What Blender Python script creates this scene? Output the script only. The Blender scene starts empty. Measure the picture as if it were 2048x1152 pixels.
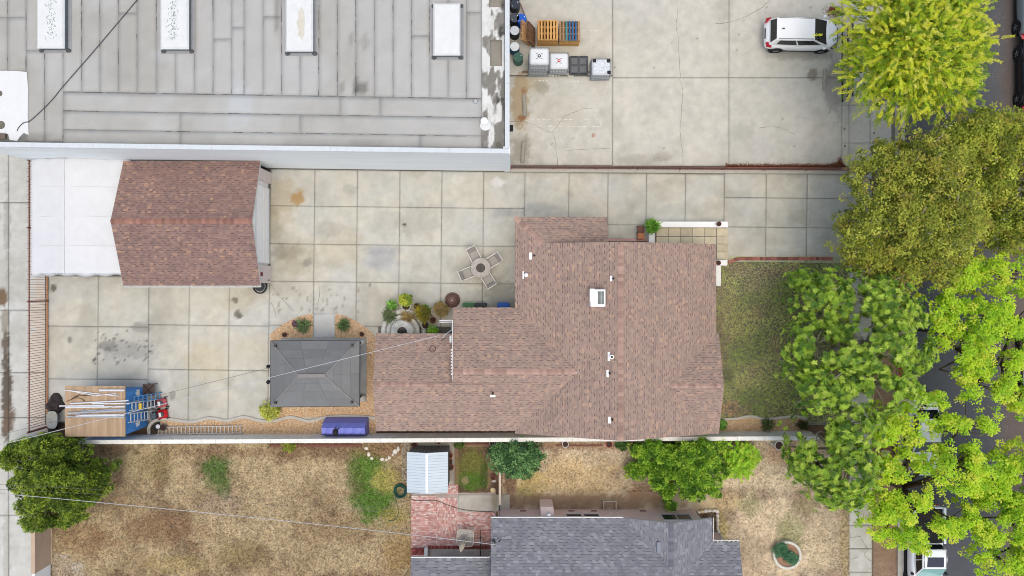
import bpy, math, random
import numpy as np
from mathutils import Vector, Matrix
random.seed(7); RNG = np.random.default_rng(7)
sc = bpy.context.scene
# ---------------------------------------------------------------- camera, sky, sun, exposure
H = 42.0; S = 33.0                       # drone height in metres, photo pixels per metre on the ground
cam = bpy.data.cameras.new('camera'); camo = bpy.data.objects.new('camera', cam); sc.collection.objects.link(camo)
camo.location = (0, 0, H); cam.sensor_width = 36; cam.lens = 36 * S * H / 2048; cam.clip_end = 500; sc.camera = camo
wd = bpy.data.worlds.new('World'); sc.world = wd; wd.use_nodes = True
wn = wd.node_tree.nodes; wl = wd.node_tree.links
sky = wn.new('ShaderNodeTexSky'); sky.sky_type = 'NISHITA'; sky.sun_disc = False
SUN_EL, SUN_AZ = 77, 160                 # degrees; azimuth clockwise from north (+Y)
sky.sun_elevation = math.radians(SUN_EL); sky.sun_rotation = math.radians(SUN_AZ)
sky.air_density = 1.0; sky.dust_density = 4.0; sky.ozone_density = 1.0
wl.new(sky.outputs[0], wn['Background'].inputs[0]); wn['Background'].inputs[1].default_value = 0.15
sl = bpy.data.lights.new('sun', 'SUN'); sl.energy = 0.9; sl.angle = math.radians(90); sl.color = (1, .975, .74)
so = bpy.data.objects.new('sun', sl); sc.collection.objects.link(so)
az, el = math.radians(SUN_AZ), math.radians(SUN_EL)
so.rotation_euler = Vector((math.sin(az) * math.cos(el), math.cos(az) * math.cos(el), math.sin(el))).to_track_quat('Z', 'Y').to_euler()
so.location = (20, -14, 50)
sc.view_settings.view_transform = 'Standard'; sc.view_settings.look = 'None'
sc.view_settings.exposure = 0.36; sc.view_settings.gamma = 1
sc.render.engine = 'CYCLES'; sc.cycles.max_bounces = 6; sc.cycles.transparent_max_bounces = 6; sc.cycles.use_denoising = True; sc.cycles.filter_width = 1.0
# ---------------------------------------------------------------- helpers
col = sc.collection
def P(px, py, z=0.0):                    # site survey: photo pixel of a point known to stand at height z -> metres
    k = (H - z) / H / S
    return Vector(((px - 1024) * k, (576 - py) * k, z))
def lin(c): c /= 255; return c / 12.92 if c <= .04045 else ((c + .055) / 1.055) ** 2.4
def C(r, g, b, k=1.3): return tuple(min(.86, lin(v) / k) for v in (r, g, b))
def hash2(ix, iy, s):
    n = (ix * 374761393 + iy * 668265263 + s * 974711) & 0x7fffffff
    n = (n ^ (n >> 13)) * 1274126177 & 0x7fffffff
    return ((n ^ (n >> 16)) & 0xffff) / 65535.0
def vnoise(x, y, s=0):
    x = np.asarray(x, float); y = np.asarray(y, float)
    ix = np.floor(x).astype(np.int64); iy = np.floor(y).astype(np.int64); fx = x - ix; fy = y - iy
    fx = fx * fx * (3 - 2 * fx); fy = fy * fy * (3 - 2 * fy)
    a = hash2(ix, iy, s); b = hash2(ix + 1, iy, s); c = hash2(ix, iy + 1, s); d = hash2(ix + 1, iy + 1, s)
    return (a * (1 - fx) + b * fx) * (1 - fy) + (c * (1 - fx) + d * fx) * fy
def fbm(x, y, s=0, o=4):
    t = 0; a = .5
    for i in range(o): t = t + a * vnoise(x * 2 ** i, y * 2 ** i, s + i * 17); a *= .5
    return t / (1 - .5 ** o)
def sstep(a, b, x): t = np.clip((x - a) / (b - a), 0, 1); return t * t * (3 - 2 * t)

MATS = {}
def M(name, c, rough=.8, var=.12, scale=4., detail=5, bump=0., bscale=40., metal=0., spec=.35, attr=None, pal=None, objvar=0., trans=0., fine=0., alpha=1., coat=0., squash=None):
    if name in MATS: return MATS[name]
    m = bpy.data.materials.new(name); m.use_nodes = True; nt = m.node_tree; N = nt.nodes; L = nt.links
    b = N['Principled BSDF']; b.inputs['Roughness'].default_value = rough; b.inputs['Metallic'].default_value = metal
    b.inputs['Specular IOR Level'].default_value = spec; b.inputs['Coat Weight'].default_value = coat
    geo = N.new('ShaderNodeNewGeometry'); pos = geo.outputs['Position']
    if squash:
        mp = N.new('ShaderNodeMapping'); mp.inputs['Scale'].default_value = squash; L.new(pos, mp.inputs[0]); pos = mp.outputs[0]
    if pal:                              # one colour per loose piece
        r = N.new('ShaderNodeValToRGB'); L.new(geo.outputs['Random Per Island'], r.inputs[0])
        e = r.color_ramp.elements; n = len(pal)
        while len(e) < n: e.new(.5)
        for i, (p, cc) in enumerate(pal): e[i].position = p; e[i].color = (*cc, 1)
        r.color_ramp.interpolation = 'LINEAR'; base = r.outputs[0]
    elif attr:
        a = N.new('ShaderNodeAttribute'); a.attribute_name = attr; base = a.outputs['Color']
    else:
        rgb = N.new('ShaderNodeRGB'); rgb.outputs[0].default_value = (*c, 1); base = rgb.outputs[0]
    def mul(base, fac_out, lo, hi):
        mr = N.new('ShaderNodeMapRange'); mr.inputs['From Min'].default_value = .25; mr.inputs['From Max'].default_value = .75
        mr.inputs['To Min'].default_value = lo; mr.inputs['To Max'].default_value = hi; mr.clamp = False; L.new(fac_out, mr.inputs[0])
        mx = N.new('ShaderNodeVectorMath'); mx.operation = 'SCALE'; L.new(base, mx.inputs[0]); L.new(mr.outputs[0], mx.inputs['Scale'])
        return mx.outputs[0]
    if var:
        n = N.new('ShaderNodeTexNoise'); n.inputs['Scale'].default_value = scale; n.inputs['Detail'].default_value = detail
        n.inputs['Roughness'].default_value = .65; L.new(pos, n.inputs['Vector']); base = mul(base, n.outputs['Fac'], 1 - var, 1 + var)
    if fine:
        n2 = N.new('ShaderNodeTexNoise'); n2.inputs['Scale'].default_value = 28; n2.inputs['Detail'].default_value = 3
        L.new(pos, n2.inputs['Vector']); base = mul(base, n2.outputs['Fac'], 1 - fine, 1 + fine)
    if objvar:
        oi = N.new('ShaderNodeObjectInfo'); base = mul(base, oi.outputs['Random'], 1 - objvar, 1 + objvar)
    L.new(base, b.inputs['Base Color'])
    if bump:
        n3 = N.new('ShaderNodeTexNoise'); n3.inputs['Scale'].default_value = bscale; n3.inputs['Detail'].default_value = 4; L.new(pos, n3.inputs['Vector'])
        bp = N.new('ShaderNodeBump'); bp.inputs['Strength'].default_value = bump; bp.inputs['Distance'].default_value = .02
        L.new(n3.outputs['Fac'], bp.inputs['Height']); L.new(bp.outputs[0], b.inputs['Normal'])
    if trans:
        t = N.new('ShaderNodeBsdfTranslucent'); L.new(base, t.inputs[0]); ms = N.new('ShaderNodeMixShader'); ms.inputs[0].default_value = trans
        L.new(b.outputs[0], ms.inputs[1]); L.new(t.outputs[0], ms.inputs[2]); L.new(ms.outputs[0], N['Material Output'].inputs[0])
    if alpha < 1: b.inputs['Alpha'].default_value = alpha
    MATS[name] = m; return m

def link(o, parent=None):
    col.objects.link(o)
    if parent is not None: o.parent = parent
    return o
def tag(o, label=None, cat=None, group=None, kind=None):
    for k, v in (('label', label), ('category', cat), ('group', group), ('kind', kind)):
        if v: o[k] = v
    return o
def thing(name, label, cat, loc=(0, 0, 0), rz=0., group=None):
    o = bpy.data.objects.new(name, None); o.empty_display_size = .2; o.location = loc; o.rotation_euler = (0, 0, rz); link(o)
    return tag(o, label, cat, group)
def copy_tree(o, parent=None):
    c = o.copy(); col.objects.link(c)
    if parent is not None: c.parent = parent
    for ch in list(o.children): copy_tree(ch, c)
    return c
class MB:                                # collects shapes into one mesh
    def __init__(s): s.v = []; s.f = []; s.mi = []; s.cur = 0
    def add(s, vs, fs):
        n = len(s.v); s.v += [tuple(v) for v in vs]; s.f += [tuple(i + n for i in f) for f in fs]; s.mi += [s.cur] * len(fs); return s
    def box(s, x0, y0, z0, x1, y1, z1, bev=0.):
        if bev:
            b = bev; r = [(x0 + b, y0), (x1 - b, y0), (x1, y0 + b), (x1, y1 - b), (x1 - b, y1), (x0 + b, y1), (x0, y1 - b), (x0, y0 + b)]
            q = [(x0 + b, y0 + b), (x1 - b, y0 + b), (x1 - b, y0 + b), (x1 - b, y1 - b), (x1 - b, y1 - b), (x0 + b, y1 - b), (x0 + b, y1 - b), (x0 + b, y0 + b)]
            vs = [(x, y, z0) for x, y in r] + [(x, y, z1 - b) for x, y in r] + [(x, y, z1) for x, y in q]
            fs = [tuple(range(7, -1, -1))] + [(i, (i + 1) % 8, 8 + (i + 1) % 8, 8 + i) for i in range(8)] + [(8 + i, 8 + (i + 1) % 8, 16 + (i + 1) % 8, 16 + i) for i in range(8)] + [tuple(range(16, 24))]
            return s.add(vs, fs)
        vs = [(x, y, z) for z in (z0, z1) for x, y in ((x0, y0), (x1, y0), (x1, y1), (x0, y1))]
        return s.add(vs, [(3, 2, 1, 0), (4, 5, 6, 7), (0, 1, 5, 4), (1, 2, 6, 5), (2, 3, 7, 6), (3, 0, 4, 7)])
    def prism(s, pts, z0, z1):           # polygon (ccw) extruded; z may be per-point lists
        n = len(pts); a = z0 if hasattr(z0, '__len__') else [z0] * n; b = z1 if hasattr(z1, '__len__') else [z1] * n
        vs = [(p[0], p[1], a[i]) for i, p in enumerate(pts)] + [(p[0], p[1], b[i]) for i, p in enumerate(pts)]
        return s.add(vs, [tuple(range(n - 1, -1, -1)), tuple(range(n, 2 * n))] + [(i, (i + 1) % n, n + (i + 1) % n, n + i) for i in range(n)])
    def tube(s, pts, r, n=6, cap=True):  # r: number or list
        pts = [Vector(p) for p in pts]; R = r if hasattr(r, '__len__') else [r] * len(pts); vs = []; fs = []; up = None
        for i, p in enumerate(pts):
            d = (pts[min(i + 1, len(pts) - 1)] - pts[max(i - 1, 0)]); d = d.normalized() if d.length > 1e-9 else Vector((0, 0, 1))
            if up is None: up = d.orthogonal().normalized()
            up = (up - d * up.dot(d)); up = up.normalized() if up.length > 1e-6 else d.orthogonal().normalized()
            w = d.cross(up)
            for k in range(n): a = 2 * math.pi * k / n; vs.append(p + (up * math.cos(a) + w * math.sin(a)) * R[i])
        for i in range(len(pts) - 1):
            for k in range(n): a = i * n + k; b = i * n + (k + 1) % n; fs.append((a, b, b + n, a + n))
        if cap: fs += [tuple(range(n - 1, -1, -1)), tuple(range(len(vs) - n, len(vs)))]
        return s.add(vs, fs)
    def lathe(s, prof, n=20, c=(0, 0, 0), sx=1, sy=1, cap=True):   # prof: (r, z)
        vs = []; fs = []
        for r, z in prof:
            for k in range(n): a = 2 * math.pi * k / n; vs.append((c[0] + r * math.cos(a) * sx, c[1] + r * math.sin(a) * sy, c[2] + z))
        for i in range(len(prof) - 1):
            for k in range(n): a = i * n + k; b = i * n + (k + 1) % n; fs.append((a, b, b + n, a + n))
        if cap: fs += [tuple(range(n - 1, -1, -1)), tuple(range(len(vs) - n, len(vs)))]
        return s.add(vs, fs)
    def bar(s, a, b, w, h):              # rectangular bar from a to b
        a = Vector(a); b = Vector(b); d = (b - a).normalized(); u = Vector((0, 0, 1)); sd = d.cross(u)
        sd = sd.normalized() if sd.length > 1e-4 else Vector((1, 0, 0)); u = sd.cross(d)
        vs = [q + sd * (i * w / 2) + u * (j * h / 2) for q in (a, b) for i, j in ((-1, -1), (1, -1), (1, 1), (-1, 1))]
        return s.add(vs, [(3, 2, 1, 0), (4, 5, 6, 7), (0, 1, 5, 4), (1, 2, 6, 5), (2, 3, 7, 6), (3, 0, 4, 7)])
    def mesh(s, name, mats, smooth=False):
        me = bpy.data.meshes.new(name); me.from_pydata(s.v, [], s.f)
        for m in (mats if isinstance(mats, (list, tuple)) else [mats]): me.materials.append(m)
        if any(s.mi): me.polygons.foreach_set('material_index', s.mi)
        if smooth: me.polygons.foreach_set('use_smooth', [True] * len(s.f))
        me.update(); return me
    def obj(s, name, mats, parent=None, smooth=False, bev=0., sub=0):
        o = link(bpy.data.objects.new(name, s.mesh(name, mats, smooth)), parent)
        if bev: b = o.modifiers.new('bevel', 'BEVEL'); b.width = bev; b.segments = 2; b.limit_method = 'ANGLE'
        if sub: b = o.modifiers.new('sub', 'SUBSURF'); b.levels = sub; b.render_levels = sub
        return o
def inst(me, name, parent=None, loc=(0, 0, 0), rot=(0, 0, 0), scale=(1, 1, 1)):
    o = bpy.data.objects.new(name, me); o.location = loc; o.rotation_euler = rot; o.scale = scale; return link(o, parent)
def rawmesh(name, V, F, mat, cols=None, smooth=False):   # numpy arrays; F (n,k); cols per face
    me = bpy.data.meshes.new(name); V = np.asarray(V, np.float32); F = np.asarray(F, np.int32); n, k = F.shape
    me.vertices.add(len(V)); me.vertices.foreach_set('co', V.ravel()); me.loops.add(n * k); me.loops.foreach_set('vertex_index', F.ravel())
    me.polygons.add(n); me.polygons.foreach_set('loop_start', np.arange(0, n * k, k, dtype=np.int32))
    me.polygons.foreach_set('loop_total', np.full(n, k, np.int32))
    if smooth: me.polygons.foreach_set('use_smooth', np.ones(n, bool))
    me.materials.append(mat); me.update(calc_edges=True); me.validate()
    if cols is not None:
        if len(cols) == n:
            a = me.attributes.new('Col', 'FLOAT_COLOR', 'FACE')
        else: a = me.attributes.new('Col', 'FLOAT_COLOR', 'POINT')
        a.data.foreach_set('color', np.c_[cols, np.ones(len(cols))].astype(np.float32).ravel())
    return me
def grid(name, q, mat, step=.15, colfn=None, parent=None, skirt=.03, zfn=None):   # bilinear sheet over 4 world corners (ccw), colour baked per vertex from colfn(x,y)
    q = [np.array(p, float) for p in q]
    nu = max(1, int(math.ceil(np.linalg.norm(q[1] - q[0]) / step))); nv = max(1, int(math.ceil(np.linalg.norm(q[3] - q[0]) / step)))
    u, v = np.meshgrid(np.linspace(0, 1, nu + 1), np.linspace(0, 1, nv + 1)); u = u.ravel()[:, None]; v = v.ravel()[:, None]
    V = q[0] * (1 - u) * (1 - v) + q[1] * u * (1 - v) + q[2] * u * v + q[3] * (1 - u) * v
    idx = np.arange((nu + 1) * (nv + 1)).reshape(nv + 1, nu + 1)
    F = np.stack([idx[:-1, :-1].ravel(), idx[:-1, 1:].ravel(), idx[1:, 1:].ravel(), idx[1:, :-1].ravel()], 1)
    cols = colfn(V[:, 0], V[:, 1]) if colfn else None
    if zfn is not None: V[:, 2] += zfn(V[:, 0], V[:, 1])
    if skirt:
        ring = np.r_[idx[0, :], idx[1:, -1], idx[-1, -2::-1], idx[-2:0:-1, 0]]; n0 = len(V); W = V[ring].copy(); W[:, 2] -= skirt
        V = np.r_[V, W]; k = np.arange(len(ring)); k2 = (k + 1) % len(ring)
        F = np.r_[F, np.stack([ring[k2], ring[k], n0 + k, n0 + k2], 1)]
        if cols is not None: cols = np.r_[cols, cols[ring] * .6]
    return link(bpy.data.objects.new(name, rawmesh(name, V, F, mat, cols)), parent)
def pq(x0, y0, x1, y1, z=0.):            # axis-aligned pixel rectangle -> ccw world corners
    return [P(x0, y1, z), P(x1, y1, z), P(x1, y0, z), P(x0, y0, z)]
def ribbon(pts, w, z, jit=0.):           # flat strip along world points
    mb = MB(); pts = [Vector((p[0], p[1], z)) for p in pts]; vs = []
    for i, p in enumerate(pts):
        d = (pts[min(i + 1, len(pts) - 1)] - pts[max(i - 1, 0)]).normalized(); n = Vector((-d.y, d.x, 0)); ww = w * (1 + random.uniform(-jit, jit)) / 2
        vs += [p + n * ww, p - n * ww]
    return mb.add(vs, [(2 * i, 2 * i + 1, 2 * i + 3, 2 * i + 2) for i in range(len(pts) - 1)])
def smooth_pts(pts, k=6):                # catmull-rom
    pts = [Vector(p) for p in pts]; out = []
    for i in range(len(pts) - 1):
        a = pts[max(i - 1, 0)]; b = pts[i]; c = pts[i + 1]; d = pts[min(i + 2, len(pts) - 1)]
        for j in range(k):
            t = j / k; out.append(.5 * ((2 * b) + (c - a) * t + (2 * a - 5 * b + 4 * c - d) * t * t + (3 * b - a - 3 * c + d) * t ** 3))
    return out + [pts[-1]]
def blobs(base, spots, jitter=.35, seed=3):   # colour function: base(x,y)->(n,3) with soft patches of wear, stain, planting and painted shade (px,py,rx,ry,color,strength)
    def fn(x, y):
        c = base(x, y); wob = (fbm(x * 2.2, y * 2.2, seed, 4) - .5) * .7 + (fbm(x * 8, y * 8, seed + 3, 3) - .5) * .5
        for (px, py, rx, ry, cc, st) in spots:
            q = P(px, py); d = np.hypot((x - q.x) / (rx / S), (y - q.y) / (ry / S)) + wob * jitter * 2.4
            m = (st * (.8 if rx > 20 else 1) * (1 - sstep(.45 if rx > 20 else .7, 1.1, d)))[:, None]; c = c * (1 - m) + np.array(cc) * m
        return c
    return fn
# ---------------------------------------------------------------- materials for the ground
mConc = M('concrete', (.4, .4, .37), .85, .11, 1.9, 8, .12, 60, attr='Col', fine=.09)
mJoint = M('joint_dirt', C(126, 122, 112), .95, .3, 3)
mLawn = M('lawn_soil', (.3, .2, .1), .95, .22, 3.5, 8, .5, 30, attr='Col', fine=.38)
mAsph = M('asphalt', C(72, 74, 80), .9, .12, 1.2, 8, .35, 120, attr='Col', fine=.12)
mBlade = M('grass_blade', (.3, .3, .1), .9, 0, attr='Col', trans=.15)
mCrack = M('crack_dirt', C(140, 135, 122), .95, .3, 9)
mPaint = M('worn_white_paint', C(226, 224, 214), .8, .35, 14, 6)
mSoil = M('dark_soil', C(104, 82, 64), .95, .3, 4, 8, .6, 30, fine=.2)
def mixc(a, b, t): return np.array(a)[None, :] * (1 - t[:, None]) + np.array(b)[None, :] * t[:, None]
def conc_fn(c1, c2, c3, seed, sc1=.5):
    def f(x, y):
        c = mixc(c1, c2, sstep(.3, .72, fbm(x * sc1, y * sc1, seed, 5)))
        t = sstep(.5, .78, fbm(x * .7 + 7, y * .7, seed + 5, 6)) * .75
        c = c * (1 - t[:, None]) + np.array(c3) * t[:, None]
        return c * (1 + .22 * (fbm(x * 2.6, y * 2.6, seed + 9, 5) - .5))[:, None]
    return f
# base terrain under everything
MB().prism([(-70, -50), (70, -50), (70, 50), (-70, 50)], -.6, -.06).obj('ground', mSoil)['kind'] = 'structure'
def base_sheet(name, q, mat=None, skirt=.05):
    o = grid(name, q, mat or mJoint, 50, None, None, skirt); o['kind'] = 'structure'; return o

# ---------------- driveway and back yard of cast concrete slabs
GREY, WARM, DARK = C(204, 203, 194), C(211, 206, 190), C(150, 149, 143)
yspots = [(560, 400, 55, 50, C(190, 166, 118), .55), (595, 398, 14, 14, C(178, 138, 74), .7), (590, 520, 50, 40, C(172, 160, 128), .45), (690, 495, 55, 40, C(196, 182, 150), .5),
          (545, 455, 24, 50, C(168, 156, 124), .5), (570, 505, 45, 18, C(136, 128, 108), .55), (615, 525, 10, 10, C(128, 124, 124), .5), (655, 460, 35, 22, C(150, 144, 128), .4),
          (760, 520, 40, 26, C(168, 172, 182), .6), (765, 500, 45, 12, C(158, 160, 168), .5), (835, 445, 55, 40, C(160, 157, 144), .5), (700, 380, 16, 10, C(166, 162, 152), .4), (780, 450, 45, 30, C(176, 168, 150), .4),
          (1010, 425, 40, 12, C(150, 154, 160), .6), (995, 365, 16, 12, C(228, 226, 222), .8), (915, 360, 14, 10, C(222, 218, 206), .7), (1080, 415, 45, 12, C(156, 158, 156), .5),
          (255, 700, 60, 22, C(146, 145, 140), .6), (215, 690, 18, 12, C(126, 125, 122), .6), (285, 655, 26, 12, C(134, 132, 126), .7), (330, 640, 50, 40, C(176, 170, 154), .4), (108, 575, 6, 8, C(104, 102, 90), .9), (480, 600, 40, 30, C(188, 176, 146), .5), (475, 628, 9, 9, C(118, 110, 96), .85), (470, 601, 6, 7, C(122, 114, 100), .85), (478, 632, 7, 5, C(110, 104, 92), .85),
          (188, 720, 4, 3, C(92, 90, 86), .9), (250, 721, 4, 2, C(96, 93, 88), .9), (300, 703, 3, 3, C(92, 90, 86), .9), (236, 725, 4, 4, C(140, 128, 116), .8), (140, 680, 5, 7, C(122, 120, 112), .7),
          (1000, 590, 40, 40, C(146, 144, 132), .7), (985, 560, 45, 50, C(168, 166, 152), .5), (940, 540, 60, 40, C(182, 178, 162), .5), (420, 720, 55, 45, C(208, 194, 158), .6), (500, 690, 45, 40, C(210, 200, 172), .5), (380, 790, 30, 40, C(184, 180, 166), .5),  # grey patches at the house corner: its shade painted into the slabs
          (346, 790, 8, 10, C(150, 148, 140), .8), (850, 590, 50, 25, C(196, 196, 188), .5), (809, 450, 3.5, 3, C(66, 66, 62), .95), (740, 570, 3, 3, C(110, 108, 100), .8), (1195, 370, 14, 10, C(214, 212, 206), .6), (1340, 420, 60, 14, C(176, 176, 166), .4)]
for i in range(70):
    yspots.append((random.uniform(190, 310), random.uniform(660, 730), random.uniform(1.2, 3.2), random.uniform(1.2, 2.6), C(116, 114, 108), .8))
for i in range(60):
    yspots.append((random.uniform(545, 720), random.uniform(575, 625), random.uniform(1, 2), random.uniform(2, 6), C(146, 138, 116), .6))
yardfn = blobs(conc_fn(GREY, WARM, C(186, 181, 166), 3), yspots, .5, 11)
drive = base_sheet('driveway', [P(90, 850, .029), P(1702, 850, .029), P(1702, 334, .029), P(90, 320, .029)])
def U(x, y): return (x - .0105 * (y - 345), y + .0125 * (x - 540))
def slabs(parent, xs, ys, fn, z=.035, gap=.009, shear=True, step=.12):
    for i in range(len(xs) - 1):
        for j in range(len(ys) - 1):
            f = U if shear else (lambda a, b: (a, b)); g = gap * S
            c = [f(xs[i] + g, ys[j + 1] - g), f(xs[i + 1] - g, ys[j + 1] - g), f(xs[i + 1] - g, ys[j] + g), f(xs[i] + g, ys[j] + g)]
            tt = 1 + random.uniform(-.025, .025); grid('slab', [P(a, b, z) for a, b in c], mConc, step, lambda x, y: fn(x, y) * tt, parent, .02)
slabs(drive, [541, 629.5, 715, 800, 884, 967.5, 1050], [338, 411, 487, 562], yardfn)
slabs(drive, [1050, 1138, 1216, 1293, 1371, 1449], [337, 441], yardfn)
slabs(drive, [1216, 1300], [441, 470], yardfn)
slabs(drive, [1449, 1533, 1615, 1704], [333, 383, 442, 512], yardfn)
slabs(drive, [541, 629.5, 715, 800, 884, 967.5, 1050], [562, 650], yardfn)
slabs(drive, [541, 629.5, 715, 760], [650, 738, 838], yardfn)
slabs(drive, [98, 199, 300], [556, 657, 763, 850], yardfn)
slabs(drive, [300, 381, 461, 541], [563, 652, 741, 846], yardfn)
for pts in ([(545, 570), (560, 590), (575, 605), (590, 622)], [(545, 605), (552, 618), (556, 635)], [(640, 560), (642, 590), (638, 610)]):
    ribbon([P(*U(*p)) for p in pts], .022, .039, .5).obj('crack', mCrack, drive)

# ---------------- parking lot of the warehouse
lspots = [(1040, 200, 20, 70, C(176, 150, 108), .75), (1048, 182, 8, 6, C(140, 84, 40), .8), (1043, 236, 8, 6, C(148, 88, 44), .75), (1060, 165, 30, 30, C(196, 176, 138), .6), (1085, 178, 16, 14, C(168, 162, 142), .7), (1042, 300, 26, 34, C(140, 130, 108), .75),
          (1187, 271, 3, 4, C(170, 104, 52), .8), (1145, 276, 2, 2, C(140, 90, 50), .8), (1280, 320, 60, 14, C(178, 172, 158), .7), (1330, 315, 24, 12, C(166, 160, 146), .7), (1480, 265, 26, 20, C(180, 178, 168), .6), (1520, 300, 45, 26, C(206, 204, 198), .7), (1560, 60, 90, 40, C(188, 184, 172), .4),
          (1625, 150, 12, 12, C(128, 116, 100), .7), (1665, 170, 20, 60, C(150, 144, 134), .6), (1690, 200, 24, 120, C(168, 164, 154), .5), (1600, 112, 80, 12, C(146, 144, 136), .6), (1665, 22, 9, 8, C(128, 72, 46), .9), (1200, 60, 70, 40, C(204, 196, 176), .4), (1120, 220, 60, 50, C(206, 196, 176), .4), (1130, 118, 110, 40, C(190, 182, 160), .5)]  # long dark patch beside the white car: its soft shadow, painted in
for i in range(90): lspots.append((random.uniform(1100, 1680), random.uniform(5, 320), random.uniform(.8, 1.6), random.uniform(.8, 1.6), C(140, 136, 124), .7))
lotfn = blobs(conc_fn(C(215, 210, 197), C(208, 205, 194), C(198, 193, 180), 41, .35), lspots, .5, 23)
lot = base_sheet('parking_lot', [P(1016, 333, .03), P(1790, 343, .03), P(1790, -40, .03), P(1016, -40, .03)])
slabs(lot, [1018, 1225], [-40, 150.5], lotfn, gap=.009, shear=False); slabs(lot, [1018, 1225], [152, 331], lotfn, gap=.009, shear=False)
slabs(lot, [1225, 1458, 1684], [-40, 155], lotfn, gap=.009, shear=False); slabs(lot, [1225, 1458, 1684], [155, 332], lotfn, gap=.009, shear=False)
slabs(lot, [1684, 1698, 1740, 1783], [-40, 90, 210, 286, 345], lotfn, gap=.009, shear=False)
for pts in ([(1353, 0), (1355, 25), (1352, 48), (1356, 75), (1357, 110), (1360, 145), (1360, 165), (1366, 180), (1365, 200), (1362, 232), (1359, 262), (1364, 300), (1366, 330)],
            [(1020, 243), (1050, 244), (1070, 251), (1090, 261), (1104, 266), (1110, 276), (1112, 300), (1115, 331)], [(1104, 265), (1113, 255), (1121, 243), (1130, 232), (1150, 224), (1165, 218), (1185, 217)],
            [(1520, 256), (1545, 252), (1565, 258), (1590, 270)], [(1540, 0), (1525, 14), (1500, 30), (1470, 42), (1440, 48)], [(1430, 48), (1450, 46)], [(1130, 302), (1160, 299), (1180, 298), (1222, 297)]):
    q = []
    for a, b in zip(pts[:-1], pts[1:]):
        for k in range(4): q.append(P(a[0] + (b[0] - a[0]) * k / 4 + random.uniform(-1, 1), a[1] + (b[1] - a[1]) * k / 4 + random.uniform(-.6, .6)))
    ribbon(q + [P(*pts[-1])], .02, .039, .6).obj('crack', mCrack, lot)
for a, b in (((1052, 239), (1202, 239)), ((1068, 252), (1202, 254)), ((1201, 239), (1202, 254)), ((1061, 161), (1168, 163)), ((1160, 61), (1198, 62)), ((1160, 74), (1195, 74)), ((1056, 151), (1150, 153))):
    p, q = P(*a), P(*b); n = 14                                  # worn stall lines: paint left in flakes
    for k in range(n):
        if random.random() < .72: ribbon([p.lerp(q, k / n), p.lerp(q, (k + random.uniform(.4, 1)) / n)], random.uniform(.03, .08), .040, .3).obj('paint_line', mPaint, lot)
nd = MB()
for x, y in ((1689, 258), (1690, 292), (1748, 266)): nd.lathe([(.055, 0), (.05, .02)], 10, P(x, y, .03))
nd.obj('bolt_cover', M('dark_iron', C(70, 70, 70), .6), lot)

# ---------------- alley
aspots = [(78, 620, 19, 70, C(218, 205, 188), .9), (78, 720, 19, 90, C(218, 205, 188), .9), (78, 820, 19, 70, C(216, 203, 188), .9), (14, 790, 11, 110, C(96, 84, 70), .95), (12, 690, 9, 30, C(104, 90, 74), .9), (10, 640, 8, 26, C(150, 140, 124), .8), (5, 596, 12, 18, C(120, 96, 70), .95), (18, 838, 14, 30, C(128, 106, 88), .7), (15, 450, 7, 80, C(160, 158, 150), .6), (14, 1100, 8, 90, C(186, 184, 174), .7), (17, 560, 5, 40, C(176, 172, 162), .6)]
alley = base_sheet('alley_pavement', [P(-260, 1320, .0), P(97, 1320, .0), P(97, 300, .0), P(-260, 300, .0)])
afn = blobs(conc_fn(C(212, 212, 206), C(204, 204, 196), C(190, 188, 178), 77, .3), aspots, .55, 31)
for y0, y1 in ((300, 405), (405, 620), (620, 745), (745, 835), (835, 1030), (1030, 1200), (1200, 1320)):
    slabs(alley, [-260, -120, 17], [y0, y1], afn, .02, .012, False); slabs(alley, [17, 96], [y0, y1], afn, .02, .012, False)

# ---------------- street, kerb, sidewalk, parkway
def strfn(x, y):
    c = mixc(C(92, 95, 101), C(81, 84, 89), fbm(x * .6, y * .3, 5, 4))
    t = sstep(29.3, 30.4, x + .8 * (fbm(x * 1.5, y * 1.5, 8, 4) - .5)) * (.55 + .5 * fbm(x * 4, y * 4, 12, 3)); t = np.clip(t, 0, 1)
    c = c * (1 - t[:, None]) + np.array(C(120, 98, 84)) * t[:, None]
    t2 = sstep(28.6, 29.4, x + .5 * (fbm(x * 1.5, y * .5, 9, 3) - .5)) * .4
    return c * (1 - t2[:, None]) + np.array(C(104, 104, 104)) * t2[:, None]
o = grid('street', [P(1806, 1500, -.03), P(2150, 1500, -.03), P(2150, -300, -.03), P(1806, -300, -.03)], mAsph, .25, strfn, None, 0); o['kind'] = 'structure'
mKerb = M('kerb_concrete', C(196, 192, 184), .85, .15, 3, 6, .2, 50)
kb = bpy.data.objects.new('kerb', MB().box(P(1794, 0).x, P(0, 1500).y, -.1, P(1806, 0).x, P(0, 350).y, .10).box(P(1800, 0).x, P(0, 285).y, -.1, P(1808, 0).x, P(0, -300).y, .09).mesh('kerb', mKerb)); link(kb)['kind'] = 'structure'
MB().box(P(1794.6, 0).x, P(0, 760).y, .1, P(1806.4, 0).x, P(0, 560).y, .106).box(P(1806, 0).x + .001, P(0, 760).y, -.02, P(1806, 0).x + .012, P(0, 560).y, .1).obj('red_kerb_paint', M('red_kerb_paint', C(150, 40, 52), .7, .25, 6), kb)
gt = grid('gutter', [P(1783, 345, .02), P(1800, 345, .02), P(1800, -300, .02), P(1783, -300, .02)], mConc, .3, conc_fn(C(186, 184, 176), C(170, 166, 156), C(140, 130, 120), 60), None, .05); gt['kind'] = 'structure'
sw = base_sheet('sidewalk', [P(1690, 1500, .0), P(1746, 1500, .0), P(1746, 345, .0), P(1690, 345, .0)])
swfn = conc_fn(C(206, 204, 196), C(196, 194, 184), C(180, 176, 164), 90)
y = 345
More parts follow.
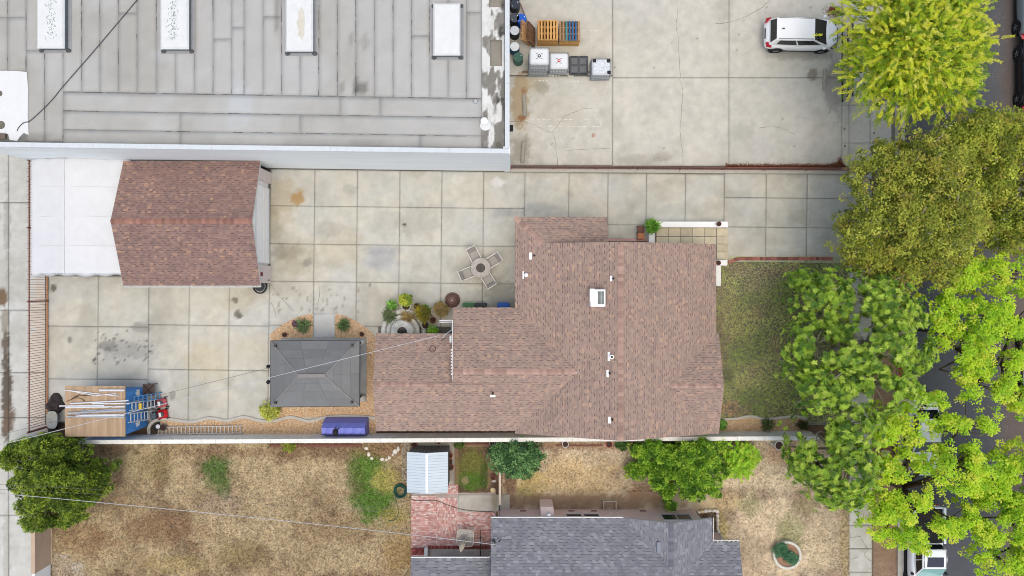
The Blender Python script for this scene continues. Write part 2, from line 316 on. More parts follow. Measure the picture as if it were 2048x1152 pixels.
while y < 1400: slabs(sw, [1698, 1744], [y, y + 47], swfn, .03, .012, False); y += 47
for pts in ([(1700, 1075), (1722, 1072)], [(1722, 1078), (1734, 1098), (1728, 1110), (1742, 1122)], [(1703, 1118), (1716, 1113)]): ribbon([P(*p) for p in smooth_pts([(a, b, 0) for a, b in pts], 4) for p in [(p[0], p[1])]], .03, .034, .5).obj('crack', mCrack, sw)
pkfn = blobs(lambda x, y: mixc(C(134, 104, 84), C(160, 138, 116), fbm(x * 1.5, y * 1.5, 55, 5)), [(1765, 905, 24, 40, C(120, 74, 52), .8), (1770, 1090, 22, 60, C(150, 126, 100), .6)])
pk = grid('parkway_strip', [P(1745, 1500, .015), P(1795, 1500, .015), P(1795, 345, .015), P(1745, 345, .015)], mLawn, .2, pkfn, None, .05); pk['kind'] = 'structure'

# ---------------- lawns: soil sheet + tufts
def tufts(name, q, n, colfn, parent, h=.07, r=.06, mask=None, z=.02, jit=1.0):
    a, b, c_, d = [np.array(p) for p in q]; u = RNG.random(n)[:, None]; v = RNG.random(n)[:, None]
    p = a * (1 - u) * (1 - v) + b * u * (1 - v) + c_ * u * v + d * (1 - u) * v; p[:, 2] = z
    cols = colfn(p[:, 0], p[:, 1])
    if mask is not None: k = mask(p[:, 0], p[:, 1]); p = p[k]; cols = cols[k]
    n = len(p); cols = cols * (1 + (RNG.random(n)[:, None] - .5) * jit) * 1.15; dry = RNG.random(n) < .16; cols[dry] = cols[dry] * .5 + np.array(C(222, 206, 172)) * .5
    Vs = []; Fs = []; Cs = []
    for b_ in range(3):
        an = RNG.random(n) * 6.283; ln = r * (.6 + RNG.random(n)); hh = h * (.3 + RNG.random(n)); w = .012 + .012 * RNG.random(n)
        dx, dy = np.cos(an), np.sin(an); A = p.copy(); A[:, 0] -= dy * w; A[:, 1] += dx * w; B = p.copy(); B[:, 0] += dy * w; B[:, 1] -= dx * w
        T = p.copy(); T[:, 0] += dx * ln; T[:, 1] += dy * ln; T[:, 2] += hh
        k = len(Vs) * n; Vs += [A, B, T]; Fs.append(np.stack([np.arange(n) + k, np.arange(n) + k + n, np.arange(n) + k + 2 * n], 1)); Cs.append(cols * (.85 + .3 * RNG.random(n)[:, None]))
    o = link(bpy.data.objects.new(name, rawmesh(name, np.concatenate(Vs), np.concatenate(Fs), mBlade, np.concatenate(Cs))), None)
    return o
DRY1, DRY2, BROWN, GRN, GRN2, YEL = C(202, 182, 145), C(178, 155, 120), C(146, 120, 92), C(84, 112, 44), C(104, 116, 52), C(176, 158, 84)
def dryfn(seed, a=DRY1, b=DRY2, c=BROWN):
    def f(x, y):
        k = mixc(a, b, sstep(.35, .65, fbm(x * .55, y * .55, seed, 5))); t = sstep(.5, .75, fbm(x * .8 + 3, y * .8, seed + 4, 5)) * .8
        k = k * (1 - t[:, None]) + np.array(c) * t[:, None]; return k * (1 + .5 * (fbm(x * 5, y * 5, seed + 8, 3) - .5))[:, None]
    return f
bl = blobs(dryfn(101), [(435, 942, 38, 38, C(92, 122, 56), 1.15), (445, 975, 18, 24, C(104, 122, 64), .8), (735, 935, 42, 52, C(98, 136, 46), 1.2), (750, 1000, 58, 52, C(92, 132, 44), 1.2), (770, 960, 34, 30, C(196, 184, 104), .9), (790, 1030, 34, 24, C(190, 172, 92), .7), (720, 905, 30, 14, C(120, 118, 62), .7), (710, 960, 20, 40, C(108, 122, 60), .6), (300, 930, 60, 40, C(190, 180, 120), .3), (760, 900, 60, 18, C(158, 122, 92), .9), (235, 900, 50, 14, C(120, 90, 66), .8),
                      (330, 1060, 110, 40, C(156, 118, 84), .55), (180, 1080, 70, 40, C(160, 122, 84), .6), (480, 1110, 60, 30, C(190, 172, 116), .4), (580, 890, 60, 9, C(124, 120, 62), .6), (350, 1130, 80, 24, C(196, 176, 112), .5), (800, 1105, 40, 40, C(196, 160, 90), .5), (440, 1010, 60, 30, C(188, 166, 150), .5), (500, 905, 160, 10, C(140, 108, 82), .6)], .45, 61)
q = [P(104, 1330, .0), P(823, 1330, .0), P(823, 885, .0), P(104, 885, .0)]
o = grid('back_lawn', q, mLawn, .14, bl, None, .05); o['kind'] = 'structure'
tag(tufts('dry_grass', q, 60000, bl, None), 'straw coloured dry grass of the lawn behind the block wall', 'grass', None, 'stuff')
ffn = blobs(dryfn(131, C(138, 140, 84), C(106, 120, 58), C(120, 106, 78)), [(1520, 560, 50, 40, C(150, 132, 110), .6), (1560, 600, 40, 60, C(104, 118, 42), .6), (1500, 800, 40, 24, C(84, 104, 44), .7), (1560, 780, 40, 40, C(96, 118, 40), .6), (1458, 815, 20, 16, C(142, 112, 86), .8), (1480, 640, 40, 60, C(128, 120, 66), .4), (1455, 750, 12, 12, C(70, 72, 40), .6), (1570, 545, 50, 14, C(136, 112, 86), .6), (1560, 690, 30, 30, C(134, 106, 82), .5)], .5, 63)
q = [P(1430, 845, .002), P(1699, 845, .002), P(1699, 512, .002), P(1430, 512, .002)]
ffn0 = ffn; ffn = lambda x, y: np.minimum(ffn0(x, y) * 2.6, .6)
o = grid('front_lawn', q, mLawn, .14, ffn, None, .05); o['kind'] = 'structure'
tag(tufts('front_grass', q, 34000, ffn, None, .05, .05, None, .02, .6), 'patchy green and brown grass in front of the brown roofed house', 'grass', None, 'stuff')
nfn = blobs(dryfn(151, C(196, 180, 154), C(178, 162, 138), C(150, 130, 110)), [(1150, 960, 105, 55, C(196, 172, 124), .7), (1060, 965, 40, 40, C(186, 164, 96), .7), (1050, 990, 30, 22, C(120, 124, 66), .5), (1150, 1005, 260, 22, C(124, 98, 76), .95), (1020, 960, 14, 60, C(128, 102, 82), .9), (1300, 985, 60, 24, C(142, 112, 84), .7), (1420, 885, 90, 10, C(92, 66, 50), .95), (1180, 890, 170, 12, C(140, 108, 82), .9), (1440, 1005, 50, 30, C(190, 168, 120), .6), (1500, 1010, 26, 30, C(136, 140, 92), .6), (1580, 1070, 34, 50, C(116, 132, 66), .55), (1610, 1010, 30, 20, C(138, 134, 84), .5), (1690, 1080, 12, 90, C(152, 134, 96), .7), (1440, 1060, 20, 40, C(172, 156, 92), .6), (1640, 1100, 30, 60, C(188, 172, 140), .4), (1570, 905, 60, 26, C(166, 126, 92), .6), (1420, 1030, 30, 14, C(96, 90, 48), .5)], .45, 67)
q = [P(1003, 1330, .001), P(1699, 1330, .001), P(1699, 878, .001), P(1003, 878, .001)]
nfn0 = nfn; nfn = lambda x, y: np.minimum(nfn0(x, y) * 1.4, .7)
o = grid('neighbour_lawn', q, mLawn, .14, nfn, None, .05); o['kind'] = 'structure'
tag(tufts('neighbour_grass', q, 50000, nfn, None, .055, .055, lambda x, y: ~((y < P(0, 985).y) & (x < P(1430, 0).x) & (y > P(0, 1022).y))), 'dry beige grass round the grey roofed house', 'grass', None, 'stuff')
sfn = blobs(lambda x, y: mixc(C(146, 116, 94), C(120, 94, 74), fbm(x, y, 71, 5)), [(947, 935, 36, 50, C(150, 152, 74), 1.15), (946, 962, 34, 24, C(104, 146, 44), 1.15), (968, 950, 9, 30, C(82, 112, 40), .7), (930, 960, 8, 8, C(190, 172, 132), .8), (990, 990, 14, 30, C(82, 66, 50), .8)], .3, 71)
q = [P(904, 1045, .003), P(1004, 1045, .003), P(1004, 880, .003), P(904, 880, .003)]
o = grid('side_garden', q, mLawn, .1, sfn, None, .05); o['kind'] = 'structure'
tag(tufts('side_grass', [P(918, 984, 0), P(974, 984, 0), P(974, 896, 0), P(918, 896, 0)], 8000, sfn, None, .06, .05), 'small green grass patch between the metal shed and the low fence', 'grass', None, 'stuff')

# ---------------- pebble beds: real pebbles over a base
mPeb = M('pebble', (.5, .4, .3), .8, 0, pal=[(0, C(206, 166, 124)), (.3, C(228, 196, 156)), (.55, C(238, 214, 180)), (.8, C(216, 178, 138)), (.93, C(238, 226, 206)), (1, C(160, 122, 92))])
mPebBase = M('pebble_bed_earth', C(204, 166, 126), .95, .3, 10)
def inpoly(px, py, poly):
    r = np.zeros(len(px), bool); j = len(poly) - 1
    for i in range(len(poly)):
        xi, yi = poly[i]; xj, yj = poly[j]; c = ((yi > py) != (yj > py)) & (px < (xj - xi) * (py - yi) / (yj - yi + 1e-12) + xi); r ^= c; j = i
    return r
def pebbles(name, polypx, label, dens=420, z=.05):
    w = [P(*p) for p in polypx]; w2 = [(p.x, p.y) for p in w]
    MB().prism(w2, .0, z).obj(name + '_bed', mPebBase)['kind'] = 'structure'
    xs = [p[0] for p in w2]; ys = [p[1] for p in w2]; A = (max(xs) - min(xs)) * (max(ys) - min(ys)); n = int(A * dens)
    x = RNG.uniform(min(xs), max(xs), n); y = RNG.uniform(min(ys), max(ys), n); k = inpoly(x, y, w2); x = x[k]; y = y[k]; n = len(x)
    r = .018 + .026 * RNG.random(n); an = RNG.random(n) * 6.28; V = []; base = np.stack([x, y, np.full(n, z)], 1)
    for a, zz in [(i * math.pi / 2, 0) for i in range(4)]:
        o_ = base.copy(); o_[:, 0] += np.cos(an + a) * r * (.7 + .6 * RNG.random(n)); o_[:, 1] += np.sin(an + a) * r * (.7 + .6 * RNG.random(n)); V.append(o_)
    t = base.copy(); t[:, 2] += r * .8; V.append(t); i = np.arange(n)
    F = np.concatenate([np.stack([i + a * n, i + ((a + 1) % 4) * n, i + 4 * n], 1) for a in range(4)])
    o = link(bpy.data.objects.new(name, rawmesh(name, np.concatenate(V), F, mPeb)))
    return tag(o, label, 'gravel', None, 'stuff')
pebbles('gazebo_gravel', [(541, 835), (648, 833), (752, 833), (752, 677), (745, 667), (736, 659), (726, 651), (715, 644), (704, 638), (693, 633), (682, 630), (671, 628), (671, 676), (626, 676), (626, 628), (615, 629.5), (604, 632), (592, 636), (580, 641), (568, 648), (557, 655), (548, 662), (541, 669)], 'tan gravel bed in a half oval around the gazebo')
pebbles('wall_gravel', [(318, 868), (752, 868), (752, 836), (735, 834), (700, 834), (648, 836), (618, 843), (585, 835), (550, 842), (520, 841), (490, 835), (455, 842), (420, 838), (385, 844), (350, 841), (322, 842)], 'tan gravel strip between the wavy curb and the block wall')
pebbles('front_gravel', [(1437, 864), (1612, 864), (1612, 838), (1590, 834), (1560, 836), (1530, 840), (1500, 834), (1470, 838), (1437, 839)], 'tan gravel strip along the front lawn')
mCurb = M('curb_concrete', C(208, 202, 190), .85, .14, 4, 6, .2, 50)
def curb(name, pts, label, w=.2):
    pts = smooth_pts([P(*p) for p in pts], 6); mb = MB(); vs = []
    for i, p in enumerate(pts):
        d = (pts[min(i + 1, len(pts) - 1)] - pts[max(i - 1, 0)]).normalized(); n = Vector((-d.y, d.x, 0)) * w / 2
        for o_, z in ((-1, 0), (-1, .09), (-.75, .12), (.75, .12), (1, .09), (1, 0)): vs.append(p + n * o_ + Vector((0, 0, z)))
    mb.add(vs, [(6 * i + k + 1, 6 * i + k, 6 * i + 6 + k, 6 * i + 7 + k) for i in range(len(pts) - 1) for k in range(5)] + [(0, 1, 2, 3, 4, 5), tuple(len(vs) - 6 + k for k in (5, 4, 3, 2, 1, 0))])
    return tag(mb.obj(name, mCurb), label, 'curb')
curb('garden_curb', [(299, 868), (299, 855), (305, 845), (318, 838), (335, 837), (360, 841), (388, 843), (420, 836), (455, 841), (488, 834), (520, 841), (550, 841), (583, 834), (618, 842), (648, 835), (690, 832), (736, 834), (752, 837)], 'wavy pale concrete curb edging the gravel along the back yard')
curb('lawn_curb', [(1437, 838), (1470, 837), (1500, 832), (1530, 838), (1560, 835), (1590, 832), (1612, 837)], 'wavy white curb between the front lawn and its gravel strip', .16)
g = [P(627, 676, .06), P(670, 676, .06), P(670, 627, .06), P(627, 627, .06)]
o = grid('gazebo_path', g, mConc, .12, conc_fn(C(214, 214, 212), C(204, 204, 200), C(188, 186, 180), 201), None, .05); o['kind'] = 'structure'
o = grid('gazebo_pad', [P(562, 803, .08), P(733, 803, .08), P(733, 676, .08), P(562, 676, .08)], mConc, .2, conc_fn(C(190, 190, 184), C(176, 176, 170), C(160, 158, 150), 205), None, .08); o['kind'] = 'structure'
# brick edging of the driveway
eb = MB().box(P(1457, 0).x, P(0, 521).y, 0, P(1665, 0).x, P(0, 514.5).y, .03).obj('brick_edging', mJoint); tag(eb, 'red brick edging between the driveway and the front lawn', 'edging')
mBr = M('edging_brick', C(172, 108, 96), .85, .2, 9, 5, .3, 50, objvar=.2)
bm = MB().box(-.085, -.1, 0, .085, .1, .09, .012).mesh('brick', mBr)
for k in range(37):
    x = 1460 + k * 5.6; yy = 517.5 + max(0, (1482 - x) / 22) ** 2 * 6; q = P(x, yy); inst(bm, 'brick', eb, (q.x, q.y, .0), (0, 0, (.32 * max(0, (1482 - x) / 22))))
# neighbour's paths
o = grid('shed_path', pq(803, 884, 822, 966, .02), mConc, .12, conc_fn(C(196, 188, 172), C(180, 170, 152), C(160, 150, 132), 211), None, .05); o['kind'] = 'structure'
o = grid('shed_path', pq(822, 884, 909, 988, .018), mConc, .15, conc_fn(C(190, 182, 166), C(176, 168, 152), C(156, 148, 132), 213), None, .05); o['kind'] = 'structure'
slb = grid('garden_slab', pq(916, 989, 1020, 1023, .03), mConc, .12, blobs(conc_fn(C(204, 198, 186), C(194, 186, 172), C(176, 168, 152), 215), [(990, 1000, 7, 22, C(150, 138, 110), .6)]), None, .05); slb['kind'] = 'structure'
o = grid('corner_paving', [P(104, 1330, .02), P(140, 1330, .02), P(142, 1113, .02), P(104, 1103, .02)], mConc, .15, conc_fn(C(196, 180, 164), C(184, 168, 150), C(170, 150, 130), 217), None, .05); o['kind'] = 'structure'
o = grid('corner_paving', [P(143, 1330, .024), P(190, 1330, .024), P(166, 1124, .024), P(143, 1124, .024)], mConc, .15, conc_fn(C(204, 196, 180), C(196, 184, 166), C(180, 166, 146), 219), None, .05); o['kind'] = 'structure'
# brick patio: joined bricks, each about six photo pixels
mPatio = M('patio_brick', (.4, .2, .2), .85, .25, 2.2, 6, pal=[(0, C(200, 140, 130)), (.4, C(220, 166, 156)), (.7, C(228, 186, 176)), (1, C(240, 220, 212))])
pat = base_sheet('brick_patio', pq(822, 985, 992, 1112, .012), M('pale_mortar', C(226, 206, 196), .9, .25, 3)); V = []; F = []
def brickfield(x0, y0, x1, y1, mb, bw=.2, bh=.1, g=.012, z=.034):
    a = P(x0, y1); b = P(x1, y0); y = a.y; r = 0
    while y + bh < b.y:
        x = a.x - (bw / 2 if r % 2 else 0)
        while x < b.x:
            xa = max(x, a.x); xb = min(x + bw - g, b.x)
            if xb - xa > .03: zz = z + random.uniform(-.006, .004); mb.add([(xa, y, zz), (xb, y, zz), (xb, y + bh - g, zz), (xa, y + bh - g, zz), (xa, y, 0), (xb, y, 0)], [(0, 1, 2, 3), (4, 5, 1, 0)])
            x += bw
        y += bh; r += 1
mb = MB(); brickfield(823, 988, 872, 1100, mb); brickfield(872, 988, 914, 1100, mb, .1, .2); brickfield(914, 1024, 992, 1090, mb); brickfield(893, 966, 916, 988, mb)
mb.obj('bricks', mPatio, pat)['kind'] = 'stuff'
mb = MB(); brickfield(856, 1089, 992, 1097, mb, .08, .2, .012, .07); tag(mb.obj('brick_border', M('dark_red_brick', (.2, .1, .08), .85, .2, 3, pal=[(0, C(120, 52, 48)), (.6, C(146, 70, 64)), (1, C(170, 96, 88))]), pat), kind='stuff')
o = grid('patio_slab', pq(857, 1098, 992, 1140, .04), mConc, .12, conc_fn(C(196, 192, 182), C(182, 178, 168), C(160, 154, 142), 221), None, .05); o['kind'] = 'structure'
# ---------------------------------------------------------------- roofs
mDeck = M('roof_underlay', C(120, 99, 97), .95, .2, 8)
BR = [(0, C(158, 137, 126)), (.22, C(166, 144, 132)), (.5, C(173, 149, 136)), (.76, C(178, 153, 139)), (.9, C(184, 155, 139)), (.96, C(198, 166, 142)), (1, C(152, 133, 125))]
mTab = M('brown_shingle', (.3, .2, .2), .95, .07, .5, 4, .3, 140, pal=BR, fine=.08)
GB = [(0, C(140, 116, 110)), (.3, C(148, 122, 115)), (.6, C(155, 128, 119)), (.88, C(163, 133, 121)), (.95, C(186, 150, 127)), (1, C(132, 110, 106))]
mTabG = M('red_brown_shingle', (.3, .2, .2), .95, .10, .6, 4, .3, 140, pal=GB, fine=.1)
GY = [(0, C(126, 127, 134)), (.3, C(134, 135, 142)), (.6, C(140, 141, 147)), (.85, C(146, 147, 153)), (1, C(160, 161, 167))]
mTabN = M('grey_shingle', (.2, .2, .25), .95, .10, .6, 4, .3, 140, pal=GY, fine=.1)
mDeckN = M('grey_roof_underlay', C(108, 109, 115), .95, .2, 8); mDeckG = M('garage_roof_underlay', C(108, 82, 78), .95, .2, 8)
mFascia = M('white_fascia', C(226, 224, 220), .6, .06, 5)
def clipspans(poly, v):                  # u intervals of polygon [(u,v)] at height v
    xs = []
    for (a, b), (c, d) in zip(poly, poly[1:] + poly[:1]):
        if (b <= v < d) or (d <= v < b): xs.append(a + (v - b) / (d - b) * (c - a))
    xs.sort(); return list(zip(xs[::2], xs[1::2]))
def slope(parent, faces, mtab, mdeck, mfas, expo=.138, th=.13, tabw=(.13, .26)):
    deck = MB(); tabs = MB(); base = MB()
    for pts in faces:
        pts = [Vector(p) for p in pts]; n = Vector((0, 0, 0))
        for i in range(len(pts)): n += (pts[i]).cross(pts[(i + 1) % len(pts)])
        n.normalize()
        if n.z < 0: n = -n; pts = pts[::-1]
        deck.prism(pts, [p.z - th for p in pts], [p.z for p in pts])
        u = Vector((0, 0, 1)).cross(n).normalized(); v = n.cross(u)
        if v.z < 0: v = -v; u = -u
        o = min(pts, key=lambda p: p.z); pl = [((p - o).dot(u), (p - o).dot(v)) for p in pts]
        V1 = max(b for a, b in pl); r = 0; v0 = -.0001
        while v0 < V1 - .02:
            v1 = min(v0 + expo, V1 - 1e-4); A = clipspans(pl, v0 + 2e-4); B = clipspans(pl, v1)
            if len(A) != len(B) or not A: A = B = clipspans(pl, (v0 + v1) / 2)
            for (a0, a1), (b0, b1) in zip(A, B):
                q = lambda uu, vv, h: o + u * uu + v * vv + n * h
                base.add([q(a0, v0, .010), q(a1, v0, .010), q(b1, v1, .004), q(b0, v1, .004)], [(0, 1, 2, 3)])
                L = max(a1 - a0, b1 - b0); t = 0; first = random.uniform(0, .25); kk = random.randint(0, 1)
                while t < L:
                    kk += 1; w = (random.uniform(*tabw) * (1.1 if kk % 2 else .8)) if t else first + .05; s0 = t / L; s1 = min(1, (t + w) / L); t += w
                    gp = (.0 if random.random() < .85 else .02) if kk % 2 else random.choice((.03, .036, .042, .0)); hh = .014 + random.random() * .01; f = gp / (v1 - v0) if v1 > v0 else 0
                    a_ = lambda s, g: (a0 + (a1 - a0) * s) * (1 - g) + (b0 + (b1 - b0) * s) * g
                    vs = v0 + gp
                    tabs.add([q(a_(s0, f), vs, hh), q(a_(s1, f), vs, hh), q(b0 + (b1 - b0) * s1, v1 + .004, .007), q(b0 + (b1 - b0) * s0, v1 + .004, .007), q(a_(s0, f), vs, .002), q(a_(s1, f), vs, .002)], [(0, 1, 2, 3), (4, 5, 1, 0)])
            v0 += expo; r += 1
    roof = deck.obj('roof', [mfas], parent)
    tag(tabs.obj('shingles', mtab, roof), kind='stuff'); tag(base.obj('shingle_shadow_layer', mdeck, roof), kind='stuff')
    return roof
def ridge(roof, a, b, mtab, w=.15, dip=.045, step=.2, name='ridge_cap'):
    a = Vector(a); b = Vector(b); d = (b - a).normalized(); s = d.cross(Vector((0, 0, 1))).normalized(); n = max(1, int((b - a).length / step))
    mb = MB(); L = step * 1.08
    up = s.cross(d)
    for zz, k in ((.0, 0), (.012, L)): mb.v += [tuple(Vector((k, -w, -dip + zz))), (k, 0, zz + .012), (k, w, -dip + zz)]
    mb.f = [(0, 3, 4, 1), (1, 4, 5, 2), (0, 1, 2)]; mb.mi = [0] * 3; me = mb.mesh(name, mtab)
    R = Matrix((d, -s if (Vector((0, 0, 1)).cross(d)).dot(s) < 0 else s, up if up.z > 0 else -up)).transposed()
    for i in range(n):
        o = inst(me, name, roof, a + d * (i * step) + Vector((0, 0, .022))); o.rotation_euler = R.to_euler()
mCapB = M('brown_cap_shingle', C(184, 152, 138), .95, .12, 3, 4, .3, 140, objvar=.12); mCapG = M('red_cap_shingle', C(164, 122, 108), .95, .12, 3, 4, .3, 140, objvar=.14); mCapN = M('grey_cap_shingle', C(128, 130, 140), .95, .12, 3, 4, .3, 140, objvar=.12)
def gable(mb, ax, c0, c1, at, zb, ze, zr, t=.15):   # triangular wall; ax 'x': spans x at y=at
    m = (c0 + c1) / 2; pr = [(c0, zb), (c1, zb), (c1, ze), (m, zr), (c0, ze)]
    vs = [((c, at + k, z) if ax == 'x' else (at + k, c, z)) for k in (0, t) for c, z in pr]; n = 5
    mb.add(vs, [tuple(range(n)), tuple(range(2 * n - 1, n - 1, -1))] + [(i + n, (i + 1) % n + n, (i + 1) % n, i) for i in range(n)])
mStucco = M('beige_stucco', C(214, 200, 186), .9, .08, 3, 5, .3, 90); mPink = M('pink_stucco', C(246, 218, 208, k=1.05), .9, .08, 2.5, 6, .3, 90); mWhiteW = M('white_stucco', C(238, 237, 234, k=1.02), .85, .05, 2, 5, .15, 70)
mGlass = M('dark_glass', C(40, 46, 50), .08, 0, spec=.6); mFrame = M('white_frame', C(236, 236, 234), .5, .04)
def window(parent, x0, x1, y, z0, z1, face, panes=2, ax='x'):
    w = MB(); g = MB(); t = .06 * face; fr = .05
    def bx(m, a, b, zz0, zz1, k0, k1):
        k0, k1 = sorted((y + k0, y + k1)); m.box(a, k0, zz0, b, k1, zz1) if ax == 'x' else m.box(k0, a, zz0, k1, b, zz1)
    bx(w, x0, x1, z0, z0 + fr, 0, t); bx(w, x0, x1, z1 - fr, z1, 0, t)
    for i in range(panes + 1): xx = x0 + (x1 - x0 - fr) * i / panes; bx(w, xx, xx + fr, z0 + fr, z1 - fr, 0, t)
    o = w.obj('window', mFrame, parent)
    for i in range(panes): g = MB(); a = x0 + (x1 - x0 - fr) * i / panes + fr; b = x0 + (x1 - x0 - fr) * (i + 1) / panes; bx(g, a, b, z0 + fr, z1 - fr, 0, t * .5); g.obj('pane', mGlass, o)
    return o
# ---------------- main house
EZ = 2.7; xw, xe = .17, 11.57; xr = 5.87; zr = 4.6; yN, yS = 2.5, -8.25; yWs, yWn = -8.11, -1.106; yWr = -4.608; zWr = 3.867; xW = -3.32
yVn = -2.58; yVr = (yWs + yVn) / 2; zVr = EZ + (yVn - yWs) / 6; xV = -7.71; yA = 4.026; dA = yA - yN; xA = 5.39
yBn = -2.58; yBr = (yBn + yS) / 2; hB = (yBn - yS) / 2; zB = EZ + hB / 3; xB = 11.73; xBa = xe - hB
house = thing('brown_roofed_house', 'large house with brown pink shingle roof in the middle of the lot', 'house', (4, -3, 0))
house.location = (0, 0, 0)
wallm = MB()
for a in ((xw + .45, yS + .35, xe - .4, yN - .3), (xW + .3, yWs + .45, xw + .6, yWn - .4), (xV + .35, yWs + .455, xW + .4, yVn - .4), (xw + .46, yN - .4, xA - .3, yA - .4), (xe - .5, yS + .36, xB - .35, yBn - .35)): wallm.box(a[0], a[1], 0, a[2], a[3], EZ - .06)
gable(wallm, 'x', xw + .45, xe - .4, yS + .352, 2.5, EZ + .0, zr - .16); gable(wallm, 'x', xw + .45, xe - .4, yN - .46, 2.5, EZ + .0, zr - .16)
gable(wallm, 'y', yVn - .4, yWs + .5, xV + .352, 2.5, EZ, zVr - .16); gable(wallm, 'y', yWn - .4, yWs + .5, xW + .31, 2.5, EZ, zWr - .16); gable(wallm, 'y', yS + .4, yBn - .35, xB - .5, 2.5, EZ, zB - .16)
wallm.obj('wall', mStucco, house)
window(house, 6.8, 8.4, yN - .295, .9, 2.1, 1); window(house, -2.0, -.6, yWn - .395, .9, 2.1, 1); window(house, 3.0, 4.6, yS + .348, .9, 2.1, -1); window(house, -6.6, -5.2, xe - .39, .9, 2.1, 1, 2, 'y')
window(house, -.4, 1.3, xe - .395, .9, 2.1, 1, 3, 'y'); window(house, 1.2, 3.0, yA - .395, .9, 2.1, 1)
d = MB().box(9.2, yN - .3, .15, 10.15, yN - .24, 2.2).obj('door', M('brown_door', C(96, 60, 44), .5, .1), house); MB().tube([(9.3, yN - .2, 1.1), (9.3, yN - .24, 1.1)], .03).obj('handle', M('brass', C(170, 140, 70), .3, 0, metal=1), d)
W_ = lambda x: EZ + (x - xw) / 3; E_ = lambda x: EZ + (xe - x) / 3
roof = slope(house, [
    [(xw, yA, EZ), (xw + dA, yN, W_(xw + dA)), (xr, yN, zr), (xr, yS, zr), (xw, yS, EZ), (xw, yWs, EZ), (xw + (zWr - EZ) * 3, yWr, zWr), (xw, yWn, EZ)][::-1],
    [(xr, yN, zr), (xe, yN, EZ), (xe, yBn, EZ), (xBa, yBr, zB), (xe, yS, EZ), (xr, yS, zr)][::-1],
    [(xV, yWs, EZ), (xw, yWs, EZ), (xw + (zWr - EZ) * 3, yWr, zWr), (xW, yWr, zWr), (xW, yVr, zVr), (xV, yVr, zVr)],
    [(xW, yWr, zWr), (xw + (zWr - EZ) * 3, yWr, zWr), (xw, yWn, EZ), (xW, yWn, EZ)],
    [(xV, yVr, zVr), (xW + .3, yVr, zVr), (xW + .3, yVn, EZ), (xV, yVn, EZ)],
    [(xw + dA, yN - .3, EZ + (dA + .3) / 3), (xA, yN - .3, EZ + (dA + .3) / 3), (xA, yA, EZ), (xw, yA, EZ), (xw + dA, yN, EZ + dA / 3)],
    [(xBa, yBr, zB), (xB, yBr, zB), (xB, yBn, EZ), (xe, yBn, EZ)], [(xe, yS, EZ), (xB, yS, EZ), (xB, yBr, zB), (xBa, yBr, zB)]], mTab, mDeck, mStucco)
ridge(roof, (xr, yS, zr), (xr, yN, zr), mCapB); ridge(roof, (xW, yWr, zWr), (xw + 3.5, yWr, zWr), mCapB); ridge(roof, (xV, yVr, zVr), (xW, yVr, zVr), mCapB, .12); ridge(roof, (xBa, yBr, zB), (xB, yBr, zB), mCapB, .12); ridge(roof, (xw, yA, EZ), (xw + dA, yN, EZ + dA / 3), mCapB)
mWhM = M('white_metal', C(242, 242, 242, k=1.05), .45, .04, 3, metal=0., spec=.5); mBlk = M('black_rubber', C(34, 34, 36), .7, .1); mSteel = M('galvanised_steel', C(190, 194, 198), .35, .08, 5, metal=.7)
def vent(x, y, w, l, cap, dx, kind, zoff=0.):   # x,y px at plate, cap px offset
    zz = 3.4
    for _ in range(3):
        q = P(x, y, zz)
        zz = EZ + ((q.x - xw) if q.x < xr and q.y > -20 else (xe - q.x)) / 3 if zoff == 0 else EZ + (q.y - yWs) / 3
    q = P(x, y, zz); a = w / S / 2; b = l / S / 2; pl = MB(); sl_ = (1 / 3 if zoff == 0 else 0); sy_ = 0 if zoff == 0 else 1 / 3
    sg = 1 if q.x < xr else -1
    pts = [(q.x - a, q.y - b), (q.x + a, q.y - b), (q.x + a, q.y + b), (q.x - a, q.y + b)]; zs = [zz + (px - q.x) * sl_ * sg + (py - q.y) * sy_ for px, py in pts]
    o = pl.prism(pts, [z + .0 for z in zs], [z + .045 for z in zs]).obj('vent_flashing', mWhM, roof)
    c = P(x + dx[0], y + dx[1], zz + .25); k = MB()
    if kind == 'pipe': k.lathe([(.055, -.35), (.055, 0.0), (.05, .0), (.03, -.02)], 12, c); m_ = mBlk
    elif kind == 'cap': k.lathe([(.05, -.35), (.05, -.08), (.12, -.08), (.12, -.02), (.08, .03), (.02, .045)], 14, c); m_ = mWhM
    else: k.lathe([(.09, -.35), (.09, -.02), (.12, -.02), (.12, .03), (.07, .03), (.06, -.03)], 14, c); m_ = mSteel
    ob = k.obj('vent_pipe', m_, roof)
    if kind == 'ring': MB().lathe([(.06, 0), (.055, .035)], 12, c).obj('vent_hole', mBlk, roof)
for a in ((1061, 512, 5, 13, 0, (8, -1), 'pipe'), (1046.5, 550, 3, 14, 0, (6, 0), 'cap'), (1222, 557, 4, 10, 0, (5, 0), 'pipe'), (1217.5, 713, 4, 16, 0, (6, 1), 'ring'), (1215, 747, 4, 13, 0, (5, 0), 'pipe'), (1219, 840, 5, 12, 0, (6, 0), 'pipe')): vent(*a)
vent(985.5, 792, 10, 4, 0, (0, -5), 'pipe', 1)
q = P(865.4, 697.7, 3.15); MB().tube([(q.x + .17 * math.cos(t * .42), q.y + .17 * math.sin(t * .42), 3.19 + .17 * math.sin(t * .42) * -.33) for t in range(16)], .022, 6).obj('attic_vent_ring', M('brown_metal', C(120, 80, 74), .6), roof)
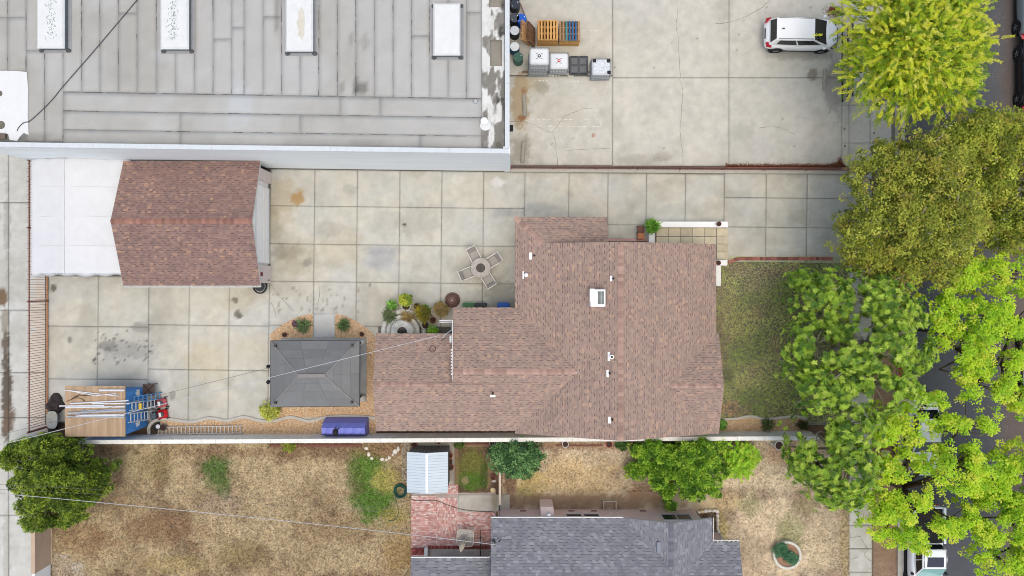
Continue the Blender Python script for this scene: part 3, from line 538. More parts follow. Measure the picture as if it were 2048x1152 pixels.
# roof cooler
c = P(1196, 596, 4.75); ck = MB().box(c.x - .40, c.y - .47, 3.9, c.x + .40, c.y + .47, 4.78, .03).box(c.x - .43, c.y - .2, 4.74, c.x - .2, c.y + .5, 4.8).obj('roof_cooler', mWhM, roof)
gr = MB().box(c.x - .02, c.y - .34, 4.781, c.x + .32, c.y + .36, 4.786); gr.obj('grille_bed', M('grille_dark', C(86, 92, 88), .7, .3, 20), ck)
gs = MB()
for i in range(14): y_ = c.y - .33 + i * .05; gs.box(c.x - .02, y_, 4.786, c.x + .32, y_ + .018, 4.80)
gs.box(c.x + .14, c.y - .34, 4.786, c.x + .19, c.y + .36, 4.806).obj('louvre', M('grille_grey', C(176, 182, 178), .5), ck)
# white conduit along the step in the roof, service mast with insulators
mb = MB().tube([P(905, 640, 3.6), P(904.5, 760, 4.0)], .015, 6); cd = mb.obj('conduit', mWhM, house)
for k in range(9): q = P(903.5, 700 + k * 6, 3.85); MB().box(q.x - .05, q.y - .03, q.z - .03, q.x + .02, q.y + .03, q.z + .02).obj('bracket', mWhM, cd)
q = P(901, 678, 3.7); MB().box(q.x - .06, q.y - .2, q.z - .5, q.x + .06, q.y + .2, q.z + .06, .02).obj('junction_box', M('grey_box', C(206, 208, 208), .5), house)
MB().tube([P(905, 648, 3.2), P(903, 660, 3.6), P(892, 668, 3.8), P(884, 676, 3.75)], .03, 8).obj('service_mast', mSteel, house)
for x, y in ((883, 681), (886, 679), (891, 676)): MB().lathe([(.02, -.05), (.035, 0), (.02, .05)], 8, P(x, y, 3.72)).obj('insulator', mBlk, house)
wb = MB()
for y in (641, 644.5): wb.tube([P(879, y, 2.3), P(906, y - .6, 2.3)], .028, 6)
wb.obj('drain_pipe', mWhM, house)
# ---------------- detached garage
GZ = 2.5; gx0, gx1, gy0, gy1 = -22.14, -14.335, .142, 7.24; gym = (gy0 + gy1) / 2; gzr = 3.78
gar = thing('garage', 'detached garage with red brown shingle gable roof beside white canopy', 'garage', (0, 0, 0))
gw = MB().box(gx0 + .35, gy0 + .35, 0, gx1 - .42, gy1 - .3, GZ - .05); gable(gw, 'y', gy0 + .36, gy1 - .31, gx1 - .575, 2.3, GZ - .04, gzr - .15); gable(gw, 'y', gy0 + .36, gy1 - .31, gx0 + .352, 2.3, GZ - .04, gzr - .15); gw.obj('wall', mWhiteW, gar)
gd = MB().box(gx1 - .418, gy0 + 1.3, .0, gx1 - .36, gy1 - 1.2, 2.15).obj('garage_door', mFrame, gar)
for k in range(4): MB().box(gx1 - .36, gy0 + 1.35, .04 + k * .53, gx1 - .345, gy1 - 1.25, .53 + k * .53).obj('door_panel', mWhM, gd)
groof = slope(gar, [[(gx0, gy0, GZ), (gx1, gy0, GZ), (gx1, gym, gzr), (gx0, gym, gzr)], [(gx0, gym, gzr), (gx1, gym, gzr), (gx1, gy1, GZ), (gx0, gy1, GZ)]], mTabG, mDeckG, mFascia)
ridge(groof, (gx0, gym, gzr), (gx1, gym, gzr), mCapG)
gt_ = MB().box(gx0, gy0 - .10, GZ - .12, gx1, gy0 - .08, GZ - .01).box(gx0, gy0 - .10, GZ - .12, gx1, gy0 - .005, GZ - .105).obj('gutter', mFrame, gar)
for k in range(7): x = gx0 + .3 + k * 1.2; MB().box(x, gy0 - .1, GZ - .04, x + .03, gy0 + .0, GZ - .02).obj('gutter_strap', mFrame, gt_)
for (y0, y1, nm) in ((531, 566, 'by the hose reel'), (341, 364, 'in the corner by the warehouse wall')):
    a = P(543, y0, .8); b = P(543, y1, .8); p_ = MB().box(-14.95, b.y, 0, -14.57, a.y, 2.3, .03)
    o = tag(p_.obj('stucco_pier', M('pale_pink_stucco', C(236, 222, 216), .9, .05, 3, 5, .3, 90)), 'pale pink stucco pier at the garage front ' + nm, 'pier', 'garage piers')
    if y0 == 531: q = P(523.5, 548, 1.7); MB().box(-14.57, q.y - .11, 1.55, -14.54, q.y + .11, 1.85).obj('terracotta_tile', M('terracotta_red', C(130, 50, 52), .8), o)
# hose reel
hr = thing('garden_hose', 'black garden hose coiled on a reel at the garage corner', 'hose', P(526, 573)); m_ = mBlk
mb = MB(); pts = []
for k in range(90): a = k * .42; r = .42 - .02 * (k % 15) / 15; pts.append((r * math.cos(a) * .95, r * math.sin(a), .5 + .05 * math.sin(k * .9)))
mb.tube(pts, .04, 6); mb.obj('hose', mBlk, hr); MB().lathe([(.05, 0), (.05, .55), (.3, .55), (.3, .57)], 12).obj('reel_post', M('dark_plastic', C(50, 52, 54), .6), hr); MB().bar((0, .35, .62), (.62, .38, .62), .05, .05).bar((.45, .2, .62), (.45, .55, .62), .05, .05).obj('crank', mBlk, hr)
bb = MB()
for i in range(14): a = random.random() * 6.28; r = random.random() * .3; q = P(531, 338); bb.tube([(q.x + r * math.cos(a), q.y + r * math.sin(a), .0), (q.x + r * math.cos(a) * .6, q.y + r * math.sin(a) * .6, 1.2), (q.x + random.uniform(-.4, .4), q.y + random.uniform(-.2, .2), 1.75)], .06, 6)
tag(bb.obj('black_bundle', mBlk), 'black rolled bundle wedged between the garage and warehouse wall', 'bundle')
# ---------------- canopy
mTarp = M('white_tarp', C(232, 233, 235), .55, .05, 1.6, 7, .35, 7)
can = thing('white_canopy', 'white tarp carport canopy joined to the garage', 'canopy', (0, 0, 0))
cx0, cx1 = P(57, 0, 2.25).x, gx0 + .25; cy0, cy1 = P(0, 551, 2.25).y, P(0, 318, 2.25).y + .05; cxm = P(128, 0, 2.8).x
mb = MB(); nx, ny = 36, 40; vs = []
for j in range(ny + 1):
    for i in range(nx + 1):
        x = cx0 + (cx1 - cx0) * i / nx; y = cy0 + (cy1 - cy0) * j / ny; t = (x - cx0) / (cxm - cx0) if x < cxm else (cx1 - x) / (cx1 - cxm)
        z = 2.22 + .55 * min(1, t); bay = (y - cy0) / (cy1 - cy0) * 4; z -= .05 * math.sin(math.pi * (bay % 1)) * (1 - abs(2 * t - 1)) ; z += .014 * float(vnoise(x * 3, y * 3, 5))
        if j in (0, ny): y += .05 * math.sin(x * 6.) - (.12 if j == 0 else -.1) * (.5 + .5 * math.sin(x * 2)) * .5; z -= .22 if j == 0 else .1
        if i == 0: z -= .2
        vs.append((x, y, z))
mb.add(vs, [(j * (nx + 1) + i, j * (nx + 1) + i + 1, (j + 1) * (nx + 1) + i + 1, (j + 1) * (nx + 1) + i) for j in range(ny) for i in range(nx)])
o = mb.obj('tarp', mTarp, can, True); md = o.modifiers.new('th', 'SOLIDIFY'); md.thickness = .012
for k in range(1, 4): y_ = cy0 + (cy1 - cy0) * k / 4; MB().tube([(cx0 + .02, y_, 2.09), (cx0 + .9, y_, 2.46), (cxm, y_, 2.775), (cx1 - 1., y_, 2.42), (cx1 - .02, y_, 2.245)], .009, 5).obj('seam', M('tarp_seam', C(226, 228, 230), .6), can)
MB().tube([(cxm, cy0 - .02, 2.78), (cxm, cy1 + .02, 2.78)], .018, 5).obj('seam', M('tarp_seam', C(206, 208, 212)), can)
fr = M('canopy_steel', C(210, 212, 214), .4, .05, metal=.5)
for k in range(5):
    y = cy0 + .1 + (cy1 - cy0 - .2) * k / 4; MB().tube([(cx0 + .03, y, 2.13), (cxm, y, 2.68), (cx1 - .03, y, 2.13)], .03, 6).obj('rafter', fr, can); 
    for x in (cx0 + .06, cx1 - .06): MB().tube([(x, y, 0), (x, y, 2.15)], .03, 6).obj('leg', fr, can)
# ---------------- warehouse
mRoofM = M('roof_membrane', C(186, 187, 188), .85, .05, 1.1, 6, .15, 60, attr='Col', fine=.05); mSeam = M('tar_seam', C(156, 155, 151), .9, .3, 5)
mWarW = M('grey_painted_block', C(232, 236, 236, k=1.02), .85, .07, .9, 7, .2, 30, squash=(.3, .3, 1.5)); mCop = M('white_coping', C(224, 230, 234), .6, .08, 4, 6)
RZ, PZ = 5.25, 5.72; wx0, wx1 = -28.2, -.157; ws0, ws1 = 7.44, 7.07; wyN = 24.
war = thing('warehouse', 'grey flat roofed warehouse with skylights and white parapet', 'warehouse', (0, 0, 0))
def wy(x): return ws0 + (ws1 - ws0) * (x - wx0) / (wx1 - wx0)
t = .2
MB().prism([(wx0, ws0), (wx1, ws1), (wx1, ws1 + t), (wx0, ws0 + t)], 0, PZ - .05).prism([(wx1 - t, ws1 + t + .001), (wx1 - .001, ws1 + t + .001), (wx1 - .001, wyN), (wx1 - t, wyN)], 0, PZ - .05).prism([(wx0 + .001, ws0 + t + .001), (wx0 + t, ws0 + t + .001), (wx0 + t, wyN), (wx0 + .001, wyN)], 0, PZ - .05).prism([(wx0, wyN), (wx1, wyN), (wx1, wyN + t), (wx0, wyN + t)], 0, PZ - .05).obj('wall', mWarW, war)
MB().box(wx1 - .3, ws1 - .03, 0, wx1 + .06, ws1 + .35, PZ - .06).obj('corner_pier', mWarW, war)
k = 0
L_ = (wx1 - wx0) / 9                                        # sheet metal coping in lengths
for i in range(9):
    a = wx0 + i * L_ + .004; b = wx0 + (i + 1) * L_ - .004; MB().prism([(a, wy(a) - .03), (b, wy(b) - .03), (b, wy(b) + .22), (a, wy(a) + .22)], PZ - .05, PZ + random.uniform(0, .006)).obj('coping', mCop, war)
for i in range(5): a = ws1 + .23 + i * 3.4; MB().box(wx1 - .21, a, PZ - .05, wx1 + .03, a + 3.39, PZ + random.uniform(0, .006)).obj('coping', mCop, war)
rd = grid('roof_deck', [(wx0 + t, ws0 + t, RZ - .003), (wx1 - t, ws1 + t, RZ - .003), (wx1 - t, wyN, RZ - .003), (wx0 + t, wyN, RZ - .003)], mSeam, 60, None, war, .2)
rs = [(722, 178, 16, 16, C(120, 120, 112), .8), (712, 170, 5, 14, C(96, 96, 88), .7), (685, 175, 7, 10, C(140, 138, 126), .7), (730, 85, 10, 18, C(158, 156, 148), .7), (705, 80, 4, 20, C(140, 138, 130), .6), (30, 200, 60, 90, C(176, 174, 164), .5), (280, 280, 300, 12, C(166, 165, 160), .6), (700, 285, 200, 10, C(172, 172, 170), .6), (60, 275, 60, 14, C(142, 140, 132), .7), (730, 287, 40, 8, C(150, 150, 148), .6), (480, 210, 30, 60, C(206, 212, 216), .6), (600, 130, 60, 40, C(200, 202, 204), .5), (340, 112, 50, 16, C(200, 202, 206), .5), (95, 108, 50, 14, C(196, 196, 198), .5), (555, 35, 5, 45, C(136, 134, 128), .7)]
def rooffn_w(x, y):
    c = mixc(C(194, 193, 189), C(183, 181, 174), sstep(.35, .7, fbm(x * .35, y * .35, 301, 5))); 
    return c * (1 + .12 * (fbm(x * 2.5, y * 2.5, 305, 4) - .5))[:, None]
rsw = [(1024 + (a - 1024) * .875, 576 + (b - 576) * .875, c_ * .875, d_ * .875, e, f) for a, b, c_, d_, e, f in rs]
rfn = blobs(rooffn_w, rsw, .4, 41)
def strip(x0, y0, x1, y1, x2=None, y2=None, x3=None, y3=None):
    g = .26; tint = 1 + random.uniform(-.014, .014)
    q = [(x0 + g, (y3 if y3 is not None else y1) - g), (x1 - g, (y2 if y2 is not None else y1) - g), (x1 - g, (y1 if y2 is not None else y0) + g), (x0 + g, y0 + g)]
    grid('membrane_strip', [P(a, b, RZ + random.uniform(0, .002)) for a, b in q], mRoofM, .3, lambda x, y: rfn(x, y) * tint, war, .005)
xs = [-26, 15, 52, 89, 126, 163, 199.5, 236.5, 274, 312.5, 350.5, 388.5, 426, 463, 488, 526, 563, 600, 637.5, 674.5, 711.5, 749, 786, 822.5, 859.5, 896, 932.5, 963]
for i in range(len(xs) - 1):
    a, b = xs[i], xs[i + 1]
    if b <= 52.5: ends = [-60, random.choice((34, 45)), 142]
    elif b <= 126.5: ends = [-60, random.choice((-60, 100)), 282 + .0128 * a]
    else: ends = [-60] + ([random.uniform(5, 90)] if random.random() < .3 else []) + [183 + (a - 126) * .0165]
    ends = sorted(set(ends))
    for y0, y1 in zip(ends[:-1], ends[1:]): strip(a, y0, b, y1)
for y0, y1 in ((184.5, 221), (222, 258.5), (259.5, 289)):
    cuts = [126] + sorted(random.sample(range(200, 900, 80), 2)) + [963]
    for a, b in zip(cuts[:-1], cuts[1:]): k_ = lambda x: (x - 126) * .0165 * (.75 if y1 == 289 else 1); strip(a, y0 + k_(a), b, y0 + k_(b), b, y1 + k_(b) * (.8 if y1 == 289 else 1), a, y1 + k_(a) * (.8 if y1 == 289 else 1))
tarb = MB()                                                 # broken lines of tar bleeding from the seams
def tarline(p, q):
    L = (q - p).length; t = 0
    while t < L:
        l = random.uniform(.15, 1.3)
        if random.random() < .62:
            a_, b_ = p.lerp(q, t / L), p.lerp(q, min(1, (t + l) / L)); n_ = max(2, int(l / .12)); pts = [a_.lerp(b_, k / n_) + Vector((random.uniform(-.006, .006), random.uniform(-.006, .006), 0)) for k in range(n_ + 1)]
            r_ = ribbon(pts, random.uniform(.012, .03), RZ + .005, .6); tarb.add(r_.v, r_.f)
        t += l + random.uniform(0, .5)
for i, x in enumerate(xs[1:-1]):
    yb = 142 if x < 50 else (285 if x < 127 else 183 + (x - 126) * .0165); tarline(P(x, -40, RZ), P(x, yb, RZ))
for y0 in (184, 221.5, 259): tarline(P(126, y0, RZ), P(963, y0 + 837 * .0165, RZ))
tag(tarb.obj('tar_seams', M('tar_line', C(96, 96, 96), .9, .3, 9), war), kind='stuff')
# coated strip along the east parapet and white patch at the west
def coat(x, y):
    a = fbm(x * 2.8, y * 1.0, 331, 6); b = fbm(x * 1.6 + 9, y * .8, 337, 6); xl = (x + 1.62) / 1.2
    c = mixc(C(138, 134, 126), C(234, 234, 230), sstep(.47, .55, a + .18 * (.55 - xl))); t = sstep(.52, .6, b) * sstep(.45, .75, xl + .25 * (a - .5)); c = c * (1 - t[:, None]) + np.array(C(84, 80, 74)) * t[:, None]
    t2 = sstep(.52, .66, fbm(x * 5, y * 3, 341, 4)) * .3; return c * (1 - t2[:, None]) + np.array(C(190, 188, 182)) * t2[:, None]
grid('coated_gutter_strip', [P(963.5, 296, RZ + .006), P(1009, 297, RZ + .006), P(1009, -60, RZ + .006), P(963.5, -60, RZ + .006)], mRoofM, .06, coat, war, .02)
for a in ((978, -20, 1003, 14), (980, 80, 1004, 132)): grid('patch', pq(*a, RZ + .012), mRoofM, .2, lambda x, y: mixc(C(160, 154, 140), C(142, 136, 124), fbm(x * 2, y * 2, 9, 4)), war, .01)
MB().lathe([(.16, 0), (.16, .004)], 18, P(997, 289, RZ + .01)).obj('drain', M('drain_grey', C(120, 116, 104), .8, .2, 6), war)
wp = [P(a, b, RZ) for a, b in [(-40, 142), (30, 142), (54, 144), (57, 180), (56, 230), (58, 270), (48, 266), (40, 274), (35, 282), (20, 280), (17, 268), (-40, 262)]]
MB().prism(wp[::-1], RZ + .006, RZ + .03).obj('white_patch', M('white_roof_coat', C(240, 242, 242), .6, .04, 2), war)
for x, y, r in ((2, 250, .22), (-1, 187, .16)): MB().lathe([(r, 0), (r * .9, .02)], 14, P(x, y, RZ + .03)).obj('roof_drain', M('drain_grey', C(120, 116, 104)), war)
q = P(4, 273, RZ); MB().box(q.x - .5, q.y - .16, RZ + .02, q.x + .25, q.y + .14, RZ + .12).obj('scrap_board', M('weathered_wood', C(120, 108, 96), .9, .3, 6), war)
mSky = M('skylight_acrylic', C(238, 240, 239), .35, .06, 2.5, 5, .1, 20); mCurbD = M('skylight_curb', C(120, 124, 128), .8, .2, 4); mTarD = M('tar', C(96, 96, 94), .9, .2, 6)
mSpk = M('skylight_dirt', C(150, 158, 156), .8, .2, 10)
for i, (x0, y0, x1, y1) in enumerate(((73, -20, 127.5, 96), (320, -16, 376.5, 97.5), (570.5, -12, 625.5, 102), (866.5, 6, 920.5, 110))):
    a = P(x0, y1, RZ + .42); b = P(x1, y0, RZ + .42)
    s_ = MB().box(a.x + .04, a.y + .04, RZ, b.x - .04, b.y - .04, RZ + .33).obj('skylight', mCurbD, war)
    MB().box(a.x, a.y, RZ + .31, b.x, b.y, RZ + .36).box(a.x + .02, a.y + .02, RZ + .36, b.x - .02, b.y - .02, RZ + .43, .06).obj('dome', mSky, s_)
    MB().box(a.x - .16, a.y - .12, RZ + .008, b.x + .16, b.y + .12, RZ + .02).obj('flashing', M('flashing_grey', C(170, 172, 174), .85, .12, 2), s_)
    for (x, y) in ((a.x, a.y), (b.x, a.y), (b.x, b.y), (a.x, b.y)): MB().lathe([(.15, .005), (.12, .03)], 9, (x, y, RZ + .018), 1, .8).obj('tar_corner', mTarD, s_)
    sp = MB(); n_ = (120, 170, 0, 0)[i]
    for _ in range(n_):
        cx = random.gauss((a.x + b.x) / 2 + (.05, -.08, 0, 0)[i], .13); cy = random.uniform(a.y + .45, min(b.y, a.y + 2.6) - .1); r = random.uniform(.006, .028); sp.lathe([(r, 0), (r * .7, .002)], 5, (cx, cy, RZ + .4315), 1, 1.5)
    if n_: tag(sp.obj('dirt_specks', mSpk, s_), kind='stuff')
    if i == 2:
        MB().prism([((a.x + b.x) / 2 + .12 + (.2 + .05 * math.sin(k * 3.3)) * math.cos(k / 16 * 6.283), a.y + 1.45 + (.85 + .08 * math.sin(k * 2.1)) * math.sin(k / 16 * 6.283)) for k in range(16)], RZ + .4301, RZ + .4315).obj('stain', M('skylight_stain', C(224, 220, 204), .7, .12, 5), s_)
v_ = MB().lathe([(.3, 0), (.28, .02)], 20, P(971, 250, RZ + .01)).obj('vent_base', M('white_roof_coat', C(240, 242, 242)), war); MB().lathe([(.12, 0), (.12, .3), (.19, .3), (.19, .36), (.05, .42)], 18, P(969, 245, RZ + .0)).obj('vent_cap', mWhM, v_)
MB().lathe([(.13, 0), (.1, .03), (.05, .03), (.05, .2), (.03, .2)], 12, P(951, 203, RZ + .01)).obj('plumbing_vent', mSteel, war)
q = P(1021, 256, 3.2); MB().box(wx1, q.y - .16, 3.0, wx1 + .22, q.y + .16, 3.3, .03).obj('wall_lamp', mBlk, war)
tag(MB().tube(smooth_pts([P(284, -12, RZ + .04), P(236, 45, RZ + .04), P(185, 105, RZ + .05), P(130, 168, RZ + .05), P(100, 204, RZ + .04), P(62, 240, RZ + .05), P(48, 245, RZ + .06), P(38, 254, RZ + .05), P(34, 262, RZ + .04)], 5), .022, 6).obj('roof_cable', M('black_cable', C(84, 86, 92), .6)), 'dark cable running diagonally across the warehouse roof', 'cable')
# ---------------- neighbour house
NZ = 2.6; ny = -13.08; nyr = -17.6; sN = 1 / 3; xb0, xb1, xbm = 6.33, 11.37, 8.85; zbm = NZ + (xbm - xb0) * sN; zA = NZ + (ny - nyr) * sN; yc = -14.44; zC = NZ + (yc - nyr) * sN; nx0 = -1.19; nx1 = 12.93
nei = thing('grey_roofed_house', 'pink stucco house with blue grey shingle roof at the bottom of the photo', 'house', (0, 0, 0))
nr = slope(nei, [[(nx0, ny, NZ), (nx0, nyr, zA), (xbm, nyr, zA), (xbm, ny - (xbm - xb0), zbm), (xb0, ny, NZ)], [(xb0, ny, NZ), (xbm, ny - (xbm - xb0), zbm), (xbm, ny, zbm)],
                 [(xbm, ny, zbm), (xb1, ny, NZ), (xb1, yc, NZ), (xbm, yc - (xb1 - xbm), zbm)], [(xb1, yc, NZ), (nx1, yc, NZ), (nx1, nyr, zC), (xbm + .01, nyr, zC), (xbm + .01, yc - (xb1 - xbm), zbm)],
                 [(nx0, nyr, zA), (nx0, nyr - 4.5, NZ), (xbm, nyr - 4.5, NZ), (xbm, nyr, zA)], [(xbm + .01, nyr, zC), (xbm + .01, nyr - 3.16, NZ), (nx1, nyr - 3.16, NZ), (nx1, nyr, zC)]], mTabN, mDeckN, mFascia, .16, .13, (.16, .3))
ridge(nr, (xbm, ny, zbm), (xbm, ny - 2.5, zbm), mCapN); ridge(nr, (nx0, nyr, zA), (xbm, nyr, zA), mCapN)
DZ = 2.3; dx0, dx1 = -5.78, -1.22; dyn = -15.47
slope(nei, [[(dx0, dyn, DZ), (dx0, -17.9, DZ + .6), (dx1, -17.9, DZ + .6), (dx1, dyn, DZ)], [(dx0, -17.9, DZ + .6), (dx0, -21, DZ), (dx1, -21, DZ), (dx1, -17.9, DZ + .6)]], mTabN, mDeckN, mFascia, .16, .13, (.2, .4))
nw = MB().box(nx0 + .35, nyr - 4.1, 0, xbm, ny - .34, NZ - .06).box(xbm - .1, nyr - 2.8, 0, xb1 - .35, ny - .341, NZ - .06).box(xb1 - .6, nyr - 2.7, 0, nx1 - .4, yc - .35, NZ - .06).box(dx0 + .3, -20.7, 0, dx1 + .5, dyn - 1.3, DZ - .06)
gable(nw, 'x', xb0 + .4, xb1 - .35, ny - .5, 2.3, NZ - .05, zbm - .15); nw.obj('wall', mPink, nei)
wyy = ny - .34; window(nei, P(1131, 0, 1).x, P(1163, 0, 1).x, wyy, .92, 2.0, 1, 1); window(nei, P(1166, 0, 1).x, P(1198, 0, 1).x, wyy, .92, 2.0, 1, 1); window(nei, P(1320, 0, 1).x, P(1378, 0, 1).x, wyy, .95, 2.05, 1, 2)
for x in (1143, 1188, 1286, 1046): q = P(x, 0, .4).x; MB().box(q - .18, wyy, .25, q + .18, wyy + .03, .4).obj('foundation_vent', M('rust_vent', C(150, 106, 98), .8), nei)
MB().prism([(P(1079, 0).x, P(0, 998).y), (P(1079, 0).x, wyy), (P(1104, 0).x, wyy), (P(1104, 0).x, P(0, 998).y)], 0, [1.5, 2.3, 2.3, 1.5]).obj('utility_closet', mPink, nei)
q = P(1098, 1031, 2.3); MB().lathe([(.06, -.6), (.06, 0), (.12, 0), (.12, .06), (.03, .12)], 14, q).obj('vent_pipe', mWhM, nei)
for a in ((nx0, ny + .002, xb0, ny + .06, NZ), ): MB().box(a[0], a[1], NZ - .12, a[2], a[3], NZ + .0).obj('gutter', mFrame, nei)
g_ = MB().box(xb1 + .07, yc + .0, NZ - .1, xb1 + .1, ny + .02, NZ + .01).box(xb1, yc + .07, NZ - .1, nx1 + .02, yc + .10, NZ + .01).obj('gutter', mFrame, nei)
for x in (.3, .5, .95, 1.2, 1.45): MB().box(xb1 + x, yc, NZ - .03, xb1 + x + .06, yc + .08, NZ).obj('gutter_strap', mFrame, g_)
MB().tube([P(1445, 1080, 2.4), P(1441, 1070, 1.4), P(1440, 1068, .1)], .05, 8).obj('downspout', mFrame, nei)
MB().box(dx0, dyn + .002, DZ - .1, dx1, dyn + .06, DZ + .01).obj('gutter', mFrame, nei)
MB().tube([(dx1 - .02, dyn + .05, DZ + .05), (dx1 - .02, -18, DZ + .7)], .025, 6).obj('roof_edge_strip', M('dark_edge', C(70, 72, 80), .6), nei)
q = P(1318, 1095, 3.3); MB().box(q.x - .12, q.y - .32, 2.9, q.x + .12, q.y + .32, 3.33, .02).obj('roof_vent', M('grey_vent', C(140, 144, 156), .6), nei)
q = P(1021, 1126, 3.2); MB().box(q.x - .28, q.y + .12, 3.14, q.x + .28, q.y + .18, 3.2).box(q.x - .06, q.y - .14, 3.1, q.x + .06, q.y + .12, 3.2).box(q.x - .18, q.y - .32, 3.1, q.x + .18, q.y - .14, 3.36, .03).obj('roof_vent', mSteel, nei)
mb = MB(); q = P(990, 1083, 3.0)
for i in range(9): mb.tube([(q.x + random.uniform(-.3, .3), q.y + random.uniform(-.25, .1), 2.85), (q.x + random.uniform(-.3, .4), q.y + random.uniform(-.1, .3), 3.15)], .02, 5)
mb.tube([(q.x, q.y, 2.7), (q.x, q.y, 3.25)], .035, 6).obj('service_bracket', M('dark_bracket', C(70, 72, 76), .6), nei)
MB().lathe([(.06, -.1), (.06, .1)], 8, P(995, 1098, 2.95)).obj('insulator', mWhM, nei)
# ---------------------------------------------------------------- walls and fences
mBlockW = M('white_block_wall', C(236, 234, 226, k=1.1), .9, .14, 2.5, 7, .3, 40); mIron = M('red_iron', C(152, 98, 86), .7, .2, 6); mRust = M('rusty_iron', C(206, 150, 110), .8, .4, 12, 5)
def wallrun(name, a, b, w, h, mat, label, cat='wall', seg=2.4, cap=None):
    a = Vector(a); b = Vector(b); d = (b - a); L = d.length; d.normalize(); n = Vector((-d.y, d.x, 0)); t = thing(name, label, cat, a); k = max(1, int(L / seg)); s = L / k; rz = math.atan2(d.y, d.x); t.rotation_euler = (0, 0, rz)
    for i in range(k):
        MB().box(i * s + .002, -w / 2, 0, (i + 1) * s - .002, w / 2, h - .07).obj('wall_bay', mat, t)
        MB().box(i * s + .004, -w / 2 - .012, h - .07, (i + 1) * s - .004, w / 2 + .012, h + random.uniform(-.004, .004), .008).obj('cap_block', cap or mat, t)
    return t
wallrun('block_wall', P(188, 873), P(1617, 865.2), .22, 1.55, mBlockW, 'long white block wall between the back yard and the dry lawn', seg=1.6)
mBeige = M('beige_wall', C(206, 182, 158), .9, .1, 1.5, 6, .25, 60)
wallrun('alley_wall', (-28.0, -9.2, 0), (-28.0, -16.7, 0), .22, 1.5, mBeige, 'beige stucco wall between the alley and the dry lawn', seg=7.5)
wallrun('white_gate', (-28.0, -16.72, 0), (-28.0, -20, 0), .1, 1.45, mWhM, 'white gate at the end of the beige alley wall', 'gate', seg=3.3)
MB().box(-27.9, -16.7, .0, -27.84, -9.2, .06).obj('footing', mBeige)['kind'] = 'structure'
# iron fence along the alley
fx = -28.09; fy0, fy1 = -8.4, 7.45
fn = thing('iron_fence', 'tall rusty red iron picket fence along the alley', 'fence', (fx, 0, 0))
MB().box(-.03, fy0, 1.66, .03, fy1, 1.70).obj('top_rail', mIron, fn); MB().box(-.04, fy0, .10, .04, fy1, .16).obj('bottom_rail', mRust, fn)
pm = MB().box(-.011, -.011, .05, .011, .011, 1.78).add([(-.03, 0, 1.78), (0, -.012, 1.78), (.03, 0, 1.78), (0, .012, 1.78), (0, 0, 1.9)], [(0, 1, 4), (1, 2, 4), (2, 3, 4), (3, 0, 4)]).mesh('picket', mIron)
n = 106
for i in range(n): o = inst(pm, 'picket', fn, (0, fy0 + (fy1 - fy0) * (i + .5) / n, 0), (0, random.uniform(-.02, .02), 0))
pm2 = MB().box(-.04, -.04, 0, .04, .04, 1.85).mesh('post', mIron)
for y in (fy0, -.78, 3.5, fy1): inst(pm2, 'post', fn, (0, y, 0))
# low wall with iron railing on the driveway's north edge
lw = wallrun('driveway_wall', P(1021, 341.5), P(1692, 346), .2, .35, M('grey_cap', C(196, 192, 180), .9, .15, 3, 6, .2, 50), 'low grey block wall along the north edge of the driveway', seg=1.9)
rl = thing('iron_railing', 'low dark red picket railing on the driveway wall', 'railing', P(1023, 339, .3)); e0 = P(1023, 339); e1 = P(1690, 343); L = (e1 - e0).length; rl.rotation_euler = (0, 0, math.atan2(e1.y - e0.y, e1.x - e0.x)); rl.location.z = .0
MB().box(0, .038, 1.17, L, .062, 1.2).obj('top_rail', mIron, rl); MB().box(0, .038, .42, L, .062, .45).obj('bottom_rail', mIron, rl)
pk_ = MB().box(-.013, .037, .36, .013, .063, 1.22).mesh('picket', mIron); pp = MB().box(-.03, .02, .3, .03, .08, 1.27).mesh('post', mIron)
for i in range(150): inst(pk_, 'picket', rl, (L * (i + .5) / 150, 0, 0))
for i in range(9): inst(pp, 'post', rl, (L * i / 8, 0, 0))
lit = MB(); V = []
for i in range(5200):
    u = random.random(); x = 1450 + 240 * u if random.random() < .85 else random.gauss(1679, 7); w = 3 + 7 * (1 if x < 1660 else 1.5); y = 334.5 - abs(random.gauss(0, .32)) * (w if x < 1672 else 30 * math.exp(-((x - 1679) / 6) ** 2) + 4); q = P(x, y)
    if q.y < P(0, 338).y: continue
    a = random.random() * 6.28; l = random.uniform(.02, .06); dx, dy = math.cos(a) * l, math.sin(a) * l; lit.add([(q.x - dx, q.y - dy, .04), (q.x - dy * .3, q.y + dx * .3, .05 + random.random() * .03), (q.x + dx, q.y + dy, .042)], [(0, 1, 2)])
for i in range(700): q = P(random.gauss(1668, 9), random.gauss(24, 6)); a = random.random() * 6.28; l = .05; dx, dy = math.cos(a) * l, math.sin(a) * l; lit.add([(q.x - dx, q.y - dy, .04), (q.x - dy * .3, q.y + dx * .3, .06), (q.x + dx, q.y + dy, .042)], [(0, 1, 2)])
tag(lit.obj('pine_needles', M('rust_litter', C(140, 78, 54), .9, 0, pal=[(0, C(118, 60, 40)), (.5, C(150, 84, 56)), (1, C(178, 110, 70))])), 'rust brown needle litter piled along the driveway wall', 'litter', None, 'stuff')
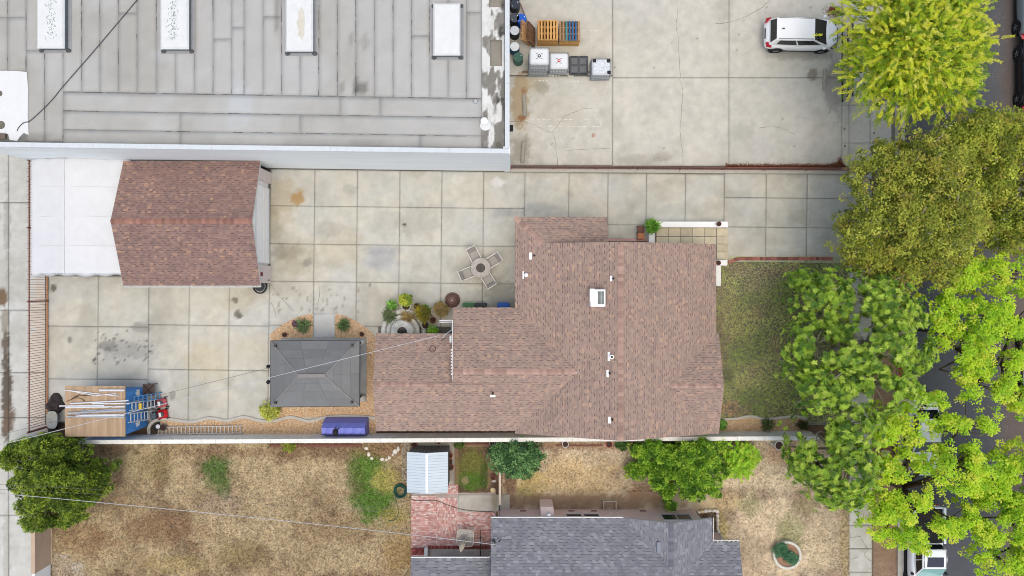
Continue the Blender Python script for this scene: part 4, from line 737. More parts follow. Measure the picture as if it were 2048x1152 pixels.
# street litter
lit = MB()
for i in range(5000):
    x = random.gauss(30.0, .75); y = random.uniform(-18, 19)
    if x > 31.4: continue
    a = random.random() * 6.28; l = random.uniform(.015, .05); dx, dy = math.cos(a) * l, math.sin(a) * l; lit.add([(x - dx, y - dy, -.02), (x - dy * .4, y + dx * .4, -.01), (x + dx, y + dy, -.018)], [(0, 1, 2)])
tag(lit.obj('leaf_litter', M('leaf_litter', C(140, 110, 90), .9, 0, pal=[(0, C(110, 76, 60)), (.6, C(150, 116, 94)), (.9, C(190, 160, 140)), (1, C(214, 206, 200))])), 'dry leaf litter along the far edge of the street', 'litter', None, 'stuff')

# ---------------------------------------------------------------- gazebo
gz = thing('gazebo', 'dark grey hardtop gazebo on a concrete pad in the gravel', 'gazebo', (0, 0, 0)); EZg, RZg = 2.25, 3.0
mGz = M('gazebo_metal', C(126, 127, 127), .5, .08, 2, 5, objvar=.05, spec=.4); mGzR = M('gazebo_trim', C(142, 138, 135), .5, .05); mGzD = M('gazebo_frame', C(58, 58, 60), .5)
A = [P(541, 813.5, EZg), P(718.5, 812, EZg), P(719, 681, EZg), P(541, 682, EZg)]; rw, re_ = P(598, 751.5, RZg), P(649, 751, RZg)
def quadpatch(a, b, c, d, u0, u1, v0, v1):
    f = lambda u, v: (a * (1 - u) + b * u) * (1 - v) + (d * (1 - u) + c * u) * v
    return [f(u0, v0), f(u1, v0), f(u1, v1), f(u0, v1)]
for a, b, c, d, nu in ((A[0], A[1], re_, rw, 3), (A[1], A[2], re_, re_, 2), (A[2], A[3], rw, re_, 3), (A[3], A[0], rw, rw, 2)):
    for j in range(4):
        for i in range(nu):
            pts = quadpatch(a, b, c, d, i / nu + .0015, (i + 1) / nu - .0015, j / 4 + .002, (j + 1) / 4 - .001); n_ = Vector((0, 0, .012 + .012 * j))
            MB().add([p + n_ for p in pts] + [p - Vector((0, 0, .01)) for p in pts], [(0, 1, 2, 3), (0, 4, 5, 1), (1, 5, 6, 2), (2, 6, 7, 3), (3, 7, 4, 0)]).obj('roof_panel', mGz, gz)
for a, b in ((A[0], rw), (A[1], re_), (A[2], re_), (A[3], rw)): MB().bar(a + Vector((0, 0, .04)), b + Vector((0, 0, .06)), .07, .03).obj('hip_cap', mGzR, gz)
MB().bar(rw + Vector((-.05, 0, .07)), re_ + Vector((.05, 0, .07)), .2, .05).obj('ridge_cap', mGzR, gz)
ed = MB()
for a, b in zip(A, A[1:] + A[:1]): ed.bar(a - Vector((0, 0, .05)), b - Vector((0, 0, .05)), .06, .09)
ed.obj('eave_beam', mGzD, gz)
cg = sum(A, Vector()) / 4
for a in A: p = cg + (a - cg) * .86; MB().box(p.x - .06, p.y - .06, .08, p.x + .06, p.y + .06, 2.6).obj('post', mGzD, gz)
for i, y in enumerate((733, 764)):
    q = P(537, y, 1.9); o = thing('gazebo_lantern', ('upper' if i == 0 else 'lower') + ' of two small black lanterns on the gazebo west side', 'lantern', q, 0, 'gazebo lanterns')
    MB().lathe([(.03, -.2), (.09, -.16), (.1, .05), (.12, .06), (.03, .14)], 10).obj('body', mBlk, o); MB().bar((0, 0, .12), (.3, 0, .2), .04, .04).obj('bracket', mBlk, o)
mRock = M('grey_rock', C(206, 204, 196), .9, .25, 5, 6, .6, 20)
def rock(name, px, py, rx, ry, h, mat, label, cat='rock', group=None, seed=0, z=.0):
    q = P(px, py); mb = MB(); R = random.Random(seed); n = 9; prof = [(.92, 0), (1, .35), (.8, .8), (.4, 1)]; vs = []
    jit = [R.uniform(.8, 1.15) for _ in range(n)]
    for r, zz in prof:
        for k in range(n): a = 6.283 * k / n; vs.append((rx / S * r * jit[k] * math.cos(a), ry / S * r * jit[k] * math.sin(a), z + h * zz * R.uniform(.9, 1.1)))
    fs = [(i * n + k, i * n + (k + 1) % n, i * n + n + (k + 1) % n, i * n + n + k) for i in range(3) for k in range(n)] + [tuple(range(3 * n, 4 * n))]
    o = mb.add(vs, fs).obj(name, mat, None, True); o.location = (q.x, q.y, 0); return tag(o, label, cat, group)
rock('boulder', 725, 685, 8, 7, .35, mRock, 'pale boulder at the north east corner of the gazebo pad', seed=1, z=.06); rock('boulder', 726, 795, 7, 8, .3, mRock, 'pale boulder at the south east corner of the gazebo pad', seed=2, z=.06)

# ---------------------------------------------------------------- blue shed and its clutter
mBlue = M('blue_painted_boards', C(70, 134, 200, k=1.05), .75, .22, 5, 6, .2, 30, squash=(1, 1, .35)); mTan = M('tan_plywood', C(190, 162, 132), .85, .12, 3, 6, .15, 40, objvar=.07, squash=(2, .5, 1))
sh = thing('blue_shed', 'blue wooden shed with flat tan board roof', 'shed', (0, 0, 0)); sx0, sx1 = P(130, 0, 2.5).x, P(250.5, 0, 2.5).x; sy0, sy1 = P(0, 873, 2.5).y, P(0, 772, 2.5).y
MB().box(sx0 + .08, sy0 + .08, 0, sx1 - .06, sy1 - .42, 2.44).obj('wall', mBlue, sh)
for i in range(9): a = sy0 + .09 + (sy1 - sy0 - .5) * i / 9; MB().box(sx1 - .06, a + .004, .02, sx1 - .035, a + (sy1 - sy0 - .5) / 9 - .004, 2.43).obj('wall_board', mBlue, sh)
nb = 20; w = (sx1 - sx0) / nb
for i in range(nb): MB().box(sx0 + i * w + .003, sy0, 2.44, sx0 + (i + 1) * w - .003, sy1, 2.5 + random.uniform(0, .006)).obj('roof_board', mTan, sh)
for y in (788, 848):
    q = P(279, y - 3, 1.0); MB().prism([(0, 0), (.001, 0), (.001, 0), (0, 0)], 0, 0)
    pr = [(-.17, .95), (.17, .95), (.2, 1.3), (.1, 1.22), (0, 1.4), (-.1, 1.22), (-.2, 1.3)]; yy = q.y; xx = sx1 - .034; n_ = len(pr)
    MB().add([(xx, yy + a, b) for a, b in pr] + [(xx + .03, yy + a, b) for a, b in pr], [tuple(range(n_ - 1, -1, -1)), tuple(range(n_, 2 * n_))] + [(i, (i + 1) % n_, (i + 1) % n_ + n_, i + n_) for i in range(n_)]).obj('white_cutout', mFrame, sh)
mPVC = M('white_pvc', C(236, 238, 242), .45, .06, 6); mPVC2 = M('grey_pvc', C(186, 192, 202), .45, .06, 6)
pipes = [(128, 780, 200, 788, .03, 0), (137, 781, 190, 791, .025, 0), (199, 780.5, 249, 780.5, .06, 0), (191, 791, 233, 787, .03, 0), (207, 789, 238, 792, .025, 0), (141, 807, 257, 801, .04, 0), (184, 807, 259, 807, .04, 0), (119, 812, 209, 810.5, .04, 0), (131, 815, 250, 813, .05, 0), (162, 822, 249, 818, .03, 1), (135, 826.5, 251, 820.5, .055, 1), (153, 831, 249, 829.5, .06, 0), (134, 833, 249, 834, .05, 1)]
pos_ = ['uppermost slanting', 'thin crossing', 'short thick', 'short tilted', 'thin short crossed', 'long slightly raised', 'second long', 'longest overhanging', 'long middle', 'thin grey', 'thick bluish', 'thick lower white', 'lowest grey']
for i, (x0, y0, x1, y1, r, g) in enumerate(pipes):
    tag(MB().tube([P(x0, y0, 2.51 + r), P(x1, y1, 2.51 + r)], r, 8).obj('plastic_pipe', mPVC2 if g else mPVC), pos_[i] + ' plastic pipe lying on the shed roof', 'pipe', 'pipes on the shed roof')
tw = MB()
for pts in ([(133, 803), (145, 798), (158, 792), (172, 791), (185, 790)], [(142, 800), (150, 793), (160, 789)], [(150, 796), (162, 797), (169, 803)]): tw.tube(smooth_pts([P(a, b, 2.53) for a, b in pts], 4), .018, 5)
tag(tw.obj('dry_branch', M('twig', C(84, 66, 56), .9)), 'thin dry branch on the shed roof', 'branch')
mAlu = M('aluminium', C(214, 216, 214), .4, .08, 5, metal=.2); mBlueL = M('blue_fibreglass', C(90, 150, 200), .5, .1)
def ladder(label, a, b, wdir, w, rungs, mat):
    a = Vector(a); b = Vector(b); wv = Vector(wdir).normalized() * w / 2; t = thing('ladder', label, 'ladder', (0, 0, 0), 0, 'ladders by the blue shed')
    for s in (-1, 1): MB().bar(a + wv * s, b + wv * s, .035, .08).obj('rail', mat, t)
    for i in range(rungs): p = a.lerp(b, (i + .6) / (rungs + .2)); MB().bar(p - wv, p + wv, .045, .03).obj('rung', mat, t)
    return t
ladder('aluminium ladder leaning on the blue shed, nearest the block wall', (-21.55, -7.62, .03), (-21.93, -7.45, 2.35), (0, 1, 0), .5, 8, mAlu)
ladder('aluminium ladder leaning on the blue shed below the yellow bucket lid', (-21.3, -6.95, .03), (-21.9, -6.8, 2.3), (0, 1, 0), .45, 8, mAlu)
ladder('blue ladder leaning on the blue shed, farthest from the block wall', (-21.2, -6.5, .03), (-21.9, -6.45, 2.1), (0, 1, 0), .35, 7, mBlueL)
ladder('long extension ladder lying along the foot of the block wall', P(312, 861.5, .2), P(485, 858.5, .2), (0, 1, 0), .42, 22, mAlu)
q = P(278, 812, 1.6); o = MB().box(q.x - .02, q.y - .18, q.z - .1, q.x + .14, q.y + .16, q.z + .05, .02).lathe([(.04, 0), (.035, .02)], 8, (q.x + .06, q.y, q.z + .05)).obj('ladder_tray', M('yellow_plastic', C(240, 204, 80), .6)); tag(o, 'yellow plastic tray clipped to the middle ladder', 'tray')
def mower(px, py, colr, label, rz):
    t = thing('lawn_mower', label, 'mower', P(px, py), rz, 'mowers by the blue shed'); m = M('mower_' + label[:6].strip(), colr, .45, .12, 5)
    MB().box(-.28, -.26, .1, .3, .26, .3, .08).obj('deck', m, t); MB().lathe([(.16, .3), (.17, .42), (.1, .5), (.03, .51)], 14).obj('engine', M('engine_grey', C(96, 100, 104), .5, .2, 8), t)
    MB().box(-.05, -.13, .505, .08, .13, .53).obj('shroud', mFrame, t); wm = MB()
    for x in (-.26, .27):
        for y in (-.29, .29): MB().lathe([(.1, -.025), (.1, .025)], 14).obj('wheel', mBlk, t).matrix_local = Matrix.Translation((x, y, .1)) @ Matrix.Rotation(math.pi / 2, 4, 'X')
    MB().tube([(-.25, -.2, .3), (-.75, -.2, .85), (-.75, .2, .85), (-.25, .2, .3)], .016, 6).obj('handle', mBlk, t); MB().box(-.62, -.2, .12, -.28, .2, .5, .06).obj('grass_bag', M('bag_grey', C(92, 102, 112), .9, .15, 6), t)
mower(328, 827, C(206, 20, 34), 'bright red lawn mower at the foot of the shed ladders', .15); mower(326, 805, C(190, 92, 98), 'faded red lawn mower beside the bright red one', .2)
st = thing('folding_table', 'small dark brown folding table by the blue shed corner', 'table', P(307, 777)); mDB = M('dark_brown_wood', C(92, 76, 66), .8, .15, 6)
MB().box(-.34, -.34, .55, .34, .34, .59).obj('top', mDB, st); [MB().bar((-s * .3, -.3 * k, 0.0), (s * .3, -.3 * k, .56), .04, .03).obj('leg', mDB, st) for s in (-1, 1) for k in (-1, 1)]
for s in (-1, 1): MB().bar((-.3, -.3 * s, .6), (.3, .3 * s, .6), .05, .02).obj('brace', M('darker_wood', C(60, 46, 40), .8), st)
wbq = thing('wheelbarrow', 'pale grey wheelbarrow between the iron fence and the blue shed', 'wheelbarrow', P(117, 836), 0); mTub = M('grey_tub', C(190, 192, 188), .6, .15, 5); vs = []; n = 20
for r, z in ((.62, .3), (1, .62), (.96, .62), (.58, .34), (.01, .34)):
    for k in range(n): a = 6.283 * k / n; ca, sa = math.cos(a), math.sin(a); e = (abs(ca) ** 4 + abs(sa) ** 4) ** -.25; vs.append((.32 * r * ca * e, .52 * r * sa * e, z))
MB().add(vs, [(i * n + k, i * n + (k + 1) % n, (i + 1) * n + (k + 1) % n, (i + 1) * n + k) for i in range(4) for k in range(n)]).obj('tub', mTub, wbq, True)
MB().lathe([(.17, -.04), (.17, .04)], 16).obj('wheel', mBlk, wbq).matrix_local = Matrix.Translation((0, -.5, .17)) @ Matrix.Rotation(math.pi / 2, 4, 'Y')
for s in (-1, 1): MB().tube([(s * .1, -.55, .17), (s * .2, 0, .3), (s * .26, .85, .6)], .018, 6).obj('handle', mDB, wbq); MB().tube([(s * .2, .3, .35), (s * .24, .38, 0)], .016, 6).obj('leg', mSteel, wbq)
mTp = M('black_tarp', C(72, 62, 62), .6, .35, 7, 6, .4, 12)
def heap(name, px, py, rx, ry, h, mat, label, cat, n=26, seed=1):
    q = P(px, py); V = []; idx = []
    for j in range(n + 1):
        for i in range(n + 1):
            u, v = i / n * 2 - 1, j / n * 2 - 1; r2 = u * u + v * v; z = h * max(0, 1 - r2 ** .8) ** .6 * (.5 + 1.0 * float(fbm(u * 4 + seed, v * 4, seed, 4))); V.append((q.x + u * rx / S * (1 + .2 * math.sin(4 * v + seed)), q.y + v * ry / S * (1 + .2 * math.cos(3 * u)), .03 + z))
    F = [(j * (n + 1) + i, j * (n + 1) + i + 1, (j + 1) * (n + 1) + i + 1, (j + 1) * (n + 1) + i) for j in range(n) for i in range(n) if ((i / n * 2 - 1) ** 2 + (j / n * 2 - 1) ** 2) < 1.05]
    mb = MB(); mb.add(V, F); return tag(mb.obj(name, mat), label, cat)
heap('tarp_heap', 113, 808, 18, 19, .5, mTp, 'crumpled dark tarp piled beside the wheelbarrow', 'tarp', seed=3); heap('tarp_heap', 103, 845, 8, 20, .25, mTp, 'small dark tarp bundle at the foot of the iron fence', 'tarp', 16, seed=5)
# potted things by the ladder
def pot(px, py, r, h, mat, label, soil=True, group=None, z=0., name='plant_pot'):
    t = thing(name, label, 'pot', P(px, py) + Vector((0, 0, z)), 0, group)
    MB().lathe([(r * .7, 0), (r * .95, h * .85), (r, h * .86), (r, h), (r * .88, h), (r * .84, h * .85)], 20).obj('body', mat, t)
    if soil: MB().lathe([(r * .85, h * .84), (r * .84, h * .87)], 16).obj('soil', mSoilP, t)
    return t
mSoilP = M('potting_soil', C(76, 56, 46), .95, .3, 12); mTerra = M('terracotta', C(178, 96, 76), .85, .15, 6); mTerraD = M('dark_terracotta', C(120, 68, 58), .85, .15, 6); mPotW = M('white_glazed', C(230, 232, 232), .4, .08, 5); mPotG = M('grey_pot', C(120, 124, 126), .7, .15, 5); mPotB = M('black_pot', C(40, 42, 44), .6, .1)
pot(316, 853, .2, .3, mPotB, 'black bucket with a pale lid behind the curb', False); q = P(316, 853, .3); tag(MB().lathe([(.13, 0), (.13, .02), (.07, .02), (.07, .04)], 14, q).obj('bucket_lid', mPVC), 'round pale lid on the black bucket', 'lid')
pot(330, 853, .22, .28, mPotG, 'dark grey pot beside the black bucket')
# blue tarp tunnel
bt = thing('blue_tarp_tunnel', 'blue tarp stretched over hoops against the white block wall', 'tarp', (0, 0, 0)); mBT = M('blue_tarp', C(116, 124, 206, k=1.15), .45, .12, 3, 6, .5, 8); x0, x1 = P(648, 0, .6).x, P(734, 0, .6).x
prof = [(P(0, 833).y, .05), (P(0, 835).y, .55), (P(0, 840).y, .95), (P(0, 852, .6).y - .0, 1.25), (P(0, 861).y, 1.2), (P(0, 866).y, .7), (P(0, 868).y, .05)]; vs = []; nn = 10
for i in range(nn + 1):
    x = x0 + (x1 - x0) * i / nn
    for k, (y, z) in enumerate(prof): vs.append((x + (.03 if i == 0 else 0) * k * .3, y, z - .04 * (i % 2) * (1 if 0 < k < 6 else 0) + random.uniform(-.012, .012)))
m_ = len(prof); MB().add(vs, [(i * m_ + k + 1, i * m_ + k, (i + 1) * m_ + k, (i + 1) * m_ + k + 1) for i in range(nn) for k in range(m_ - 1)] + [tuple(range(m_)), tuple(range(nn * m_ + m_ - 1, nn * m_ - 1, -1))]).obj('tarp', mBT, bt)
MB().bar((x0, prof[4][0] + .02, 1.24), (x1, prof[4][0] + .02, 1.24), .05, .03).obj('seam_strap', M('navy_strap', C(44, 46, 120), .6), bt)
q = P(671, 864, 1.25); hb = thing('black_bag', 'small black bag with two handles on the blue tarp', 'bag', q)
MB().lathe([(.1, -.05), (.16, .0), (.15, .1), (.07, .17), (.02, .18)], 12, (0, 0, 0), 1, 1.25).obj('body', mBlk, hb)
for s in (0, 1): MB().tube([(.02 + .1 * s, .12, .1), (.03 + .2 * s, .25, .12), (.06 + .2 * s, .32 - .1 * s, .1)], .025, 6).obj('handle', mBlk, hb)

# ---------------------------------------------------------------- neighbour's metal shed and garden things
ms = thing('metal_shed', 'metal garden shed with pale blue ribbed roof', 'shed', (0, 0, 0)); mRib = M('pale_blue_metal', C(214, 226, 234), .45, .04, 2, 5, spec=.5, objvar=.02); mGry = M('grey_ribbed_metal', C(112, 112, 108), .6, .1, 3)
a = P(814, 984, 1.8); b = P(896, 904, 1.8); xm = P(853.5, 0, 2.1).x; mx0, my0, mx1, my1 = a.x, a.y, b.x, b.y
MB().box(mx0 + .06, my0 + .1, .0, mx1 - .06, my1 - .04, 1.78).obj('wall', mGry, ms); 
for i in range(11): x = mx0 + .12 + (mx1 - mx0 - .3) * i / 10; MB().box(x, my1 - .04, .02, x + .07, my1 - .02, 1.76).obj('wall_rib', M('grey_rib', C(132, 132, 128), .6), ms)
gg = MB(); gable(gg, 'x', mx0 + .06, mx1 - .06, my1 - .08, 1.6, 1.78, 2.06, .035); gable(gg, 'x', mx0 + .06, mx1 - .06, my0 + .12, 1.6, 1.78, 2.06, .035); gg.obj('gable', mGry, ms)
nr_ = 14; dy = (my1 - my0) / nr_
for i in range(nr_):
    for s in (0, 1):
        xa, xb_ = (mx0, xm) if s == 0 else (xm, mx1); za, zb = (1.8, 2.1) if s == 0 else (2.1, 1.8); y0 = my0 + i * dy; 
        MB().add([(xa, y0, za - .02), (xb_, y0, zb - .02), (xb_, y0, zb + .035), (xa, y0, za + .035), (xa, y0 + dy - .012, za - .02), (xb_, y0 + dy - .012, zb - .02), (xb_, y0 + dy - .012, zb + .02), (xa, y0 + dy - .012, za + .02)], [(0, 1, 2, 3), (7, 6, 5, 4), (3, 2, 6, 7), (0, 3, 7, 4), (1, 5, 6, 2), (0, 4, 5, 1)]).obj('roof_sheet', mRib, ms)
MB().bar((xm, my0 + .03, 2.135), (xm, my1 - .03, 2.135), .12, .03).obj('ridge_cap', mWhM, ms)
for y, rz_ in ((my0 - .0, 0), (my1 + .0, 0)): MB().bar((mx0, y, 1.83), (xm, y, 2.13), .03, .05).obj('rake_trim', mRib, ms); MB().bar((xm, y, 2.13), (mx1, y, 1.83), .03, .05).obj('rake_trim', mRib, ms)
pot(901, 909, .17, .3, M('orange_plastic', C(236, 112, 30), .6, .1), 'bright orange pot by the metal shed, farthest from the patio', True, 'pots beside the metal shed'); pot(901, 921, .14, .25, mTerraD, 'small dark pot between two orange ones by the metal shed', True, 'pots beside the metal shed'); pot(902, 932, .2, .28, mTerra, 'wide terracotta pot by the metal shed, nearest the patio', True, 'pots beside the metal shed')
pot(829, 887, .17, .3, M('red_plastic', C(170, 44, 40), .6), 'red pot behind the metal shed, left', True); pot(878, 884, .09, .2, M('red_plastic', C(170, 44, 40)), 'small red pot behind the metal shed, right', True)
pot(986, 953, .16, .3, mTerra, 'terracotta pot by the cream low fence beside a pale stone'); pot(985, 885, .17, .3, mPotW, 'pot with pale rim under the round dark bush by the wall'); 
for i, (x, m_, l) in enumerate(((1130, mPotW, 'white rimmed pot by the block wall right of the round bush'), (1217, mTerra, 'terracotta pot in a square saucer by the block wall'), (1269, mTerra, 'wide terracotta pot by the block wall, nearest the bright juniper'))): pot(x, 886.5, .2, .3, m_, l)
q = P(1217, 886.5); tag(MB().box(q.x - .22, q.y - .22, .0, q.x + .22, q.y + .22, .05).obj('square_saucer', M('pink_tile', C(206, 150, 138), .8)), 'square pinkish saucer under the terracotta pot by the wall', 'saucer')
pot(1553, 888, .27, .45, mPotW, 'large white pot by the end of the block wall')
rock('stone', 1543, 887, 3, 4, .2, mRock, 'small pale stone beside the large white pot', seed=31)
mStn = M('white_stone', C(236, 228, 214), .85, .1, 5, 5, .3, 30); mStnY = M('cream_stone', C(224, 204, 158), .85, .1, 5, 5, .3, 30)
for i, (x, y, rx, ry) in enumerate(((733, 896, 4.5, 4), (738, 908, 3.5, 5.5), (744, 916, 3.5, 4), (765, 918, 5, 4), (773, 919, 4, 3.5), (779, 915, 4, 4.5), (786, 909, 3, 3), (791, 903, 6, 6.5), (797, 897, 3, 6))): rock('border_stone', x, y, rx, ry, .12, mStn, ['first', 'second', 'third', 'fourth', 'fifth', 'sixth', 'seventh', 'eighth', 'ninth'][i] + ' white stone from the left in the curved border', 'stone', 'curved stone border', seed=40 + i)
rock('flat_stone', 986, 980, 6, 5.5, .06, mStnY, 'flat cream stepping stone by the low fence', 'stone', seed=60); rock('flat_stone', 988, 962, 5, 3, .06, mRock, 'pale wedge of stone below the terracotta pot', 'stone', seed=61)
so_ = [(1397, 1023, 4, 3.5), (1403, 1022, 5, 4), (1410, 1021, 5, 4), (1418, 1020.5, 6, 4), (1426, 1020, 5, 4), (1433, 1021, 4.5, 5), (1434, 1030, 4, 5), (1434, 1039, 3.5, 5), (1434, 1047, 3.5, 4), (1434, 1055, 3.5, 5), (1436, 1063, 4, 5)]
for i, (x, y, rx, ry) in enumerate(so_): rock('bed_stone', x, y, rx, ry, .2, mStnY if i == 1 else mStn, ['first', 'second', 'third', 'fourth', 'fifth', 'sixth', 'seventh', 'eighth', 'ninth', 'tenth', 'last'][i] + ' stone of the white border round the grey house corner bed', 'stone', 'stones round the corner bed', seed=70 + i)
o = MB().prism([(P(x, y).x, P(x, y).y) for x, y in ((1392, 1060), (1432, 1068), (1432, 1024), (1392, 1024))], 0, .03).obj('corner_bed', mSoilP); o['kind'] = 'structure'
pl = thing('round_planter', 'round white concrete ring planter on the dry front lawn', 'planter', P(1571, 1107)); MB().lathe([(.86, 0), (.86, .3), (.82, .33), (.72, .33), (.69, .28), (.69, .0)], 32).obj('ring', M('planter_concrete', C(226, 222, 210), .85, .12, 4, 6, .3, 40), pl); MB().lathe([(.69, .05), (.69, .22)], 24).obj('soil', M('planter_soil', C(168, 130, 106), .95, .3, 8), pl)
# low cream fence, black gate, kitchen things
wallrun('cream_fence', P(1000.5, 1001), P(1000.5, 930), .12, .9, M('cream_wood', C(222, 204, 182), .8, .08), 'thin cream garden wall beside the round dark bush', 'wall', 2)
bg = thing('black_gate', 'black iron gate between the cream wall and pink house', 'gate', P(999, 1003)); mBI = M('black_iron', C(40, 38, 40), .6)
for z in (.15, 1.2): MB().bar((0, 0, z), (0, -.9, z), .03, .04).obj('rail', mBI, bg)
for k in range(8): MB().bar((0, -.02 - .125 * k, .05), (0, -.02 - .125 * k, 1.3), .02, .02).obj('bar', mBI, bg)
mb = thing('black_railing', 'black iron handrail on the brick patio', 'railing', P(962, 1058)); a = P(962, 1102) - P(962, 1058)
MB().bar((0, 0, .9), (a.x, a.y, .9), .04, .04).obj('top_rail', mBI, mb)
for k in range(4): MB().bar((a.x * k / 3, a.y * k / 3, 0), (a.x * k / 3, a.y * k / 3, .9), .03, .03).obj('post', mBI, mb)
MB().box(P(962, 0).x, P(0, 1062).y, .0, P(990, 0).x, P(0, 1060).y, .12).obj('step_edge', mPatio)['kind'] = 'structure'
tb = thing('glass_patio_table', 'square glass patio table with cream frame holding a closed umbrella', 'table', P(932, 1068), -.05); mCr = M('cream_frame', C(226, 214, 194), .6, .08)
MB().tube([(.5 * math.copysign(abs(math.cos(t)) ** .45, math.cos(t)), .5 * math.copysign(abs(math.sin(t)) ** .45, math.sin(t)), .7) for t in [k * .1963 for k in range(33)]], .025, 6).obj('frame', mCr, tb)
MB().box(-.47, -.47, .69, .47, .47, .70).obj('glass_top', M('clear_glass', C(190, 196, 190), .1, 0, alpha=.35, spec=.6), tb)
for s in (-1, 1):
    for t_ in (-1, 1): MB().tube([(s * .48, t_ * .52, 0), (s * .3, t_ * .3, .68)], .022, 6).obj('leg', mCr, tb)
MB().tube([(.3 * math.cos(k * .2618), .3 * math.sin(k * .2618), .35) for k in range(25)], .02, 6).obj('brace_ring', mCr, tb)
um = thing('closed_umbrella', 'closed cream patio umbrella resting on the glass table', 'umbrella', P(932, 1068) + Vector((0, 0, .7)), 0); mUm = M('cream_canvas', C(226, 214, 190), .8, .1, 5, 5, .4, 15)
MB().tube([(0, .05, -.6), (0, .0, .3), (-.18, -.32, 1.1)], .022, 6).obj('pole', mCr, um)
for k, (dx, dy) in enumerate(((-.26, -.02), (-.16, .05), (-.05, .06), (.06, .0), (-.2, -.1))): MB().tube([(-.2, -.4, 1.15), ((-.2 + dx) / 2, (-.4 + dy) / 2 - .06, .85), (dx + .02, dy, .5)], [.02, .07, .05], 7).obj('canopy_fold', mUm, um, True)
# brick planter bottom left of patio
q = P(836, 1098); bp_ = MB(); brickfield(823, 1093, 850, 1108, bp_, .16, .09, .012, .2); tag(bp_.obj('brick_step', MATS['dark_red_brick']), 'small dark red brick step at the patio corner', 'step', None, 'stuff'); tag(MB().box(P(850, 0).x, P(0, 1116).y, 0, P(857, 0).x, P(0, 1092).y, .35, .02).obj('white_post', mFrame), 'white block at the end of the patio brick border', 'post')
sq = P(1219, 1009); fw = MB()
for x0_, y0_, x1_, y1_ in ((-.42, -.26, -.34, .28), (.34, -.26, .42, .28), (-.34, .2, .34, .28)): fw.box(sq.x + x0_, sq.y + y0_, 0, sq.x + x1_, sq.y + y1_, .2)
tag(fw.obj('crawl_hatch_frame', M('hatch_concrete', C(196, 184, 164), .9, .15, 5)), 'small pale concrete frame against the pink house wall', 'hatch')
# garden hoses
mGH = M('green_hose', C(36, 84, 72), .5); gh = MB(); pts = []
q = P(801, 981)
for k in range(130): a = k * .38; r = .36 + .06 * math.sin(k * .21) ; pts.append((q.x + r * math.cos(a) * .95 + .04 * math.sin(k * .07), q.y + r * math.sin(a) + .05 * math.cos(k * .05), .04 + .0012 * k))
gh.tube(pts, .022, 5); gh.tube(smooth_pts([P(791, 985, .04), P(792, 1000, .04), P(796, 1015, .04), P(796, 1030, .04), P(788, 1040, .04), P(776, 1041, .04)], 5), .02, 5)
tag(gh.obj('green_hose', mGH), 'dark green garden hose coiled on the grass beside the metal shed', 'hose')
tag(MB().tube(smooth_pts([P(818, 994, .06), P(830, 1001, .06), P(870, 1001, .06), P(895, 1010, .06), P(925, 1019, .06), P(960, 1023, .06), P(985, 1024, .06), P(991, 1028, .06), P(992, 1036, .06)], 6), .018, 5).obj('patio_hose', M('grey_hose', C(92, 88, 92), .6)), 'thin grey hose snaking across the brick patio', 'hose')
be = MB().box(P(540, 0).x, P(0, 893).y, 0, P(724, 0).x, P(0, 888).y, .12); tag(be.obj('brick_bed_edge', M('dark_brick', C(128, 84, 72), .9, .3, 9)), 'dark red brick edge at the foot of the block wall, lawn side', 'edging')
be = MB().box(P(1112, 0).x, P(0, 892).y, 0, P(1205, 0).x, P(0, 889.5).y, .1); tag(be.obj('brick_bed_edge', M('dark_brick', C(128, 84, 72))), 'pink brick edge at the foot of the block wall, front yard side', 'edging')
be = MB().box(P(925, 0).x, P(0, 889).y, 0, P(978, 0).x, P(0, 886).y, .12); tag(be.obj('brick_bed_edge', M('dark_brick', C(128, 84, 72))), 'dark brick edge behind the small green grass patch', 'edging')

# ---------------------------------------------------------------- overhead wires
def wire(name, pts, r, mat, label, sag=.25):
    out = []; pts = [P(*p) for p in pts]
    for k in range(31): t = k / 30; p = pts[0].lerp(pts[1], t); p.z -= sag * 4 * t * (1 - t); out.append(p)
    return tag(MB().tube(out, r, 6).obj(name, mat), label, 'wire')
mWire = M('white_wire', C(206, 206, 208), .5, .06, 8); mWireD = M('dark_wire', C(120, 116, 112), .7)
wire('service_wire', [(-80, 910, 6.5), (878, 671, 3.75)], .016, mWire, 'white service wire crossing the gazebo to the brown roofed house', .3)
wire('phone_wire', [(-80, 890, 6.3), (884, 650, 3.6)], .010, mWireD, 'thin dark wire above the gazebo running beside the white one', .5)
wire('service_wire', [(-80, 980, 6.8), (996, 1090, 3.1)], .016, mWire, 'white service wire crossing the dry lawn to the grey roofed house', .35)
wire('phone_wire', [(-80, 965, 6.6), (984, 1034, 2.5)], .007, mWireD, 'thin dark wire above the dry lawn, upper of two', .4); wire('phone_wire', [(-80, 975, 6.6), (978, 1041, 2.5)], .007, mWireD, 'thin dark wire above the dry lawn, lower of two', .4)

